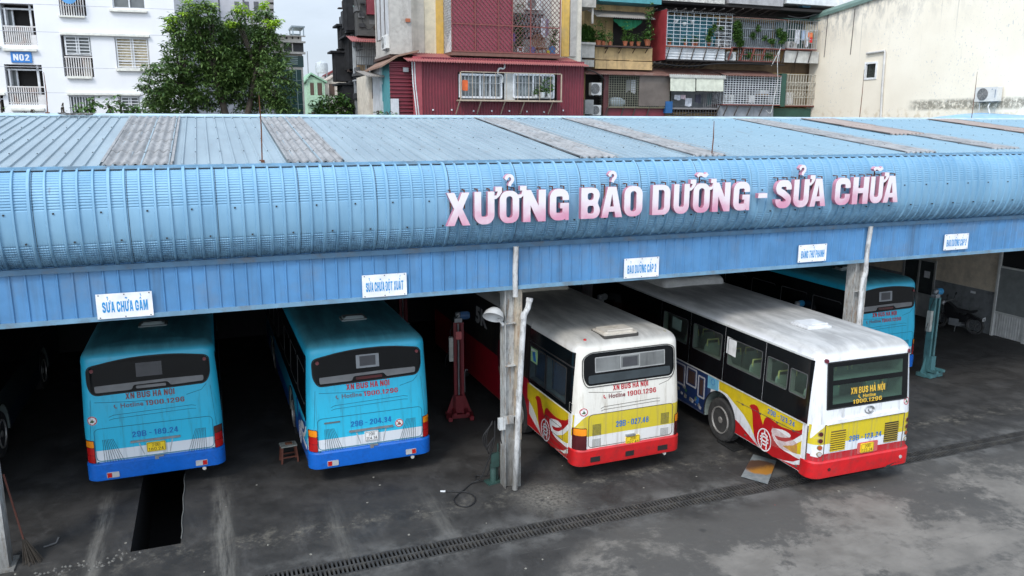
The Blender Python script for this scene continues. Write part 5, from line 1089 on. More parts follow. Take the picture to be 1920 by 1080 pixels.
# ================================================================= far buildings
PLW1 = mat('white_render', (.74, .74, .75), .7, var=.03, scale=.6, streak=((.6, .6, .6), .25, 1.2))
LEDGE = mat('cream_ledge', (.70, .69, .62), .7, dirt=((.4, .38, .33), .4, 2)); DARKI = mat('dark_room', (.015, .013, .012), .9); FRW = mat('window_frame_white', (.66, .67, .68), .4)
RAILM = mat('old_white_railing', (.62, .60, .58), .5, dirt=((.45, .22, .12), .5, 2)); CURT = mat('cream_curtain', (.52, .44, .29), .7, var=.25, scale=8)
GLZ = mat('grey_glazing', (.12, .13, .13), .2)
class Fac:
    """a facade plane through point P, taken from an image pixel, turned by ang; local coordinates s (along), d (out of the wall, towards the street), z"""
    def __init__(s, u, Y, ang, name, label, cat='building'):
        x, _ = at(u, 218, Y); s.P = (x, Y, 0); s.a = ang; s.t = thing(name, label, cat, (x, Y, 0), ang)
    def r(s, u0, v0, u1, v1):
        um, vm = (u0+u1)/2, (v0+v1)/2
        return atp(u0, vm, s.P, s.a)[0], atp(u1, vm, s.P, s.a)[0], atp(um, v1, s.P, s.a)[1], atp(um, v0, s.P, s.a)[1]
    def box(s, mb, u0, v0, u1, v1, d0, d1, mi=0):
        a, b, c, e = s.r(u0, v0, u1, v1); mb.box(a, b, -d1, -d0, c, e, mi)
def walled(F, s0, s1, z1, holes, m, depth=.28, name='wall', back=9, room=DARKI):
    mb = MB()
    for a, b, c, d in rects(s0, s1, 0, z1, holes): mb.add([(a, 0, c), (b, 0, c), (b, 0, d), (a, 0, d)], [(0, 1, 2, 3)])
    for a, b, c, d in holes:
        mb.add([(a, 0, c), (b, 0, c), (b, 0, d), (a, 0, d), (a, depth, c), (b, depth, c), (b, depth, d), (a, depth, d)], [(0,1,5,4),(1,2,6,5),(2,3,7,6),(3,0,4,7)])
        mb.add([(a, depth, c), (b, depth, c), (b, depth, d), (a, depth, d)], [(0, 1, 2, 3)], 1)
    mb.add([(s0,0,0),(s1,0,0),(s1,0,z1),(s0,0,z1),(s0,back,0),(s1,back,0),(s1,back,z1),(s0,back,z1)], [(1,5,6,2),(4,0,3,7),(5,4,7,6),(3,2,6,7)])
    return mb.build(name, [m, room], F.t, fix=False)
# ---- white apartment block
F = Fac(160, 31, R(-4.5), 'apartment_building', 'white apartment building with a blue N02 sign and grilled windows')
H = dict(b1=(3,6,66,84), b2=(12,121,82,196), b0=(109,-40,159,29), b3=(117,67,173,144), b4=(132,180,180,236), c0=(209,-40,270,16), c1=(217,71,280,128), c2=(227,181,264,236), a3=(-60,178,9,236), b5=(-170,60,-90,150))
hs = {k: F.r(*v) for k, v in H.items()}
wtop = F.r(0, -160, 10, -150)[3]; s_r = F.r(300, 100, 334, 110)[1]
walled(F, F.r(-300, 100, -290, 110)[0], s_r, wtop, list(hs.values()), PLW1, depth=.75)
mb = MB()
for v in (11.3, 62, 127.5, 174.5): _, _, z, _ = F.r(150, v-1, 170, v); mb.box(F.r(-300, 0, -290, 5)[0], s_r-.01, -.004, .01, z-.012, z+.012)
mb.build('render_joint', mat('joint_grey', (.50, .50, .52), .7), F.t)
mb = MB()
for u0, v0, u1, v1 in ((7,91.5,70,96), (22,203,84,207.5), (111,30,160,33), (126,143,173,147.5), (206,19,276,23), (218,128.5,284,133.5), (113,63.5,280,67.5), (126,175.5,264,178.5), (-60,174,10,178), (-60, 86, 2, 90)): F.box(mb, u0, v0, u1, v1, -.02, .16)
mb.build('ledge', LEDGE, F.t)
def win(F, h, nv=2, bars='h', rail=False, curtain=False, split=None):
    a, b, c, d = h; w = b-a; hh = d-c
    mb = MB()
    fr = .05
    for q in ((a, a+fr, c, d), (b-fr, b, c, d), (a+fr, b-fr, d-fr, d), (a+fr, b-fr, c, c+fr)): mb.box(q[0], q[1], .12, .18, q[2], q[3])
    for k in range(1, nv): x = a+w*k/nv; mb.box(x-.03, x+.03, .12, .18, c+fr, d-fr)
    if split: z = c+hh*split; mb.box(a+fr, b-fr, .11, .175, z-.04, z+.04)
    wn = mb.build('window', FRW, F.t)
    mb = MB(); mb.box(a+.02, b-.02, .20, .22, c+.02, d-.02); mb.build('pane', CURT if curtain else GLZ, wn)
    mb = MB()
    if bars == 'h':
        n = int(hh/.13)
        for k in range(n): z = c+.07+hh*k/n; mb.box(a+.07, b-.07, .02, .045, z, z+.035)
        for x in (a+.08, a+w/2-.06, a+w/2+.06, b-.08): mb.box(x-.015, x+.015, .015, .05, c+.04, d-.04)
    elif bars == 'v':
        n = int(w/.12)
        for k in range(n): x = a+.05+w*k/n; mb.box(x, x+.03, .02, .05, c+.04, d-.04)
    if bars: mb.build('grille', FRW, wn)
    return wn
for k in ('b1', 'b2', 'a3', 'b5'):
    a, b, c, d = hs[k]; mb = MB(); zr = c+(d-c)*.46
    mb.box(a, b, .02, .08, zr-.06, zr); mb.box(a, b, .03, .07, c+.05, c+.10)
    for i in range(13): x = a+.08+(b-a)*.80*i/13; mb.box(x, x+.05, .03, .07, c, zr-.05)
    mb.box(a+(b-a)*.82, b-.02, .035, .065, c, c+(zr-c)*.55)
    mb.build('balcony_rail', RAILM, F.t)
    mb = MB(); mb.box(a+(b-a)*.80, a+(b-a)*.86, .3, .4, c, d); mb.box(a, b, .3, .36, c+(d-c)*.86, c+(d-c)*.90)
    mb.box(a+.1, a+.17, .15, .6, zr, c+(d-c)*.88); mb.box(a+.33, a+.40, .5, .6, zr, c+(d-c)*.88); mb.build('balcony_frame', FRW, F.t)
    mb = MB(); mb.box(a+.17, a+.33, .52, .54, zr, c+(d-c)*.86); mb.build('balcony_glass', GLZ, F.t)
a, b, c, d = hs['b3']; zm = c+(d-c)*.53
win(F, (a+.12, b, zm, d), 2, 'h'); mb = MB(); mb.box(a+.08, b, .0, .06, zm-.12, zm-.06)
for i in range(11): x = a+.12+(b-a-.15)*i/11; mb.box(x, x+.045, .01, .05, c+.02, zm-.1)
mb.build('balcony_rail', RAILM, F.t); mb = MB(); mb.box(b-.42, b-.1, .12, .3, c, zm-.2); mb.build('air_conditioner', mat('beige_unit', (.42, .38, .32), .6), F.t)
a, b, c, d = hs['b0']; mb = MB()
for i in range(10): x = a+.05+(b-a-.08)*i/10; mb.box(x, x+.045, .01, .05, c, d)
mb.build('balcony_rail', RAILM, F.t)
win(F, hs['b4'], 2, 'v'); win(F, hs['c0'], 2, None); win(F, hs['c1'], 2, 'h', curtain=True, split=.24); win(F, hs['c2'], 2, 'h')
# dish on the balcony
t = thing('satellite_dish', 'blue satellite dish on the upper balcony of the white building', 'satellite dish', F.P, F.a)
cx, _, _, cz = F.r(133, -5, 135, 0); mb = MB(); pr_ = [(0, 0), (.12, .01), (.24, .04), (.36, .10)]
mb.lathe([(max(r_, .01), -.35-h) for r_, h in pr_], (cx, 0, cz), 'y', 20); mb.build('dish', mat('blue_dish', (.08, .28, .55), .4), t, smooth=60)
mb = MB(); mb.bar((cx, -.32, cz), (cx, .02, cz-.2), .04); mb.build('arm', GREY, t)
# N02 sign
a, b, c, d = F.r(21, 97.5, 60, 117.5); t = thing('block_sign', 'blue sign with white characters N02 on the white building', 'sign', F.P, F.a)
mb = MB(); mb.box(a, b, -.06, -.01, c, d); mb.build('board', mat('sign_blue', (.02, .18, .52), .5, dirt=((.1, .2, .4), .3, 4)), t)
mb = MB(); text_on(mb, 'N02', a+.10, b-.10, c+.09, d-.10, lambda u, v, q: (u, -.066, v), 0, bold=.07); mb.build('lettering', mat('sign_white', (.70, .72, .74), .5), t, fix=False)
# ---- taller block behind
G = Fac(420, 40, R(-4.5), 'apartment_tower', 'pale grey apartment tower with dark joints rising behind the big tree')
s0, s1 = G.r(345, 0, 506, 10)[:2]
walled(G, s0, s1, G.r(400, -160, 410, -150)[3], [], mat('grey_render', (.47, .47, .50), .75, var=.05, streak=((.35, .35, .37), .4, 1)), back=7)
mb = MB()
for u in (409, 455): q = G.r(u, 0, u+3, 10); mb.box(q[0], q[1], -.03, .02, 0, 40)
for u in (440, 458, 476): 
    for v in (-40, 3, 46, 90): q = G.r(u, v, u+9, v+18); mb.box(q[0], q[1], -.02, .02, q[2], q[3])
mb.build('window', mat('shadowy_window', (.10, .10, .11), .5), G.t)
mb = MB()
for v in range(-60, 60, 12): q = G.r(500, v, 513, v+8); mb.box(q[0], q[1], -.9, .4, q[2], q[3])
mb.build('balcony', mat('old_balcony_grey', (.25, .24, .23), .7), G.t)
# ---- narrow green glass building
K = Fac(550, 48, R(0), 'glass_building', 'narrow cream building with dark green glass and a rooftop terrace right of the big tree')
mb = MB(); q = K.r(500, 67, 571, 300); mb.box(q[0], q[1], 0, 8, 0, K.r(500, 67, 571, 80)[3]); mb.build('wall', mat('cream_tower', (.52, .48, .42), .7), K.t)
mb = MB()
for u0, v0, u1, v1 in ((500,104,569,125), (500,130,569,300)): K.box(mb, u0, v0, u1, v1, .01, .05)
mb.build('glazing', mat('dark_green_glass', (.012, .055, .05), .25), K.t)
mb = MB()
for u in (546, 559): K.box(mb, u, 131, u+1.2, 300, .05, .12)
for v in (105, 108.5, 112, 115.5, 119): K.box(mb, 530, v, 558, v+1.6, .05, .14)
for v in (150, 172, 195): K.box(mb, 500, v, 569, v+.6, .05, .08)
mb.build('mullion', mat('green_grey_trim', (.25, .33, .30), .5), K.t)
mb = MB(); K.box(mb, 532, 80.5, 569, 97, .0, .02, 0)
mb.build('loggia', mat('loggia_shade', (.06, .06, .06), .9), K.t); mb = MB()
for u in (536, 547, 558): K.box(mb, u, 69.5, u+3, 73, .01, .03)
mb.build('vent', DARKI, K.t)
mb = MB(); K.box(mb, 547, 80, 549, 97, .02, .15); K.box(mb, 500, 97, 572, 101, 0, .3); K.box(mb, 500, 77, 572, 80, 0, .3); K.box(mb, 500, 66, 572, 68, 0, .2)
mb.build('cornice', mat('cream_tower', (.52, .48, .42), .7), K.t)
mb = MB(); q = K.r(550, 49, 570, 66)
for a in (q[0], q[1]):
    for y in (.3, 2.5): mb.box(a-.04, a+.04, y, y+.08, q[2], q[3])
mb.box(q[0]-.1, q[1]+.1, .2, 2.7, q[3]-.05, q[3]+.05); mb.box(q[0], q[1], 2.4, 2.45, q[2], q[3]-.3); mb.build('roof_pergola', mat('pale_pergola', (.42, .48, .50), .5), K.t)
# ---- distant houses
def house(u0, u1, vt, Y, label, wallc, roofc, gable):
    x0, zt = at(u0, vt, Y); x1, _ = at(u1, vt, Y); w = x1-x0; t = thing('town_house', label, 'house', (x0, Y, 0))
    wm = mat('house_'+wallc[0], wallc[1], .7, dirt=((.3, .3, .28), .3, .6)); rm = mat('house_roof_'+roofc[0], roofc[1], .6)
    fl = [zt-2.9-3.1*k for k in range(4)]
    mb = MB(); mb.box(0, w, 0, 9, 0, zt-.6); 
    mb.add([(0,0,zt-.6),(w,0,zt-.6),(w*gable,0,zt-.05),(0,5,zt-.6),(w,5,zt-.6),(w*gable,5,zt-.05)], [(0,1,2),(3,5,4)]); mb.build('wall', wm, t)
    mb = MB(); mb.plate([(-.25, zt-.8), (w*gable, zt+.10), (w+.25, zt-.8), (w+.2, zt-.6), (w*gable, zt+.30), (-.25, zt-.6)], lambda u, v, d: (u, d, v), -.3, 5); mb.build('roof', rm, t)
    for z in fl:
        mb = MB(); mb.box(0, w, -.7, 0, z-.25, z-.05); mb.box(.05, w-.05, -.68, -.62, z-.05, z+.75); mb.build('balcony', wm, t)
        for a, b in ((.18, .40), (.58, .85)): mb = MB(); mb.box(w*a, w*b, -.02, .02, z+.1, z+2.1); f_ = mb.build('window', mat('brown_shutter', (.08, .045, .03), .6), t); mb = MB(); mb.box(w*a-.1, w*a, -.05, .03, z, z+2.2); mb.box(w*b, w*b+.1, -.05, .03, z, z+2.2); mb.box(w*a-.1, w*b+.1, -.05, .03, z+2.2, z+2.35); mb.build('frame', wm, f_)
house(574, 608, 141, 78, 'pale green distant town house with a small gable', ('mint', (.36, .52, .36)), ('green', (.25, .42, .28)), .25)
house(607, 655, 143, 80, 'cream distant town house with dark shutters beside the pale green one', ('cream', (.60, .52, .44)), ('pale', (.5, .42, .36)), .45)
house(618, 662, 128, 90, 'distant house with a dark red roof above the cream town house', ('tan', (.45, .40, .36)), ('maroon', (.16, .02, .02)), .5)
t = thing('water_tank', 'distant rooftop water tank on thin legs above the green house', 'water tank'); x, z = at(603, 127, 84)
mb = MB(); mb.lathe([(.7, z-.6), (.75, z), (.7, z+.5), (.2, z+.8)], (x, 84, 0), 'z', 14); mb.build('tank', mat('tank_steel', (.5, .52, .53), .4, .3), t, smooth=40)
mb = MB()
for dx in (-.5, .5): mb.box(x+dx-.05, x+dx+.05, 83.5, 83.6, 0, z-.6); 
mb.box(x-1.6, x-1.5, 84, 84.1, 0, z+1.8); mb.box(x-3.6, x-3.5, 84, 84.1, 0, z+.6); mb.build('leg', GREY, t)

# ================================================================= old housing behind the shed
MAR = mat('maroon_corrugated', (.165, .021, .033), .5, var=.12, dirt=((.13, .03, .03), .4, 1.5), streak=((.10, .02, .02), .4, 3)); MARR = mat('faded_maroon_roof', (.30, .09, .085), .6, dirt=((.20, .10, .08), .6, 2)); PINKR = mat('faded_red_sheet', (.36, .055, .085), .55, var=.08, streak=((.28, .08, .09), .4, 2))
PLB = mat('old_beige_plaster', (.58, .52, .43), .85, dirt=((.33, .28, .22), .55, 1.3), streak=((.30, .26, .2), .5, 3)); CONC = mat('weathered_concrete', (.40, .37, .33), .85, dirt=((.18, .16, .14), .6, 2), streak=((.15, .13, .12), .5, 4))
YEL = mat('yellow_limewash', (.58, .36, .08), .8, dirt=((.50, .36, .18), .6, 1.5), streak=((.3, .2, .1), .4, 4)); OCH = mat('ochre_limewash', (.50, .34, .16), .85, dirt=((.22, .15, .09), .6, 1.5), streak=((.10, .07, .05), .7, 4))
BLKC = mat('sooty_timber', (.018, .018, .02), .9, var=.4, scale=3); DGR = mat('dark_grey_sheet', (.06, .058, .055), .7, streak=((.02, .02, .02), .5, 5)); BRNR = mat('rusty_brown_sheet', (.15, .075, .06), .8, dirt=((.28, .24, .21), .6, 1.8)); WPAN = mat('white_corrugated', (.50, .51, .52), .5, streak=((.25, .23, .2), .5, 4))
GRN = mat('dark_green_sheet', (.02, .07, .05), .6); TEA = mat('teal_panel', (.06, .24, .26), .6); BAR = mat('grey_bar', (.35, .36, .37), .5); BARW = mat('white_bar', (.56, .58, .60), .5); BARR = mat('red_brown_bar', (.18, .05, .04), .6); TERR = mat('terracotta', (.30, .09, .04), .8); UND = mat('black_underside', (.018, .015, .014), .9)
def corrv(mb, x0, x1, z0, z1, y, p=.09, a=.018, mi=0):
    N = max(4, int((x1-x0)/(p/4))); vs = [(x0+(x1-x0)*i/N, y+a*(1 if (i//2) % 2 else -1), z) for z in (z0, z1) for i in range(N+1)]
    mb.add(vs, [(i, i+1, N+2+i, N+1+i) for i in range(N)], mi)
def corrh(mb, x0, x1, z0, z1, y, p=.11, a=.02, mi=0):
    N = max(4, int((z1-z0)/(p/4))); vs = [(x, y+a*(1 if (i//2) % 2 else -1), z0+(z1-z0)*i/N) for i in range(N+1) for x in (x0, x1)]
    mb.add(vs, [(2*i, 2*i+1, 2*i+3, 2*i+2) for i in range(N)], mi)
def rc(u0, v0, u1, v1, Y):
    um, vm = (u0+u1)/2, (v0+v1)/2
    return at(u0, vm, Y)[0], at(u1, vm, Y)[0], at(um, v1, Y)[1], at(um, v0, Y)[1]
def pbox(mb, u0, v0, u1, v1, Y, th, mi=0):
    a, b, c, d = rc(u0, v0, u1, v1, Y); mb.box(a, b, Y, Y+th, c, d, mi)
def sheet(mb, u0, u1, v0, v1, Y0, Y1, mi=0, p=.10):
    """corrugated awning: front edge at v1 on plane Y0, back edge at v0 on plane Y1"""
    a, z1 = at(u0, v1, Y0); b, _ = at(u1, v1, Y0); _, z0 = at((u0+u1)/2, v0, Y1); N = int((b-a)/(p/4))
    vs = [(a+(b-a)*i/N, y, z+.02*math.sin(PI/2*i)) for y, z in ((Y0, z1), (Y1, z0)) for i in range(N+1)]
    mb.add(vs, [(i, i+1, N+2+i, N+1+i) for i in range(N)], mi); mb.add([(x, y, z-.04) for x, y, z in vs[:N+1]]+vs[:N+1], [(i, i+1, N+2+i, N+1+i) for i in range(N)], mi)
# ---- red hut
t = thing('corrugated_hut', 'red corrugated iron hut with two barred windows and a faded red roof behind the ridge', 'hut')
a, b, c, d = rc(790, 111, 1094, 218, 17); mb = MB(); zb = 5.0
wl = rc(858, 137, 1044, 188, 17)
corrv(mb, a, wl[0], zb, d, 17, .12); corrv(mb, wl[1], b, zb, d, 17, .12); corrv(mb, wl[0], wl[1], zb, wl[2], 17, .12); corrv(mb, wl[0], wl[1], wl[3], d, 17, .12)
mb.box(a, b, 17.05, 17.1, 0, zb); corrv(mb, b, b+.01, zb, d, 17); mb.add([(b, 17, 0), (b, 19, 0), (b, 19, d), (b, 17, d)], [(0,1,2,3)])
mb.build('wall', MAR, t, fix=False)
mb = MB(); x0 = at(775, 150, 16.97)[0]; mb.box(x0, a+.02, 16.96, 17.1, 0, d); mb.build('corner_post', mat('faded_corner_sheet', (.30, .05, .06), .55), t)
mb = MB(); sheet(mb, 762, 1104, 104, 112.5, 16.55, 18.6); mb.build('roof', MARR, t, fix=False)
mb = MB(); q = wl; mb.box(q[0], q[1], 17.3, 17.35, q[2], q[3], 0); mb.box(rc(946, 140, 962, 186, 17)[0], rc(946, 140, 962, 186, 17)[1]+.1, 17.02, 17.06, q[2], q[3], 1); mb.build('window_recess', [mat('room_grey', (.10, .11, .11), .8), mat('pale_filler', (.42, .42, .40), .7)], t)
for u0, u1 in ((862, 940), (963, 1038)):
    a_, b_, c_, d_ = rc(u0, 140, u1, 183, 17); mb = MB(); w = b_-a_
    for x in (a_, a_+w*.48, a_+w*.72, b_): mb.box(x-.035, x+.035, 16.98, 17.05, c_, d_)
    mb.box(a_, b_, 16.97, 17.04, c_-.03, c_+.05); mb.box(a_, b_, 16.97, 17.04, d_-.05, d_+.03); wn = mb.build('window', FRW, t)
    mb = MB()
    for i in range(12): x = a_+w*i/12+.06; mb.box(x-.012, x+.012, 16.93, 16.95, c_, d_)
    mb.box(a_, b_, 16.92, 16.94, c_+(d_-c_)*.62, c_+(d_-c_)*.62+.02); mb.build('grille', BAR, wn)
    mb = MB(); mb.box(a_, b_, 17.10, 17.12, c_, d_); mb.build('pane', mat('curtained_glass', (.16, .18, .18), .3, var=.5, scale=3), wn)
mb = MB(); mb.box(wl[0]-.05, wl[1]+.05, 16.55, 17.0, wl[2]-.06, wl[2]); 
for u in (863, 903, 948, 985, 1038): x, z = at(u, 188, 16.55); x2, z2 = at(u-3, 214, 17); mb.bar((x, 16.57, z), (x-.05, 16.98, z2), .035)
mb.box(wl[0]-.03, wl[0]+.01, 16.55, 16.6, wl[2], wl[3]); mb.box(wl[1]-.01, wl[1]+.03, 16.55, 16.6, wl[2], wl[3]); mb.box(wl[0]-.03, wl[1]+.03, 16.55, 16.59, wl[3]-.03, wl[3])
for i in range(1, 9): x = wl[0]+(wl[1]-wl[0])*i/9; mb.box(x-.008, x+.008, 16.56, 16.575, wl[2], wl[3])
mb.build('window_cage', mat('rusty_cream_bar', (.38, .30, .22), .7), t)
mb = MB(); x, z = at(940, 118, 16.9); mb.tube(smooth([(x+.15, 16.95, z+.05), (x+.12, 16.9, z-.2), (x-.1, 16.88, z-.22), (x-.15, 16.9, z-.42), (x+.05, 16.93, z-.5), (x+.08, 16.97, z-.75)]), .035, 8); mb.build('duct', PVC, t)
mb = MB()
for u, v in ((812, 206), (847, 206), (888, 208), (922, 208), (955, 208), (988, 209), (1020, 210), (1056, 207)): x, z = at(u, v, 16.96); mb.box(x-.03, x+.03, 16.95, 16.97, z-.03, z+.03)
mb.build('patch_screw', mat('white_washer', (.6, .6, .6), .5), t)
t2 = thing('shirt', 'orange garment hanging in the left window of the red hut', 'clothing'); mb = MB(); q = rc(867, 150, 877, 170, 16.75); mb.plate(rpoly([(q[0], q[2]), (q[1], q[2]), (q[1], q[3]), (q[0], q[3])], .05, 3), lambda u, v, d: (u, 16.75+d+.02*math.sin(v*20), v), 0, .06); mb.build('cloth', mat('orange_cloth', (.65, .12, .03), .8), t2); mb = MB(); x = (q[0]+q[1])/2; mb.tube([(x, 16.78, q[3]), (x, 16.78, q[3]+.12)], .012, 6); mb.build('hanger', BAR, t2)
# ---- annex beside the hut
t = thing('corrugated_annex', 'narrow annex of horizontal maroon corrugated sheet left of the red hut', 'hut')
a, b, c, d = rc(731, 115, 774, 218, 17.3); mb = MB(); corrh(mb, a, b, 4.5, d, 17.3, .14, .03); mb.add([(a, 17.3, 0), (a, 20, 0), (a, 20, d-.35), (a, 17.3, d)], [(0,1,2,3)], 1); mb.add([(a, 17.34, 0), (b, 17.34, 0), (b, 17.34, 4.5), (a, 17.34, 4.5)], [(0,1,2,3)])
mb.build('wall', [MAR, TEA], t, fix=False)
mb = MB(); mb.plate([(a-.35, d-.25), (a+.3, d+.15), (b+.2, d+.35), (b+.2, d+.42), (a+.3, d+.22), (a-.35, d-.18)], lambda u, v, q: (u, q, v), 17.0, 20.5); mb.build('roof', mat('dull_orange_roof', (.22, .13, .09), .8), t)
mb = MB(); q = rc(733, 185, 748, 218, 17.22); mb.box(q[0], q[1], 17.22, 17.26, q[2], q[3]); mb.build('white_board', WPAN, t)
mb = MB(); x, z = at(760, 131, 17.25); mb.box(x-.1, x+.1, 17.15, 17.26, z-.08, z+.08); mb.build('vent', GREY, t)
mb = MB()
for dx in (0, .09): x, z = at(772, 116, 17.0); x2, z2 = at(781, 218, 17.0); mb.tube([(x+dx, 16.95, z), (x+dx+.02, 16.95, z-.8), (x2+dx, 16.95, z2)], .025, 6)
mb.build('white_pipe', PVC, t)
# ---- lean-tos to the left of it
t = thing('lean_to', 'shabby lean-to with brown louvred windows and a teal door beside the annex', 'hut')
a, b, c, d = rc(713, 122, 731, 218, 18.6); mb = MB(); mb.box(a, b, 18.6, 21, 0, d, 0); q = rc(717, 158, 724, 190, 18.55); mb.box(q[0], q[1], 18.55, 18.6, q[2], q[3], 1); q = rc(716, 124, 731, 154, 18.55); mb.box(q[0], q[1], 18.56, 18.6, q[2], q[3], 3)
a, b, c, d = rc(692, 140, 714, 218, 20.2); mb.box(a, b, 20.2, 23, 0, d, 4); q = rc(698, 147, 714, 185, 20.15); mb.box(q[0], q[1], 20.15, 20.2, q[2], q[3], 2)
for i in range(5): x = q[0]+(q[1]-q[0])*i/5; mb.box(x, x+.04, 20.12, 20.15, q[2], q[3], 5)
mb.build('wall', [WPAN, TEA, mat('brown_louvre', (.07, .04, .03), .7), mat('pale_teal', (.25, .40, .38), .5), PLB, BLKC], t)
mb = MB(); sheet(mb, 686, 733, 134, 142, 18.2, 20.5); mb.build('roof', mat('grey_sheet', (.20, .18, .16), .8), t, fix=False)

# ---- plaster house with caged balcony
t = thing('plaster_house', 'old beige plaster house with yellow strips and a red meshed balcony above the hut', 'house')
x0 = at(771, 60, 18.6)[0]; x1 = at(1090, 60, 18.6)[0]; zt = at(900, -60, 18.6)[1]
ch_ = rc(958, -10, 1052, 96, 18.6); mb = MB(); mb.box(x0, x1, 18.6, 25, 0, zt, 0)
for u0, u1, m_ in ((817, 831, 1), (1054, 1068, 1)): q = rc(u0, -60, u1, 106, 18.55); mb.box(q[0], q[1], 18.54, 18.6, q[2], q[3], m_)
q = rc(1069, -60, 1080, 106, 18.55); mb.box(q[0], q[1], 18.50, 18.6, q[2], q[3], 2)
q = rc(796, -60, 817, 104, 18.55); mb.box(q[0], q[1], 18.56, 18.6, q[2], q[3], 3)
mb.build('wall', [PLB, YEL, CONC, mat('pale_plaster_strip', (.64, .56, .40), .85, streak=((.4, .3, .18), .4, 3))], t)
# bay
a, b, c, d = rc(731, -60, 771, 97, 17.7); mb = MB(); mb.box(a, b, 17.7, 20.6, c, d); mb.build('bay', CONC, t)
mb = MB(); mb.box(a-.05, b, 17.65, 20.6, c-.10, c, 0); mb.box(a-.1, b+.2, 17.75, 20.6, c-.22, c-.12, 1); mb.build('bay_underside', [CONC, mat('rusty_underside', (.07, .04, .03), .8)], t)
mb = MB()
for y in (17.9, 18.7, 19.5): mb.box(a-.04, a-.005, y, y+.5, c+.6, d-.3, 0); mb.box(a-.02, a-.003, y+.5, y+.75, c+.6, d-.3, 1)
mb.build('side_window', [mat('dull_white_shutter', (.45, .45, .45), .5), mat('brown_shade', (.06, .04, .035), .7)], t)
mb = MB(); x, z = at(765, 38, 17.66); mb.box(x-.09, x+.08, 17.6, 17.7, z-.07, z+.06); mb.build('air_brick', TERR, t)
mb = MB(); mb.add([(a-.6, 17.6, d-3.0), (a-.02, 17.6, d-2.2), (a-.02, 20, d-2.2), (a-.6, 20, d-3.0)], [(0,1,2,3)]); 
# caged balcony
CA = rc(846, -60, 1050, 100, 17.5); a, b, c, d = CA; cg = MB(); cg.box(a-.02, b+.02, 17.48, 18.54, c-.14, c, 0); cg.build('balcony_floor', mat('rusty_floor_edge', (.16, .08, .06), .8), t); mb = MB(); mb.box(a+.1, b-.1, 17.7, 18.54, c-.42, c-.15); mb.build('balcony_underside', UND, t)
mb = MB(); e = rc(847, -60, 961, 99, 17.54); mb.box(e[0], e[1], 17.53, 17.55, c+.01, d, 0); mb.build('balcony_sheet', PINKR, t)
mb = MB(); mb.box(a+.0, a+.02, 17.56, 18.54, c+.01, d, 0); mb.build('balcony_side', mat('white_side_sheet', (.62, .63, .64), .5), t)
mb = MB(); mb.box(e[1], b, 18.50, 18.53, c+.01, d, 0); q = rc(966, 25, 1022, 72, 18.3); mb.box(q[0], q[1], 18.46, 18.50, q[2], q[3], 1)
for i in range(9): x = q[0]+(q[1]-q[0])*i/9; mb.bar((x, 18.44, q[2]), (x+.3, 18.44, q[3]), .02, mi=2); mb.bar((x+.3, 18.44, q[2]), (x, 18.44, q[3]), .02, mi=2)
mb.build('balcony_back', [mat('whitewashed_back_wall', (.40, .39, .36), .85), DARKI, BAR], t)
mb = MB(); stp = .19; W_, H_ = b-a, d-c; n = int((W_+H_)/stp)
def clip(x, z, dx, dz): return None
for k in range(n+1):
    o_ = k*stp
    p0 = (a+max(0, o_-H_), c+min(o_, H_)); p1 = (a+min(o_, W_), c+max(0, o_-W_))
    mb.bar((p0[0], 17.49, p0[1]), (p1[0], 17.49, p1[1]), .02)
    p0 = (b-max(0, o_-H_), c+min(o_, H_)); p1 = (b-min(o_, W_), c+max(0, o_-W_))
    mb.bar((p0[0], 17.485, p0[1]), (p1[0], 17.485, p1[1]), .02)
mb.build('balcony_mesh', mat('mesh_red_brown', (.11, .045, .04), .6), t)
mb = MB()
for k in range(20):
    z = c+k*.19; mb.bar((a-.01, 17.5, z), (a-.01, 18.5, min(d, z+1.0)), .012); mb.bar((a-.01, 18.5, z), (a-.01, 17.5, min(d, z+1.0)), .012)
mb.build('side_mesh', mat('dull_mesh', (.18, .18, .18), .6), t)
mb = MB(); zz = at(900, 46, 17.47)[1]
mb.box(a, b, 17.46, 17.49, zz-.02, zz+.02); mb.box(a, b, 17.46, 17.49, c, c+.05)
for u in (847, 891, 935, 961, 995, 1050): x = at(u, 50, 17.47)[0]; mb.box(x-.02, x+.02, 17.455, 17.48, c, d)
mb.build('balcony_frame', BARR, t)
def acu(x, y, z, w, label, axis='y', rot=0, h=None):
    h = h or w*.68; u = thing('air_conditioner', label, 'air conditioner', (x, y, z), rot, 'air conditioner outdoor units'); dp = .28
    mb = MB(); mb.plate(rpoly(box_r(-w/2, w/2, 0, h), .03, 3), lambda a_, b_, d_: (a_, d_, b_), 0, dp); mb.build('casing', mat('ivory_casing', (.62, .61, .58), .5, dirt=((.35, .32, .28), .4, 4)), u)
    mb = MB(); cx = -w*.14; r_ = h*.42
    mb.lathe([(r_, -.012), (r_, .004)], (cx, 0, h/2), 'y', 24); g_ = mb.build('fan_opening', mat('fan_shadow', (.10, .10, .10), .6), u)
    mb = MB()
    for k in range(1, 7): mb.tube([(cx+r_*k/6*math.cos(2*PI*j/20), -.016, h/2+r_*k/6*math.sin(2*PI*j/20)) for j in range(20)], .006, 4, closed=True)
    for k in range(8): mb.bar((cx, -.016, h/2), (cx+r_*math.cos(PI*k/4), -.016, h/2+r_*math.sin(PI*k/4)), .008)
    mb.build('fan_grille', mat('grille_grey', (.30, .30, .29), .5), g_)
    mb = MB(); mb.box(w*.40, w*.44, -.006, 0, h*.25, h*.8); mb.box(w*.24, w*.30, -.004, 0, h*.8, h*.86); mb.build('service_mark', mat('mark_grey', (.25, .28, .33), .5), u)
    mb = MB()
    for s in (-.3, .3): mb.box(w*s-.02, w*s+.02, .0, dp+.12, -.04, -.0)
    mb.build('bracket', GREY, u); return u
a, b, c, d = rc(731, -60, 771, 97, 17.7)
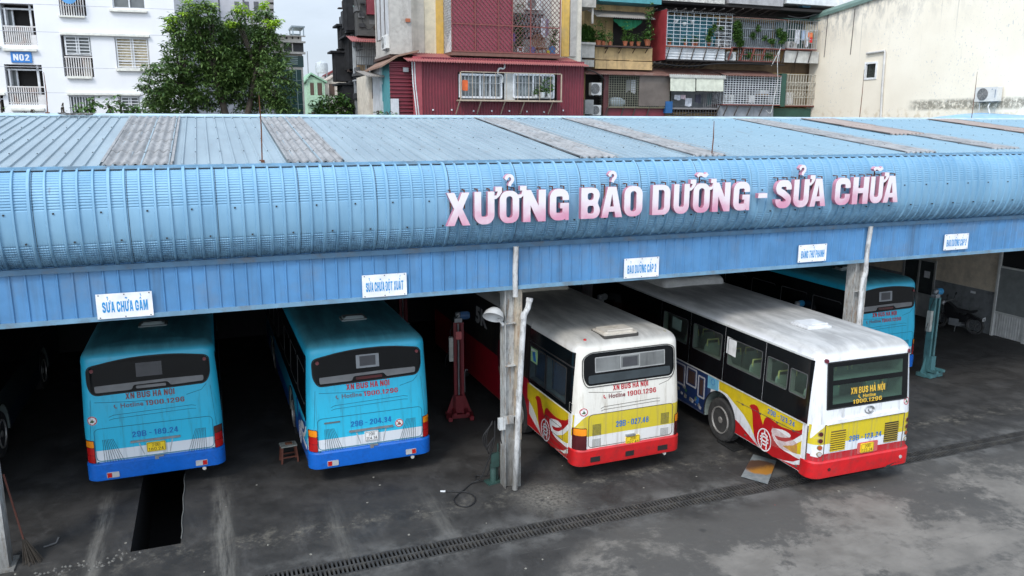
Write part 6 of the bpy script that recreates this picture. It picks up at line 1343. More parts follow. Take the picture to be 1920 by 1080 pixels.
acu(a-.16, 18.3, at(715, 92, 18.3)[1], .75, 'white air conditioner on the side of the plaster house bay', rot=R(-90))

# balcony contents
LEAFM = {}
def leaf_mat(name, c0, c1):
    m, tt, b = new_mat(name); g = NT(tt); ge = g.n('ShaderNodeNewGeometry'); o = g.obj()
    c = g.mix(ge.outputs['Random Per Island'], c0, c1); c = g.mix(g.math('MULTIPLY', g.ss(g.noise(o, .9, 3), .45, .7), .5), c, tuple(q*1.5 for q in c1))
    tt.links.new(c, b.inputs['Base Color']); b.inputs['Roughness'].default_value = .42; b.inputs['Subsurface Weight'].default_value = 0
    tr = g.n('ShaderNodeBsdfTranslucent', {0: c}); mx = g.n('ShaderNodeMixShader', {0: .22, 1: b.outputs[0], 2: tr.outputs[0]}); tt.links.new(mx.outputs[0], tt.nodes['Material Output'].inputs[0]); return m
LF1 = leaf_mat('tree_leaf', (.030, .075, .016), (.12, .19, .05)); LF2 = leaf_mat('shrub_leaf', (.03, .08, .012), (.10, .20, .035)); LF3 = leaf_mat('young_leaf', (.22, .38, .02), (.42, .60, .05)); LF4 = leaf_mat('pot_leaf', (.02, .06, .012), (.08, .16, .03))
BARK = mat('tree_bark', (.07, .055, .04), .9, var=.3)
def leaves(cl, n_leaf, ln, wd_, droop, rg):
    """cl: list of cluster centres; returns verts, faces of pointed leaflets fanned round each"""
    V = []; Fq = []
    for c in cl:
        ax = rg.uniform(0, 2*PI); 
        for k in range(n_leaf):
            a = ax+2*PI*k/n_leaf+rg.uniform(-.35, .35); L_ = ln*rg.uniform(.7, 1.25); e = rg.uniform(-droop, .35*droop)
            dx, dy, dz = math.cos(a)*math.cos(e), math.sin(a)*math.cos(e), math.sin(e)
            sx, sy, sz = -math.sin(a), math.cos(a), rg.uniform(-.5, .5); w = wd_*rg.uniform(.8, 1.2)
            x, y, z = c; k0 = len(V)
            V += [(x+dx*L_*.12, y+dy*L_*.12, z+dz*L_*.12), (x+dx*L_*.55+sx*w, y+dy*L_*.55+sy*w, z+dz*L_*.55+sz*w), (x+dx*L_, y+dy*L_, z+dz*L_-L_*.15), (x+dx*L_*.55-sx*w, y+dy*L_*.55-sy*w, z+dz*L_*.55-sz*w)]
            Fq.append((k0, k0+1, k0+2, k0+3))
    return V, Fq
def crown_pts(lobes, dens, rg, shell=.55):
    out = []
    for cx, cy, cz, rx, rz in lobes:
        n = int(dens*rx*rx*rz*4)
        for _ in range(n):
            a = rg.uniform(0, 2*PI); s = rg.uniform(-1, 1); q = math.sqrt(1-s*s); rad = shell+(1-shell)*rg.random()**.6
            rad *= 1+.10*math.sin(5*a+cx*3)+.08*math.sin(7*s+cz)
            out.append((cx+rx*rad*q*math.cos(a), cy+rx*.9*rad*q*math.sin(a), cz+rz*rad*s))
    return out
def tree(name, label, base, stems, lobes, dens, ln, wd_, m, nl=6, tips=None, droop=.9, seed=1, group=None, shell=.55):
    rg = random.Random(seed); t = thing(name, label, 'tree' if 'tree' in name else 'shrub', base, 0, group); bx, by, bz = base
    mb = MB()
    for st in stems: mb.tube([(x-bx, y-by, z-bz) for x, y, z, r in st], [r for *_, r in st], 8)
    for l in lobes:
        s = min(stems, key=lambda st: abs(st[-1][0]-l[0])+abs(st[-1][2]-l[2])); k = s[-1]
        for j in range(4): 
            e = (l[0]+l[3]*rg.uniform(-.6, .6), l[1]+l[3]*rg.uniform(-.6, .6), l[2]+l[4]*rg.uniform(-.3, .7)); mid = ((k[0]+e[0])/2, (k[1]+e[1])/2, (k[2]+e[2])/2+.1)
            mb.tube([(k[0]-bx, k[1]-by, k[2]-bz), (mid[0]-bx, mid[1]-by, mid[2]-bz), (e[0]-bx, e[1]-by, e[2]-bz)], [k[3]*.6, k[3]*.4, .012], 5)
    mb.build('trunk', BARK, t, smooth=60)
    V, Fq = leaves([(x-bx, y-by, z-bz) for x, y, z in crown_pts(lobes, dens, rg, shell)], nl, ln, wd_, droop, rg)
    me = bpy.data.meshes.new('crown'); me.from_pydata(V, [], Fq); me.materials.append(m); me.update(); o = bpy.data.objects.new('crown', me); COL.objects.link(o); o.parent = t
    if tips:
        V, Fq = leaves([(x-bx, y-by, z-bz) for x, y, z in crown_pts(tips, dens*2.2, rg, .2)], nl, ln*1.1, wd_*.9, .5, rg)
        me = bpy.data.meshes.new('young_shoots'); me.from_pydata(V, [], Fq); me.materials.append(LF3); me.update(); o = bpy.data.objects.new('young_shoots', me); COL.objects.link(o); o.parent = t
    return t
PXM = 1483
def lob(u, v, Y, ru, rv, dy=0):
    x, z = at(u, v, Y); Z = (Vector((x, Y, z))-CO).dot(FW); return (x, Y+dy, z, ru*Z/PXM, rv*Z/PXM)
TY = 23.0
lobes = [lob(*q[:2], TY, *q[2:]) for q in ((350,55,42,38), (400,75,48,50), (460,90,52,55), (345,115,44,42), (500,95,38,48), (495,45,26,34), (380,28,30,22), (330,185,52,34), (390,160,50,44), (470,165,54,46), (515,160,34,50), (445,35,20,20), (300,160,34,40), (288,200,26,28), (430,125,50,40), (525,205,26,26), (480,20,18,16), (350,10,16,14))]
lobes = [(x, y+rnd.uniform(-1.2, 1.2), z, a, b) for x, y, z, a, b in lobes]
tips = [lob(*q[:2], TY-.7, *q[2:]) for q in ((352,3,11,8), (322,34,12,7), (314,48,7,9), (348,20,9,9), (375,14,14,11), (400,18,10,9), (448,15,13,10), (466,24,10,8), (492,8,12,8), (512,42,18,9), (436,43,12,8), (395,5,8,6))]
bx, _ = at(430, 300, TY)
stems = [[(bx, TY, 0, .3), (bx+.1, TY, 3, .24), (at(425, 215, TY)[0], TY, 7.3, .16), (at(405, 150, TY)[0], TY, at(405, 150, TY)[1], .09)], [(bx+.2, TY+.1, 0, .26), (bx+.6, TY, 3.5, .2), (at(462, 215, TY)[0], TY, 7.3, .14), (at(480, 130, TY)[0], TY, at(480, 130, TY)[1], .08)], [(bx, TY+.2, 2, .2), (at(380, 215, TY)[0], TY, 7.0, .12), (at(340, 160, TY)[0], TY, at(340, 160, TY)[1], .07)]]
tree('broadleaf_tree', 'big bushy dark green tree with bright yellow-green shoots at its top', (bx, TY, 0), stems, lobes, 115, .215, .038, LF1, 6, tips, seed=3, shell=.42)
def shrub(us, Y, label, dens=170, ln=.22, m=LF2, seed=5, name='shrub', group=None, nl=5):
    lb = [lob(u, v, Y, a, b) for u, v, a, b in us]; x = sum(l[0] for l in lb)/len(lb); st = [[(l[0]*.5+x*.5, Y, 0, .05), (l[0], Y, l[2]-l[4]*.5, .03)] for l in lb]
    return tree(name, label, (x, Y, 0), st, lb, dens, ln, ln*.2, m, nl, None, seed=seed, group=group, shell=.2)
shrub([(150,205,14,14), (172,192,16,14), (165,212,22,12)], 18, 'leafy green shrub just below the lowest grilled window of the white building', seed=6)
shrub([(205,198,14,16), (225,190,12,14), (238,208,18,14), (258,210,14,12)], 18.5, 'leafy green shrub between the big tree and the shrub below the grilled window', seed=7)
shrub([(60,210,10,5), (50,214,14,5)], 17, 'thin weed tips at the ridge under the lower balcony', 150, .18, seed=8)
shrub([(115,205,7,10), (118,198,5,6)], 17, 'single slender twig with leaves sticking up past the ridge', 140, .16, seed=9)
shrub([(2,196,6,8), (2,208,8,8)], 17, 'green leaves at the left frame edge above the ridge', 150, .2, seed=10)
shrub([(600,200,20,20), (625,190,22,18), (650,200,20,18), (615,212,34,12), (640,185,14,12)], 24, 'loose mid-green shrub in front of the distant town houses', 80, .26, LF4, seed=11)
shrub([(710,212,12,5), (728,213,14,4)], 17.2, 'bright weed tips at the foot of the maroon annex', 170, .2, LF2, seed=12)

# ---- dark block at left end of the old housing
t = thing('dark_housing_block', 'blackened old housing block with makeshift cages seen end-on beside the sky gap', 'building')
mb = MB(); a, b, c, d = rc(668, -60, 735, 218, 24); mb.box(a, b, 24, 26.4, 0, d, 0)
q = rc(669, 0, 706, 67, 23.4); mb.box(q[0], q[1], 23.4, 24, q[2], q[3]+2, 1); q2 = rc(687, -60, 715, 27, 23.2); mb.box(q2[0], q2[1], 23.2, 24, q2[2], q2[3], 2)
mb.build('wall', [BLKC, DGR, MAR], t)
mb = MB(); xa = a
for k, (dx, y0, y1, z0, z1) in enumerate(((.35, 24.1, 25.2, 11.3, 16), (.45, 25.3, 26.4, 10.6, 11.6), (.75, 25.4, 26.4, 9.1, 10.4), (.30, 24.2, 25.6, 9.6, 11.0), (.60, 24.4, 26.3, 8.0, 8.9), (.20, 24.1, 26, 5.0, 7.8))):
    mb.box(xa-dx, xa, y0, y1, z0, z1)
    mb.box(xa-dx-.22, xa, y0-.1, y1+.1, z1, z1+.08)
    for i in range(6): mb.bar((xa-dx-.02, y0+(y1-y0)*i/6, z0), (xa-dx-.02, y0+(y1-y0)*i/6, z1), .04)
mb.build('side_cage', BLKC, t)
mb = MB(); q = rc(668, 76, 716, 137, 23); N = 7
mb.box(q[0], q[1], 23.9, 23.95, q[2], q[3], 0)
for i in range(16): x = q[0]+(q[1]-q[0])*i/15; mb.box(x-.012, x+.012, 23, 23.03, q[2], q[3], 1)
for i in range(5): z = q[2]+(q[3]-q[2])*i/4; mb.box(q[0], q[1], 22.98, 23.0, z-.015, z+.015, 1)
mb.bar((q[0]+1.0, 22.95, q[2]+.3), (q[1], 22.95, q[3]-.2), .03, mi=1); mb.box(q[0]-.05, q[1], 22.95, 24, q[2]-.12, q[2], 1)
for i in range(3): mb.box(q[0]+.1+i*.45, q[0]+.4+i*.45, 23.2, 23.5, q[2], q[2]+.35, 2+i % 2)
mb.build('balcony_grille', [mat('whitish_back', (.40, .42, .43), .8), mat('dark_bar', (.06, .06, .06), .7), mat('brown_box', (.30, .19, .08), .8), DARKI], t)
mb = MB(); sheet(mb, 658, 716, 69, 76, 22.8, 24); mb.build('awning', MARR, t, fix=False)
mb = MB(); q = rc(668, 152, 696, 218, 23.5); mb.box(q[0], q[1], 23.5, 24, 0, q[3], 0); q = rc(674, 157, 684, 206, 23.45); mb.box(q[0], q[1], 23.44, 23.5, q[2], q[3], 1)
for i in range(6):
    z = q[2]+(q[3]-q[2])*i/6; mb.bar((q[0], 23.42, z), (q[1], 23.42, z+.25), .02, mi=2); mb.bar((q[1], 23.42, z), (q[0], 23.42, z+.25), .02, mi=2)
mb.build('lower_wall', [mat('grey_tile_wall', (.22, .23, .24), .7), DARKI, BAR], t)
mb = MB(); q = rc(664, 150, 712, 152.5, 23.2); mb.box(q[0], q[1], 23.1, 23.6, q[2], q[3]); mb.build('canopy_edge', BAR, t)
q = rc(659, 12, 668, 26, 24.4); mb = MB(); mb.plate(rpoly([(q[0]+.1, q[2]), (q[1]-.1, q[2]-.1), (q[1], q[3]), (q[0], q[3])], .05, 3), lambda u, v, d_: (u, 24.1+d_+.03*math.sin(v*15), v), 0, .03); tag(mb.build('laundry', mat('grey_green_cloth', (.20, .27, .26), .8)), 'grey-green cloth hung high on the dark housing block', 'laundry')

rg_ = random.Random(21); gm = [BLKC, DGR, mat('soot_grey', (.035, .035, .038), .9), mat('dusty_grey_panel', (.11, .11, .11), .8, dirt=((.03, .03, .03), .6, 2)), mat('dark_brown_board', (.05, .032, .025), .9)]
for k in range(46):
    y = rg_.uniform(24.1, 26.1); z = rg_.uniform(6.6, 14.5); w_ = rg_.uniform(.15, .7); h_ = rg_.uniform(.15, .8); dx = rg_.uniform(.02, .62 if z < 11 else .42); mb = MB()
    if k % 3 == 0:
        for i in range(6): mb.box(xa-dx-.02, xa-dx, y+w_*i/6, y+w_*i/6+.03, z, z+h_*1.4)
        mb.box(xa-dx-.03, xa-dx+.01, y, y+w_, z-.04, z-.001); mb.box(xa-dx, xa, y, y+.04, z-.08, z-.041)
        mb.build('side_grille', gm[rg_.randrange(5)], t)
    else: mb.box(xa-dx, xa, y, y+w_, z, z+h_*(.12 if k % 3 == 1 else 1)); mb.build('scrap_panel', gm[rg_.randrange(5)], t)
for k in range(26):
    u = rg_.uniform(668, 712); v = rg_.uniform(0, 215); q = rc(u, v, u+rg_.uniform(3, 12), v+rg_.uniform(2, 14), 22.9); mb = MB(); y = 23.15+.01*k; mb.box(q[0], q[1], y, 24, q[2], q[3]); mb.build('scrap_panel', gm[rg_.randrange(5)], t)
mb = MB(); x, z = at(670, 90, 22.6); mb.tube(smooth([(x, 22.7, z+2.2), (x+.5, 22.7, z+.8), (x+1.4, 22.7, z+1.6), (x+2.2, 22.7, z+.6)]), .018, 5); tag(mb.build('hanging_cable', BLACK), 'black cable sagging across the dark housing block', 'cable')
# ================================================================= balcony row
row = thing('balcony_housing', 'long old ochre housing block with rows of caged balconies behind the workshop', 'building')
WY = 21.4; FY = 20.3
mb = MB(); a, b, c, d = rc(1092, -70, 1700, 218, WY); mb.box(a, b, WY, 30, 0, d, 0)
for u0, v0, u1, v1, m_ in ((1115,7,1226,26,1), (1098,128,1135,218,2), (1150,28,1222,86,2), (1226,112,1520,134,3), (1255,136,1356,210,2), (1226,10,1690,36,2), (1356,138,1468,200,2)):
    q = rc(u0, v0, u1, v1, WY-.05); mb.box(q[0], q[1], WY-.03-.002*m_, WY, q[2], q[3], m_)  # black and dark ochre patches paint shade in recesses and under balconies
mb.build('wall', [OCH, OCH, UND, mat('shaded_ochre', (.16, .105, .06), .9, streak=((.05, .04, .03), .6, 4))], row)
def struts(mb, us, v0, v1, Y0, Y1, mi=0, w=.04):
    for u in us: x, z = at(u, v0, Y0); x2, z2 = at(u, v1, Y1); k = MB(); k.bar((x, Y0, z), (x-.1, Y1, z2), w); k.build('strut', STRM, row)
STRM = mat('dark_strut', (.07, .06, .055), .8)
def slab(u0, u1, v0, v1, m_, label_part='floor_slab', Y=FY):
    mb = MB(); q = rc(u0, v0, u1, v1, Y); mb.box(q[0], q[1], Y, WY-.05, q[2], q[3]); return mb.build(label_part, m_, row)
# top storey underside
slab(1124, 1241, -30, 5, TEA, 'upper_balcony'); slab(1243, 1360, -30, 4, mat('pale_lattice_panel', (.42, .40, .36), .7, var=.4, scale=12), 'upper_balcony'); slab(1368, 1470, -30, 9, mat('grey_board', (.33, .32, .32), .8, dirt=((.1, .1, .1), .5, 2)), 'upper_balcony'); slab(1476, 1690, -30, 13, mat('white_tile_panel', (.58, .60, .60), .5), 'upper_balcony')
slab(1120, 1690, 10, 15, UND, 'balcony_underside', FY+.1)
struts(mb, range(1232, 1470, 18), 16, 30, FY+.1, WY-.1, 0, .05); struts(mb, range(1228, 1345, 11), 116, 128, FY, WY-.1, 0, .05)
# concrete corner stack
for a_ in ((1080, -30, 1118, 13, 20.0, 1.3), (1110, 13, 1113, 44, 20.1, .1), (1080, 79, 1117, 83, 19.9, 1.4), (1082, 83, 1115, 108, 20.0, 1.3), (1090, 112, 1114, 125, 20.1, 1.2)): mb = MB(); pbox(mb, *a_); mb.build('concrete_balcony', CONC, row)
mb = MB()
for u in (1082.5, 1086): x, z = at(u, -20, 19.7); x2, z2 = at(u+3, 114, 19.7); mb.tube([(x, 19.7, z), (x2, 19.7, z2)], .045, 8)
mb.build('rain_pipe', mat('grey_pipe', (.30, .31, .32), .5), row)
# ochre balcony
mb = MB(); pbox(mb, 1116, 88, 1223, 113, FY+.2, .12, 0); pbox(mb, 1116, 114.5, 1223, 130, FY+.15, .3, 0)
for u0, u1 in ((1116,1117), (1145,1150), (1182,1187), (1218,1223)): pbox(mb, u0, 113, u1, 114.5, FY+.16, .2, 0)
pbox(mb, 1117, 113, 1222, 114.5, FY+.28, .1, 1); pbox(mb, 1114, 86, 1223, 88.5, FY-.15, .5, 2)
for u in (1140, 1166, 1192, 1216): x, z = at(u, 88.5, FY-.1); mb.box(x-.02, x+.02, FY-.1, FY+.2, z-.05, z, 2); mb.bar((x, FY-.1, z-.02), (x, FY+.2, z-.25), .025, mi=2)
mb.build('balcony_parapet', [OCH, UND, mat('dark_shelf', (.05, .03, .025), .8)], row)
mb = MB(); sheet(mb, 1118, 1229, 22, 29, FY-.1, WY-.05); mb.build('awning', mat('grey_brown_sheet', (.22, .20, .18), .8), row, fix=False)
def cage(u0, v0, u1, v1, nv, nh, bm, label, Y=FY, depth=1.0, back=None, sub='v', w=.022, roofm=None, floorm=None, side=None):
    a, b, c, d = rc(u0, v0, u1, v1, Y); t = thing('balcony_cage', label, 'balcony cage', (a, Y, c)); W_, H_ = b-a, d-c
    mb = MB()
    for i in range(nv+1): x = W_*i/nv; mb.box(x-w/2, x+w/2, 0, w, 0, H_)
    if depth > .3:
        for i in range(1, 4): y = depth*i/4; mb.box(-w/2, w/2, y, y+w, 0, H_)
    mb.build('upright_bars', bm, t)
    mb = MB()
    for i in range(nh+1): z = H_*i/nh; mb.box(-w/2, W_+w/2, -w*.7, -.002, z-w/2, z+w/2); mb.box(-w*.9, -w/2-.001, 0, depth, z-w/2, z+w/2)
    mb.build('cross_bars', bm, t)
    mb = MB(); mb.box(-.04, W_+.04, -.03, depth, -.07, -.01-w/2); mb.build('floor', floorm or BARR, t)
    if roofm:
        mb = MB(); N = int(W_/.03); vs = [(-.05+(W_+.1)*i/N, y, z+.02*math.sin(PI/2*i)) for y, z in ((-.15, H_+.03), (depth, H_+.22)) for i in range(N+1)]; mb.add(vs, [(i, i+1, N+2+i, N+1+i) for i in range(N)]); mb.build('roof', roofm, t, fix=False)
    if back: mb = MB(); mb.box(0, W_, depth-.04, depth, 0, H_); mb.build('back_wall', back, t)
    if side: mb = MB(); mb.box(-.03, 0, .05, depth, -.6, H_+.05); mb.build('side_sheet', side, t)
    return t
# red sided cage
mb = MB(); a, b, c, d = rc(1250, 23, 1373, 112, FY-.3); xs = a
mb.box(xs-.06, xs-.02, FY-.3, WY-.05, c-.05, d+.05); mb.build('red_side_panel', mat('dull_red_panel', (.26, .03, .035), .6, streak=((.15, .03, .03), .4, 3)), row)
c1 = cage(1251, 25, 1372, 87, 10, 9, BARW, 'white barred balcony cage with a teal back wall and red side panel', FY-.3, 1.3, mat('blue_teal_back', (.05, .20, .25), .6, var=.3, scale=2), w=.017, roofm=mat('dark_sheet', (.07, .07, .07), .8), floorm=mat('brown_ledge', (.20, .08, .05), .8))
mb = MB(); q = rc(1249, 89, 1360, 112, FY-.25); corrh(mb, q[0], q[1], q[2], q[3], FY-.2, .12, .012); mb.build('white_skirt', WPAN, row, fix=False)
struts(mb, (1256, 1280, 1303, 1326, 1349), 88, 112, FY-.35, FY-.22); mb = MB(); q = rc(1249, 112, 1364, 115, FY-.25); mb.box(q[0], q[1], FY-.25, WY-.06, q[2], q[3]); mb.build('balcony_underside', UND, row)
c2 = cage(1375, 37, 1473, 89, 26, 3, mat('blue_grey_bar', (.22, .25, .27), .6), 'balcony cage of thin grey upright bars grown through with climbing plants', FY-.2, 1.1, mat('grey_back_wall', (.13, .14, .15), .8), w=.022, roofm=BRNR)
mb = MB(); q = rc(1384, 91, 1462, 115, FY-.1)
for i in range(20): x = q[0]+(q[1]-q[0])*i/19; mb.box(x-.01, x+.01, FY-.1, FY-.08, q[2], q[3], 0)
for z in (q[2], (q[2]+q[3])/2, q[3]): mb.box(q[0], q[1], FY-.12, FY-.10, z-.02, z+.02, 1)
for u in (1394, 1414, 1434, 1372): x, z = at(u, 90, FY-.25); x2, z2 = at(u-7, 113, FY-.15); mb.bar((x, FY-.3, z), (x2, FY-.15, z2), .06, mi=1)
mb.box(q[0]-.5, q[1], FY-.1, WY, q[2]-.08, q[2]-.02, 2); mb.build('lower_grille', [BAR, BARR, UND], row)
c3 = cage(1477, 39, 1532, 91, 12, 3, BAR, 'balcony cage with laundry and an air conditioner next to the cream wall', FY-.1, 1.0, mat('green_back_wall', (.04, .10, .09), .8), roofm=mat('dark_green_awning', (.03, .07, .06), .7))
mb = MB(); q = rc(1471, 96, 1535, 118, FY); mb.box(q[0], q[1], FY, FY+.05, q[2], q[3]); mb.build('white_skirt', mat('stained_white_panel', (.48, .47, .44), .7, streak=((.2, .17, .13), .6, 4)), row)
struts(mb, (1472, 1497, 1522), 94, 118, FY-.1, FY-.02)
# lower storey
mb = MB(); sheet(mb, 1098, 1258, 126, 137, FY-.25, WY-.05); sheet(mb, 1254, 1362, 129, 142, FY-.3, WY-.05); sheet(mb, 1358, 1466, 133, 140, FY-.3, WY-.05); mb.build('brown_awning', BRNR, row, fix=False)
mb = MB(); sheet(mb, 1256, 1362, 140.5, 144, FY-.34, FY-.30); mb.build('pale_awning_edge', mat('pale_awning', (.34, .34, .31), .6), row, fix=False)
c4 = cage(1142, 140, 1256, 200, 26, 14, mat('khaki_bar', (.20, .20, .15), .6), 'fine meshed balcony cage half covered by a brown bamboo blind', FY, 1.0, mat('dim_back', (.035, .035, .035), .9), w=.018, floorm=mat('khaki_ledge', (.16, .14, .09), .8))
mb = MB(); q = rc(1198, 141, 1255, 199, FY-.04); mb.box(q[0], q[1], FY-.05, FY-.03, q[2], q[3]); n = 34
for i in range(n): z = q[2]+(q[3]-q[2])*i/n; mb.box(q[0], q[1], FY-.062, FY-.05, z, z+(q[3]-q[2])/n*.6)
tag(mb.build('bamboo_blind', mat('grey_brown_bamboo', (.17, .14, .12), .8, var=.15, scale=2)), 'grey-brown bamboo blind over the right half of the fine meshed cage', 'blind')
mb = MB(); q = rc(1136, 203, 1247, 218, FY+.1); mb.box(q[0], q[1], FY+.1, FY+.2, q[2]-1, q[3]); mb.build('maroon_skirt', MAR, row)
mb = MB(); q = rc(1131, 137, 1141, 216, FY+.1); mb.box(q[0], q[1], FY+.05, FY+.15, q[2]-1, q[3]); mb.build('maroon_post', mat('dull_maroon', (.10, .03, .03), .7), row)
struts(mb, (1140, 1170, 1192, 1218), 201, 217, FY-.02, FY+.08)
for k, (u0, u1) in enumerate(((1256.5, 1303.5), (1305.5, 1356))):
    q = rc(u0, 144, u1, 171, FY-.3); mb = MB(); n = 12
    for i in range(n): x0_, x1_ = q[0]+(q[1]-q[0])*i/n, q[0]+(q[1]-q[0])*(i+1)/n; mb.plate([(x0_, q[2]), (x1_, q[2]), (x1_, q[3]), (x0_, q[3])], lambda u, v, d: (u, FY-.3-.06*(q[3]-v)+d+.01*math.sin(u*11), v), 0, .012)
    tag(mb.build('roller_blind', mat('cream_canvas', (.56, .57, .47), .8, streak=((.42, .42, .32), .4, 3))), ('cream roller blind next to the bamboo blind' if k == 0 else 'cream roller blind next to the white square-barred cage'), 'blind')
mb = MB(); q = rc(1257, 172, 1353, 202, WY-.15); mb.box(q[0], q[1], WY-.2, WY-.15, q[2], q[3], 0)
q = rc(1256, 202, 1350, 205, FY); mb.box(q[0], q[1], FY, WY, q[2], q[3], 1); q = rc(1247, 205, 1345, 218, FY+.1)
for i in range(18): x = q[0]+(q[1]-q[0])*i/18; mb.box(x-.01, x+.01, FY+.1, FY+.12, q[2]-.5, q[3], 1)
q = rc(1320, 172, 1353, 202, FY)
for i in range(9): x = q[0]+(q[1]-q[0])*i/9; mb.box(x-.01, x+.01, FY, FY+.02, q[2], q[3], 1)
mb.build('laundry_balcony', [mat('pale_grey_back', (.27, .28, .29), .8), mat('grey_strut', (.20, .19, .19), .7)], row)
mb = MB(); q = rc(1248, 190, 1261, 212, FY-.1); mb.box(q[0], q[1], FY-.1, FY+.1, q[2], q[3]); tag(mb.build('blue_panel', mat('blue_plastic', (.01, .09, .25), .5)), 'blue plastic panel below the cream roller blind', 'panel')
c5 = cage(1358, 141, 1463, 195, 20, 13, BARW, 'white square-barred balcony cage right of the cream blinds', FY-.1, 1.1, mat('grey_back_dim', (.05, .055, .06), .8), w=.026)
mb = MB(); q = rc(1346, 198, 1450, 218, FY+.1); mb.box(q[0], q[1], FY+.1, FY+.2, q[2]-1, q[3]); mb.build('grey_skirt', mat('blue_grey_panel', (.25, .27, .30), .7, streak=((.12, .12, .12), .5, 4)), row)
struts(mb, (1365, 1385, 1409, 1432, 1350), 197, 217, FY-.15, FY+.05)
mb = MB(); q = rc(1462, 138, 1471, 200, FY); mb.box(q[0], q[1], FY-.1, WY, q[2], q[3]); q = rc(1450, 203, 1520, 218, FY+.3); mb.box(q[0], q[1], FY+.3, FY+.4, q[2]-1, q[3]); mb.build('green_panel', GRN, row)
c6 = cage(1471, 140, 1530, 197, 12, 4, mat('cream_bar', (.46, .43, .36), .6), 'ornate cream window grille beside the cream wall building', FY+.2, .8, mat('curtain_back', (.30, .25, .18), .8), w=.03)
mb = MB(); q = rc(1471, 140, 1530, 197, FY+.15)
for i in range(10):
    for j in (.35, .68): x = q[0]+(q[1]-q[0])*(i+.5)/10; z = q[2]+(q[3]-q[2])*j; mb.tube([(x+.07*math.cos(k*PI/4), FY+.17, z+.10*math.sin(k*PI/4)) for k in range(8)], .013, 4, closed=True)
mb.build('ornament', mat('cream_bar', (.46, .43, .36), .6), c6).location = (-c6.location.x, -c6.location.y, -c6.location.z)
mb = MB(); x, z = at(1465, 92, FY-.4); mb.tube(smooth([(x, FY-.3, z), (x-.1, FY-.3, z-.6), (x-.02, FY-.3, z-1.5), (x-.15, FY-.3, z-2.4), (x-.3, FY-.3, z-3.1), (x-.6, FY-.3, z-3.0)]), .016, 6); mb.tube([(x+.05, FY-.32, z+.1), (x-.3, FY-.1, z-.8)], .016, 6); mb.build('white_pipe', PVC, row)
for k, pts in enumerate((((1246, 213), (1275, 216), (1300, 211), (1345, 214)), ((1225, 118), (1290, 124), (1360, 119), (1470, 122)), ((1100, 131), (1118, 137), (1133, 150), (1131, 170)), ((1476, 30), (1500, 34), (1530, 27)))):
    mb = MB(); mb.tube(smooth([(at(u, v, FY-.25)[0], FY-.25-.02*k, at(u, v, FY-.25)[1]) for u, v in pts]), .022, 5); mb.build('wire', BLACK, row)
# units and contents
def acpx(u0, v0, u1, v1, Y, label, rot=0): q = rc(u0, v0, u1, v1, Y); return acu((q[0]+q[1])/2, Y, q[2], q[1]-q[0], label, rot=rot, h=q[3]-q[2])
acpx(1109, 155, 1128, 178, 20.2, 'white air conditioner in the dark gap right of the red hut, upper one'); acpx(1111, 197, 1127, 216, 20.2, 'old grey air conditioner low in the dark gap right of the red hut, lower one')
acpx(1346, 47, 1365, 65, FY+.6, 'air conditioner hung high inside the white barred cage'); acpx(1347, 73, 1366, 86.5, FY+.5, 'air conditioner standing on the ledge inside the white barred cage')
acpx(1362, 97, 1380, 113, FY, 'air conditioner under the red frame below the climbing plants'); acpx(1477, 78, 1495, 91, FY+.2, 'air conditioner beside the laundry next to the cream wall'); acpx(1359, 178, 1376, 193, FY+.2, 'air conditioner in the corner of the white square-barred cage')
mb = MB(); pbox(mb, 1097, 187, 1113, 214, 20.0, .6); tag(mb.build('metal_cabinet', mat('grey_cabinet', (.26, .26, .25), .7, dirt=((.1, .1, .1), .5, 3))), 'grey cabinet in the dark gap beside the red hut', 'cabinet')
pc = [None]
def pot(u, v, Y, s, label='potted plant with green leaves on a balcony ledge', h=1.0, kind=0, grp='potted plants on the balconies', potm=None):
    x, z = at(u, v, Y); rg = random.Random(int(u*7+v)); t = thing('potted_plant', label, 'potted plant', (x, Y, z), rg.uniform(0, 6), grp)
    mb = MB(); mb.lathe([(.09*s, 0), (.13*s, .20*s), (.14*s, .20*s), (.14*s, .23*s), (.12*s, .23*s), (.115*s, .20*s)], (0, 0, 0), 'z', 12); mb.build('pot', potm or TERR, t, smooth=40)
    cl = [(rg.gauss(0, .13*s), rg.gauss(0, .08*s), .25*s+abs(rg.gauss(0, .28*s*h))) for _ in range(int(26*h))]
    V, Fq = leaves(cl, 5, .15*s, .03*s, .9, rg); me = bpy.data.meshes.new('foliage'); me.from_pydata(V, [], Fq); me.materials.append(LF4 if kind == 0 else LF2); o = bpy.data.objects.new('foliage', me); COL.objects.link(o); o.parent = t
    return t
for u, s, k, h in ((1122, 1.0, 0, 2.0), (1131, .9, 1, 1.2), (1143, .8, 0, 1.0), (1172, .9, 1, 1.6), (1184, .8, 1, .9), (1197, .8, 0, .7), (1214, 1.2, 0, 2.6)): pot(u, 86, FY-.05, s, h=h, kind=k)
for u in (1255, 1285, 1300, 1329, 1305): pot(u, 86, FY, .75, h=.8)
for u, v in ((1268, 43), (1283, 48), (1298, 44)): x, z = at(u, v, FY-.1); t = thing('hanging_pot', 'white hanging pot in the white barred cage', 'pot', (x, FY-.1, z), 0, 'hanging pots in the barred cage'); mb = MB(); mb.lathe([(.05, 0), (.11, .10), (.11, .14)], (0, 0, 0), 'z', 12); mb.build('pot', PVC, t); mb = MB(); mb.bar((-.1, 0, .12), (0, 0, .6), .01); mb.bar((.1, 0, .12), (0, 0, .6), .01); mb.build('cord', BAR, t)
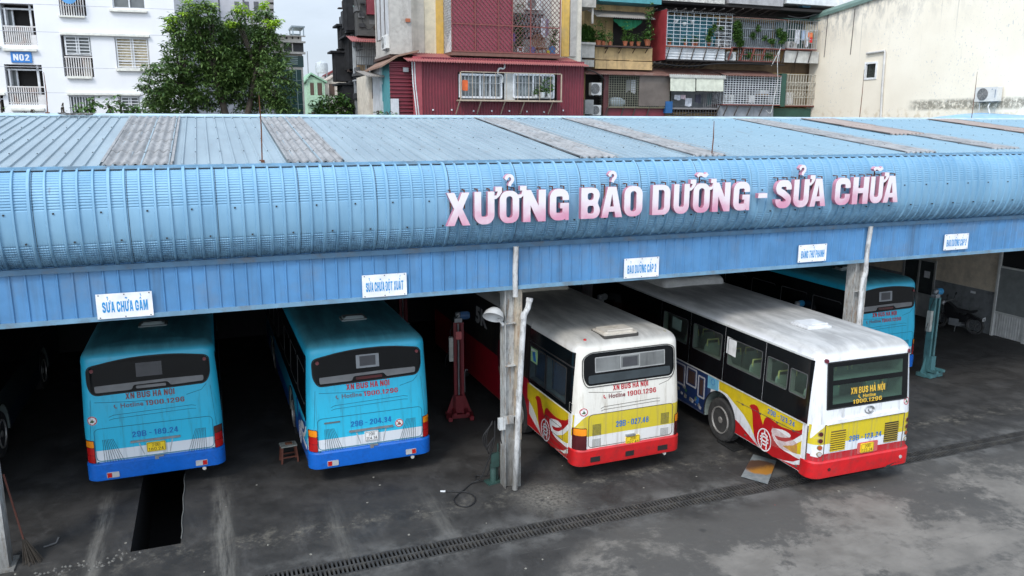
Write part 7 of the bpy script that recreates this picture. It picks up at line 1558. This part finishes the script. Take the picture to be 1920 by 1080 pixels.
def climber(us, Y, label, seed, m=LF4, dens=2600, ln=.12):
    rg = random.Random(seed); lb = [lob(u, v, Y, a, b) for u, v, a, b in us]; x = lb[0][0]; z0 = min(l[2]-l[4] for l in lb); t = thing('climbing_plant', label, 'plant', (x, Y, z0))
    pts = [(px-x, (py-Y)*.5, pz-z0) for px, py, pz in crown_pts(lb, dens, rg, .1)]; V, Fq = leaves(pts, 5, ln, ln*.22, .9, rg); me = bpy.data.meshes.new('foliage'); me.from_pydata(V, [], Fq); me.materials.append(m); o = bpy.data.objects.new('foliage', me); COL.objects.link(o); o.parent = t
    mb = MB()
    for l in lb: mb.tube([(l[0]-x, 0, l[2]-z0-l[4]), (l[0]-x+.05, .02, l[2]-z0), (l[0]-x, 0, l[2]-z0+l[4]*.8)], .015, 5)
    mb.build('stem', BARK, t)
climber([(1383,50,10,13), (1384,66,10,13), (1388,80,8,8)], FY-.34, 'dense dark climbing plant at the left end of the grey barred cage', 1)
climber([(1412,66,5,8), (1422,52,5,7), (1434,70,5,5), (1446,76,8,5)], FY-.30, 'loose climbing plant in the middle of the grey barred cage', 2)
climber([(1462,60,7,10), (1470,68,8,10), (1466,76,6,6)], FY-.35, 'climbing plant spilling out at the right end of the grey barred cage', 3)
climber([(1332,60,6,9), (1340,50,5,7), (1328,72,5,7), (1352,52,5,4)], FY-.42, 'creeper inside the white barred cage in front of the teal wall', 4)
climber([(1098,60,14,16), (1090,72,10,10), (1108,66,10,14)], 20.6, 'bushy plant on the concrete corner balcony', 5)
climber([(1404,103,12,7), (1440,104,12,7)], FY-.02, 'plants behind the lower grille under the climbing plants', 6, dens=1500)
mb = MB(); q = rc(1150, 37, 1205, 60, FY+.3); n = 16
for i in range(n):
    u0 = q[0]+(q[1]-q[0])*i/n; u1 = q[0]+(q[1]-q[0])*(i+1)/n; f = lambda s: q[2]+(q[3]-q[2])*(.15+.75*abs(2*s-1)**1.6); s0_, s1_ = i/n, (i+1)/n
    mb.plate([(u0, f(s0_)), (u1, f(s1_)), (u1, q[3]), (u0, q[3])], lambda u, v, d: (u, FY+.3+.04*math.sin(u*25)+d, v), 0, .01)
tag(mb.build('shade_net', mat('green_net', (.01, .16, .07), .8)), 'bright green shade net sagging over the ochre balcony', 'net')
def cloth(u0, v0, u1, v1, Y, m_, label, name='laundry'):
    q = rc(u0, v0, u1, v1, Y); w = q[1]-q[0]; h = q[3]-q[2]; mb = MB(); n = 6
    for i in range(n):
        a, b = q[0]+w*i/n, q[0]+w*(i+1)/n; lo = lambda s: q[2]+h*.12*math.sin(s*3+u0)
        mb.plate([(a, lo(i/n)), (b, lo((i+1)/n)), (b, q[3]), (a, q[3])], lambda u, v, d: (u, Y+.03*math.sin(u*30)+d, v), 0, .012)
    return tag(mb.build(name, m_), label, 'laundry')
CW = mat('white_cloth', (.55, .56, .60), .8, var=.2, scale=5); CR_ = mat('red_cloth', (.50, .02, .02), .8); CO_ = mat('orange_laundry', (.55, .15, .05), .8); CD_ = mat('dark_cloth', (.04, .04, .06), .8); CG = mat('grey_cloth', (.25, .25, .26), .8); CBL = mat('blue_white_cloth', (.30, .38, .50), .8)
for a in ((1492,56,1500,80,FY-.05,CW,'white shirt, first in the laundry row beside the cream wall'), (1502,57,1511,78,FY-.05,CBL,'blue and white shirt in the laundry row beside the cream wall'), (1512,58,1516,86,FY-.05,CW,'narrow white towel beside the red cloth near the cream wall'), (1515,61,1524,71,FY-.1,CO_,'orange cloth hanging above the red one at the cream wall'), (1517,70,1524,79,FY-.1,CR_,'bright red cloth at the edge of the cream wall'),
    (1174,150,1182,172,FY+.15,CG,'grey cloth hanging in the fine meshed cage'), (1184,150,1193,173,FY+.15,CW,'white cloth hanging in the fine meshed cage'), (1265,178,1275,187,FY+.1,CW,'white towel below the first cream blind'), (1277,178,1286,186,FY+.1,mat('pinkish_cloth', (.58, .45, .48), .8),'pinkish towel below the first cream blind'), (1285,184,1298,198,FY+.1,CW,'white printed shirt below the gap of the cream blinds'), (1303,177,1314,192,FY+.1,CD_,'dark shirt below the second cream blind'), (1325,175,1335,198,FY+.3,mat('green_grey_cloth', (.06, .12, .12), .8),'dark green trousers below the second cream blind'), (1338,176,1346,186,FY+.2,CG,'grey garment below the second cream blind'),
    (1014,34,1022,66,17.9,CW,'white garment hanging in the red meshed balcony'), (1023,36,1029,68,17.95,mat('mauve_cloth', (.25, .18, .26), .8),'mauve garment hanging in the red meshed balcony'), (1005,32,1010,58,18.0,CG,'grey garment hanging in the red meshed balcony'), (962,62,966,80,17.8,mat('violet_cloth', (.22, .12, .35), .8),'violet cloth at the edge of the red sheet of the meshed balcony')): cloth(*a)
# bundle and boxes
x, z = at(1158, 192, FY+.3); mb = MB(); mb.lathe([(.05, -.45), (.20, -.36), (.26, -.1), (.22, .2), (.12, .42), (.03, .48)], (x, FY+.4, z), 'x', 12); tag(mb.build('sack', mat('pale_blue_sack', (.36, .42, .46), .7, var=.3), smooth=60), 'pale blue-grey sack lying on the floor of the fine meshed cage', 'sack')
for u0, v0, u1, v1, m_, lb in ((1425,169,1441,176,SWH,'white box on the brown shelf inside the white square-barred cage'), (1424,176,1442,180,mat('brown_box', (.30, .19, .08), .8),'brown crate under the white box in the white square-barred cage'), (1405,179,1416,193,SWH,'white container standing in the middle of the white square-barred cage'), (1442,180,1451,193,mat('light_grey_box', (.4, .42, .43), .7),'grey container at the right side of the white square-barred cage'), (1473,173,1487,195,SWH,'white box with a green lid behind the ornate cream grille'), (1505,9,1520,14,mat('blue_basin', (.05, .18, .28), .6),'blue basins on the upper balcony beside the cream wall')):
    mb = MB(); q = rc(u0, v0, u1, v1, FY+.4); mb.plate(rpoly(box_r(q[0], q[1], q[2], q[3]), .03, 2), lambda u, v, d: (u, FY+.4+d, v), 0, .3); tag(mb.build('storage_box', m_), lb, 'box')
# meshed balcony: chair, stool, plants
x, z = at(1012, 98, 18.0); t = thing('wicker_chair', 'round-backed brown wicker chair in the red meshed balcony', 'chair', (x, 18.0, c if False else CA[2])); wk = mat('brown_wicker', (.22, .11, .05), .8)
mb = MB(); 
for r_ in (.28, .20, .12): mb.tube([(r_*math.cos(k*PI/10), .1, .55+r_*1.1*math.sin(k*PI/10)) for k in range(20)], .022, 6, closed=True)
for k in range(10): mb.bar((0, .1, .55), (.28*math.cos(k*PI/5), .1, .55+.31*math.sin(k*PI/5)), .018)
mb.build('backrest', wk, t); mb = MB(); mb.lathe([(.25, .25), (.27, .29), (.2, .31)], (0, -.1, 0), 'z', 14); mb.build('seat', wk, t)
for dx, dy in ((-.18, -.28), (.18, -.28), (-.18, .1), (.18, .1)): mb = MB(); mb.bar((dx, dy, 0), (dx*.9, dy*.9, .27), .03); mb.build('leg', wk, t)
pot(974, 99, 17.85, 1.1, h=2.6, label='leafy plant in front of the dark window of the red meshed balcony', grp='x'); pot(1037, 98, 17.8, .9, h=2.0, label='thin plant at the right end of the red meshed balcony', grp='x')
for o in bpy.data.objects:
    if o.get('group') == 'x': del o['group']
for u, w_, m_, lb in ((975, .28, mat('white_stool', (.5, .5, .5), .5), 'white plastic stool'), (999, .26, mat('violet_blue_stool', (.12, .12, .32), .5), 'violet blue bucket'), (1029, .16, mat('yellow_plastic', (.60, .50, .03), .5), 'yellow bottle'), (1036, .30, mat('blue_plastic2', (.03, .15, .35), .5), 'blue bucket')):
    x, z = at(u, 98, 17.75); mb = MB(); 
    if 'stool' in lb: mb.box(-.14, .14, -.12, .12, .26, .30); [mb.box(a_-.03, a_+.03, b_-.03, b_+.03, 0, .26) for a_ in (-.11, .11) for b_ in (-.09, .09)]; mb.box(-.1, .1, -.12, -.10, .08, .12)
    else: mb.lathe([(w_*.4, 0), (w_*.5, w_*1.2), (w_*.52, w_*1.2), (w_*.3, w_*1.25)], (0, 0, 0), 'z', 12)
    tag(mb.build(lb.split()[-1] if 'stool' in lb or 'bucket' in lb else 'bottle', m_, loc=(x, 17.8, CA[2])), lb+' on the floor of the red meshed balcony', lb.split()[-1])
mb = MB(); x, z = at(1002, 10, 18.2); 
acu(x, 18.25, at(1002, 18, 18.2)[1], .7, 'dark grey fan unit high in the red meshed balcony')
for u, s in ((1017, .9), (1030, .9), (1005, .5)): pot(u, 183, 16.75, s, label='green plant in a white pot in the right window of the red hut', kind=1, grp='potted plants in the hut window', potm=PVC)

# ================================================================= cream wall building at right
def cream_mat():
    m, tt, b = new_mat('stained_cream_render'); g = NT(tt); o = g.obj(); x, y, z = g.xyz(o)
    c = g.mix(g.ss(g.noise(o, .5, 5), .3, .7), (.78, .70, .57), (.84, .765, .635))
    far = g.ss(y, 11.0, 20.5)
    top = g.ss(g.math('ADD', z, g.math('MULTIPLY', g.math('SUBTRACT', y, 21), -.03*-1)), 10.6, 13.0)
    n1 = g.noise(g.map(o, (1, 1.3, .55)), 1.6, 9, .72, .4); f = g.math('MULTIPLY', g.math('MULTIPLY', g.ss(n1, .43, .62), top), g.math('ADD', g.math('MULTIPLY', far, .8), .25)); c = g.mix(g.math('MULTIPLY', f, .9), c, (.27, .26, .24))
    sp = g.ss(g.noise(g.map(o, (1, 5, 3.2)), 2.4, 5, .6, .6), .60, .68); area = g.ss(g.noise(o, .45, 3), .42, .58); c = g.mix(g.math('MULTIPLY', g.math('MULTIPLY', sp, area), .75), c, (.42, .42, .44))
    st = g.math('MULTIPLY', g.ss(g.noise(g.map(o, (1, 6, .12)), 1.2, 5, .6), .60, .72), g.ss(z, 9.0, 12.6)); c = g.mix(g.math('MULTIPLY', st, .6), c, (.30, .28, .25))
    bd = g.math('MULTIPLY', g.math('MULTIPLY', g.ss(g.math('ABSOLUTE', g.math('SUBTRACT', z, 7.98)), .30, .12), g.ss(y, 14.6, 13.8)), g.ss(g.noise(g.map(o, (1, 2.2, 2)), 2.6, 8, .75, .5), .36, .56)); c = g.mix(g.math('MULTIPLY', bd, .85), c, (.16, .145, .11))
    bd2 = g.math('MULTIPLY', g.ss(z, 8.1, 7.5), g.ss(g.noise(o, 3, 6), .5, .65)); c = g.mix(g.math('MULTIPLY', bd2, .5), c, (.52, .40, .24))
    tt.links.new(c, b.inputs['Base Color']); b.inputs['Roughness'].default_value = .85
    bn = g.n('ShaderNodeBump', {'Height': n1, 'Strength': .3, 'Distance': .03}); tt.links.new(bn.outputs[0], b.inputs['Normal']); return m
t = thing('cream_building', 'tall cream rendered building with grey stains and one tiny window at the right', 'building')
XW = 30.0; YF, YN = 21.05, 7.7; zf = 12.6
mb = MB(); wy0, wy1, wz0, wz1 = 16.45, 17.15, 9.28, 10.02
for a, b, c, d in rects(YN, YF, 0, 12.55, [(wy0, wy1, wz0, wz1)]): mb.add([(XW, a, c), (XW, b, c), (XW, b, d), (XW, a, d)], [(0,3,2,1)])
mb.add([(XW, YF, 12.55), (XW, YN, 12.55), (XW, YN, 14.0), (XW, YF, 12.6)], [(0,1,2,3)])
mb.add([(XW, wy0, wz0), (XW, wy1, wz0), (XW, wy1, wz1), (XW, wy0, wz1), (XW+.2, wy0, wz0), (XW+.2, wy1, wz0), (XW+.2, wy1, wz1), (XW+.2, wy0, wz1)], [(0,1,5,4),(1,2,6,5),(2,3,7,6),(3,0,4,7)])
mb.add([(XW, YF, 0), (XW+14, YF, 0), (XW+14, YF, 12.6), (XW, YF, 12.6), (XW, YN, 0), (XW+14, YN, 0), (XW+14, YN, 14), (XW, YN, 14)], [(0,3,2,1),(4,5,6,7),(1,2,6,5),(3,7,6,2)])
mb.build('wall', cream_mat(), t, fix=False)
mb = MB(); mb.add([(XW-.12, YF+.15, 12.58), (XW+.02, YF+.15, 12.75), (XW+.02, YN, 14.2), (XW-.12, YN, 14.0), (XW-.12, YF+.15, 12.42), (XW-.12, YN, 13.84)], [(0,1,2,3),(0,3,5,4)]); mb.build('roof_flashing', mat('grey_green_flashing', (.13, .20, .17), .6), t, fix=False)
mb = MB(); 
for y0, y1, z0, z1 in ((wy0-.04, wy0+.05, wz0-.04, wz1+.04), (wy1-.05, wy1+.04, wz0-.04, wz1+.04), (wy0+.05, wy1-.05, wz1-.05, wz1+.04), (wy0+.05, wy1-.05, wz0-.04, wz0+.05)): mb.box(XW-.04, XW+.06, y0, y1, z0, z1)
w = mb.build('window', mat('white_window_frame', (.75, .75, .74), .4), t); mb = MB(); mb.box(XW+.10, XW+.12, wy0, wy1, wz0, wz1); mb.build('pane', mat('speckled_dark_glass', (.03, .035, .03), .3, var=.9, scale=18), w)
mb = MB(); y = 15.83; mb.tube([(XW-.08, y, 7.2), (XW-.08, y+.1, 9.0), (XW-.08, y+.13, 10.42), (XW-.08, y+.15, 10.5), (XW-.08, y+1.25, 10.46)], .055, 8); mb.build('drain_pipe', mat('dusty_pipe', (.52, .50, .47), .5), t, smooth=60)
mb = MB()
for y in (20.0, 18.2): mb.tube([(XW-.02, y, 10.5), (XW-.02, y-.05, 12.65)], .018, 5)
mb.build('wall_cable', mat('thin_dark_cable', (.10, .09, .08), .7), t)
mb = MB(); mb.box(XW-.55, XW-.02, YF-.15, YF+.1, 11.25, 12.2); tag(mb.build('water_box', mat('rust_streaked_box', (.62, .56, .44), .7, dirt=((.50, .28, .03), .9, 1.5))), 'cream box with an orange rust streak at the far corner of the cream building', 'box')
ac = acu(XW-.36, 10.25, at(1853, 192, 10.5)[1] if False else 8.06, 1.0, 'white air conditioner mounted low on the cream building', rot=R(-90), h=.57)
mb = MB(); mb.tube(smooth([(XW-.25, 10.1, 8.0), (XW-.3, 10.12, 7.85), (XW-.45, 9.95, 7.72), (XW-.6, 9.75, 7.5)]), .03, 6); mb.tube([(XW-.2, 10.6, 8.0), (XW-.2, 10.6, 7.4)], .02, 6); tag(mb.build('drain_hose', PVC, smooth=60), 'white hose hanging from the air conditioner on the cream building', 'hose')
# little blue sheet closing the gap between ridge and cream building
mb = MB(); g_ = [(22.5, 7.12, 7.30), (26.0, 8.2, 7.52), (29.98, 10.6, 7.62), (29.98, 7.2, 7.40), (26, 7.13, 7.31)]
mb.add(g_, [(0, 1, 4), (1, 2, 3, 4)]); tag(mb.build('roof_patch', mat('crumpled_blue_sheet', (.20, .40, .60), .5, dirt=((.5, .45, .36), .7, 2.2)), fix=False), 'crumpled blue sheet closing the gap between ridge and cream wall', 'roof sheet')
# ================================================================= sky and sun
w = bpy.data.worlds.new('World'); SC.world = w; w.use_nodes = True; t = w.node_tree; g = NT(t); bg = t.nodes['Background']
EL, AZ = R(46), R(228)     # sun high, behind the camera and to its left
sky = g.n('ShaderNodeTexSky', sky_type='NISHITA'); sky.sun_disc = False; sky.sun_elevation = EL; sky.sun_rotation = AZ; sky.air_density = 1.0; sky.dust_density = 3.0; sky.ozone_density = 1.5
tc = g.n('ShaderNodeTexCoord').outputs['Generated']
x, y, z = g.xyz(tc)
cl = g.ss(g.noise(g.map(tc, (1, 1, 3)), 2.2, 7, .6, .3), .30, .62)
cloud = g.mix(g.ss(z, 0, .6), (8.0, 9.1, 10.5), (7.5, 8.8, 10.5))
sd = (math.cos(EL)*math.sin(AZ), math.cos(EL)*math.cos(AZ), math.sin(EL)); dt = g.n('ShaderNodeVectorMath', {0: tc, 1: sd}, operation='DOT_PRODUCT').outputs['Value']
c = g.mix(g.math('ADD', g.math('MULTIPLY', cl, .25), .68), sky.outputs[0], cloud)
gl = g.math('ADD', 1.0, g.math('MULTIPLY', g.ss(dt, -.2, 1.0), 1.25)); cmb = g.n('ShaderNodeCombineXYZ', {0: gl, 1: gl, 2: gl}).outputs[0]   # sky glow added round the sun, out of view, to brighten the bus rears
c = g.mix(1.0, c, cmb, 'MULTIPLY')
t.links.new(c, bg.inputs[0]); bg.inputs[1].default_value = .10
s = bpy.data.lights.new('sun', 'SUN'); s.energy = 1.9; s.angle = R(14); s.color = (1, .955, .89); so = bpy.data.objects.new('sun', s); COL.objects.link(so)
d = Vector((math.cos(EL)*math.sin(AZ), math.cos(EL)*math.cos(AZ), math.sin(EL))); so.rotation_euler = d.to_track_quat('Z', 'Y').to_euler(); so.location = (0, -20, 30)
SC.view_settings.view_transform = 'Standard'; SC.view_settings.look = 'None'; SC.view_settings.exposure = 0.06; SC.view_settings.gamma = 1
SC.cycles.max_bounces = 7; SC.cycles.diffuse_bounces = 3; SC.cycles.transparent_max_bounces = 10; SC.cycles.use_denoising = True
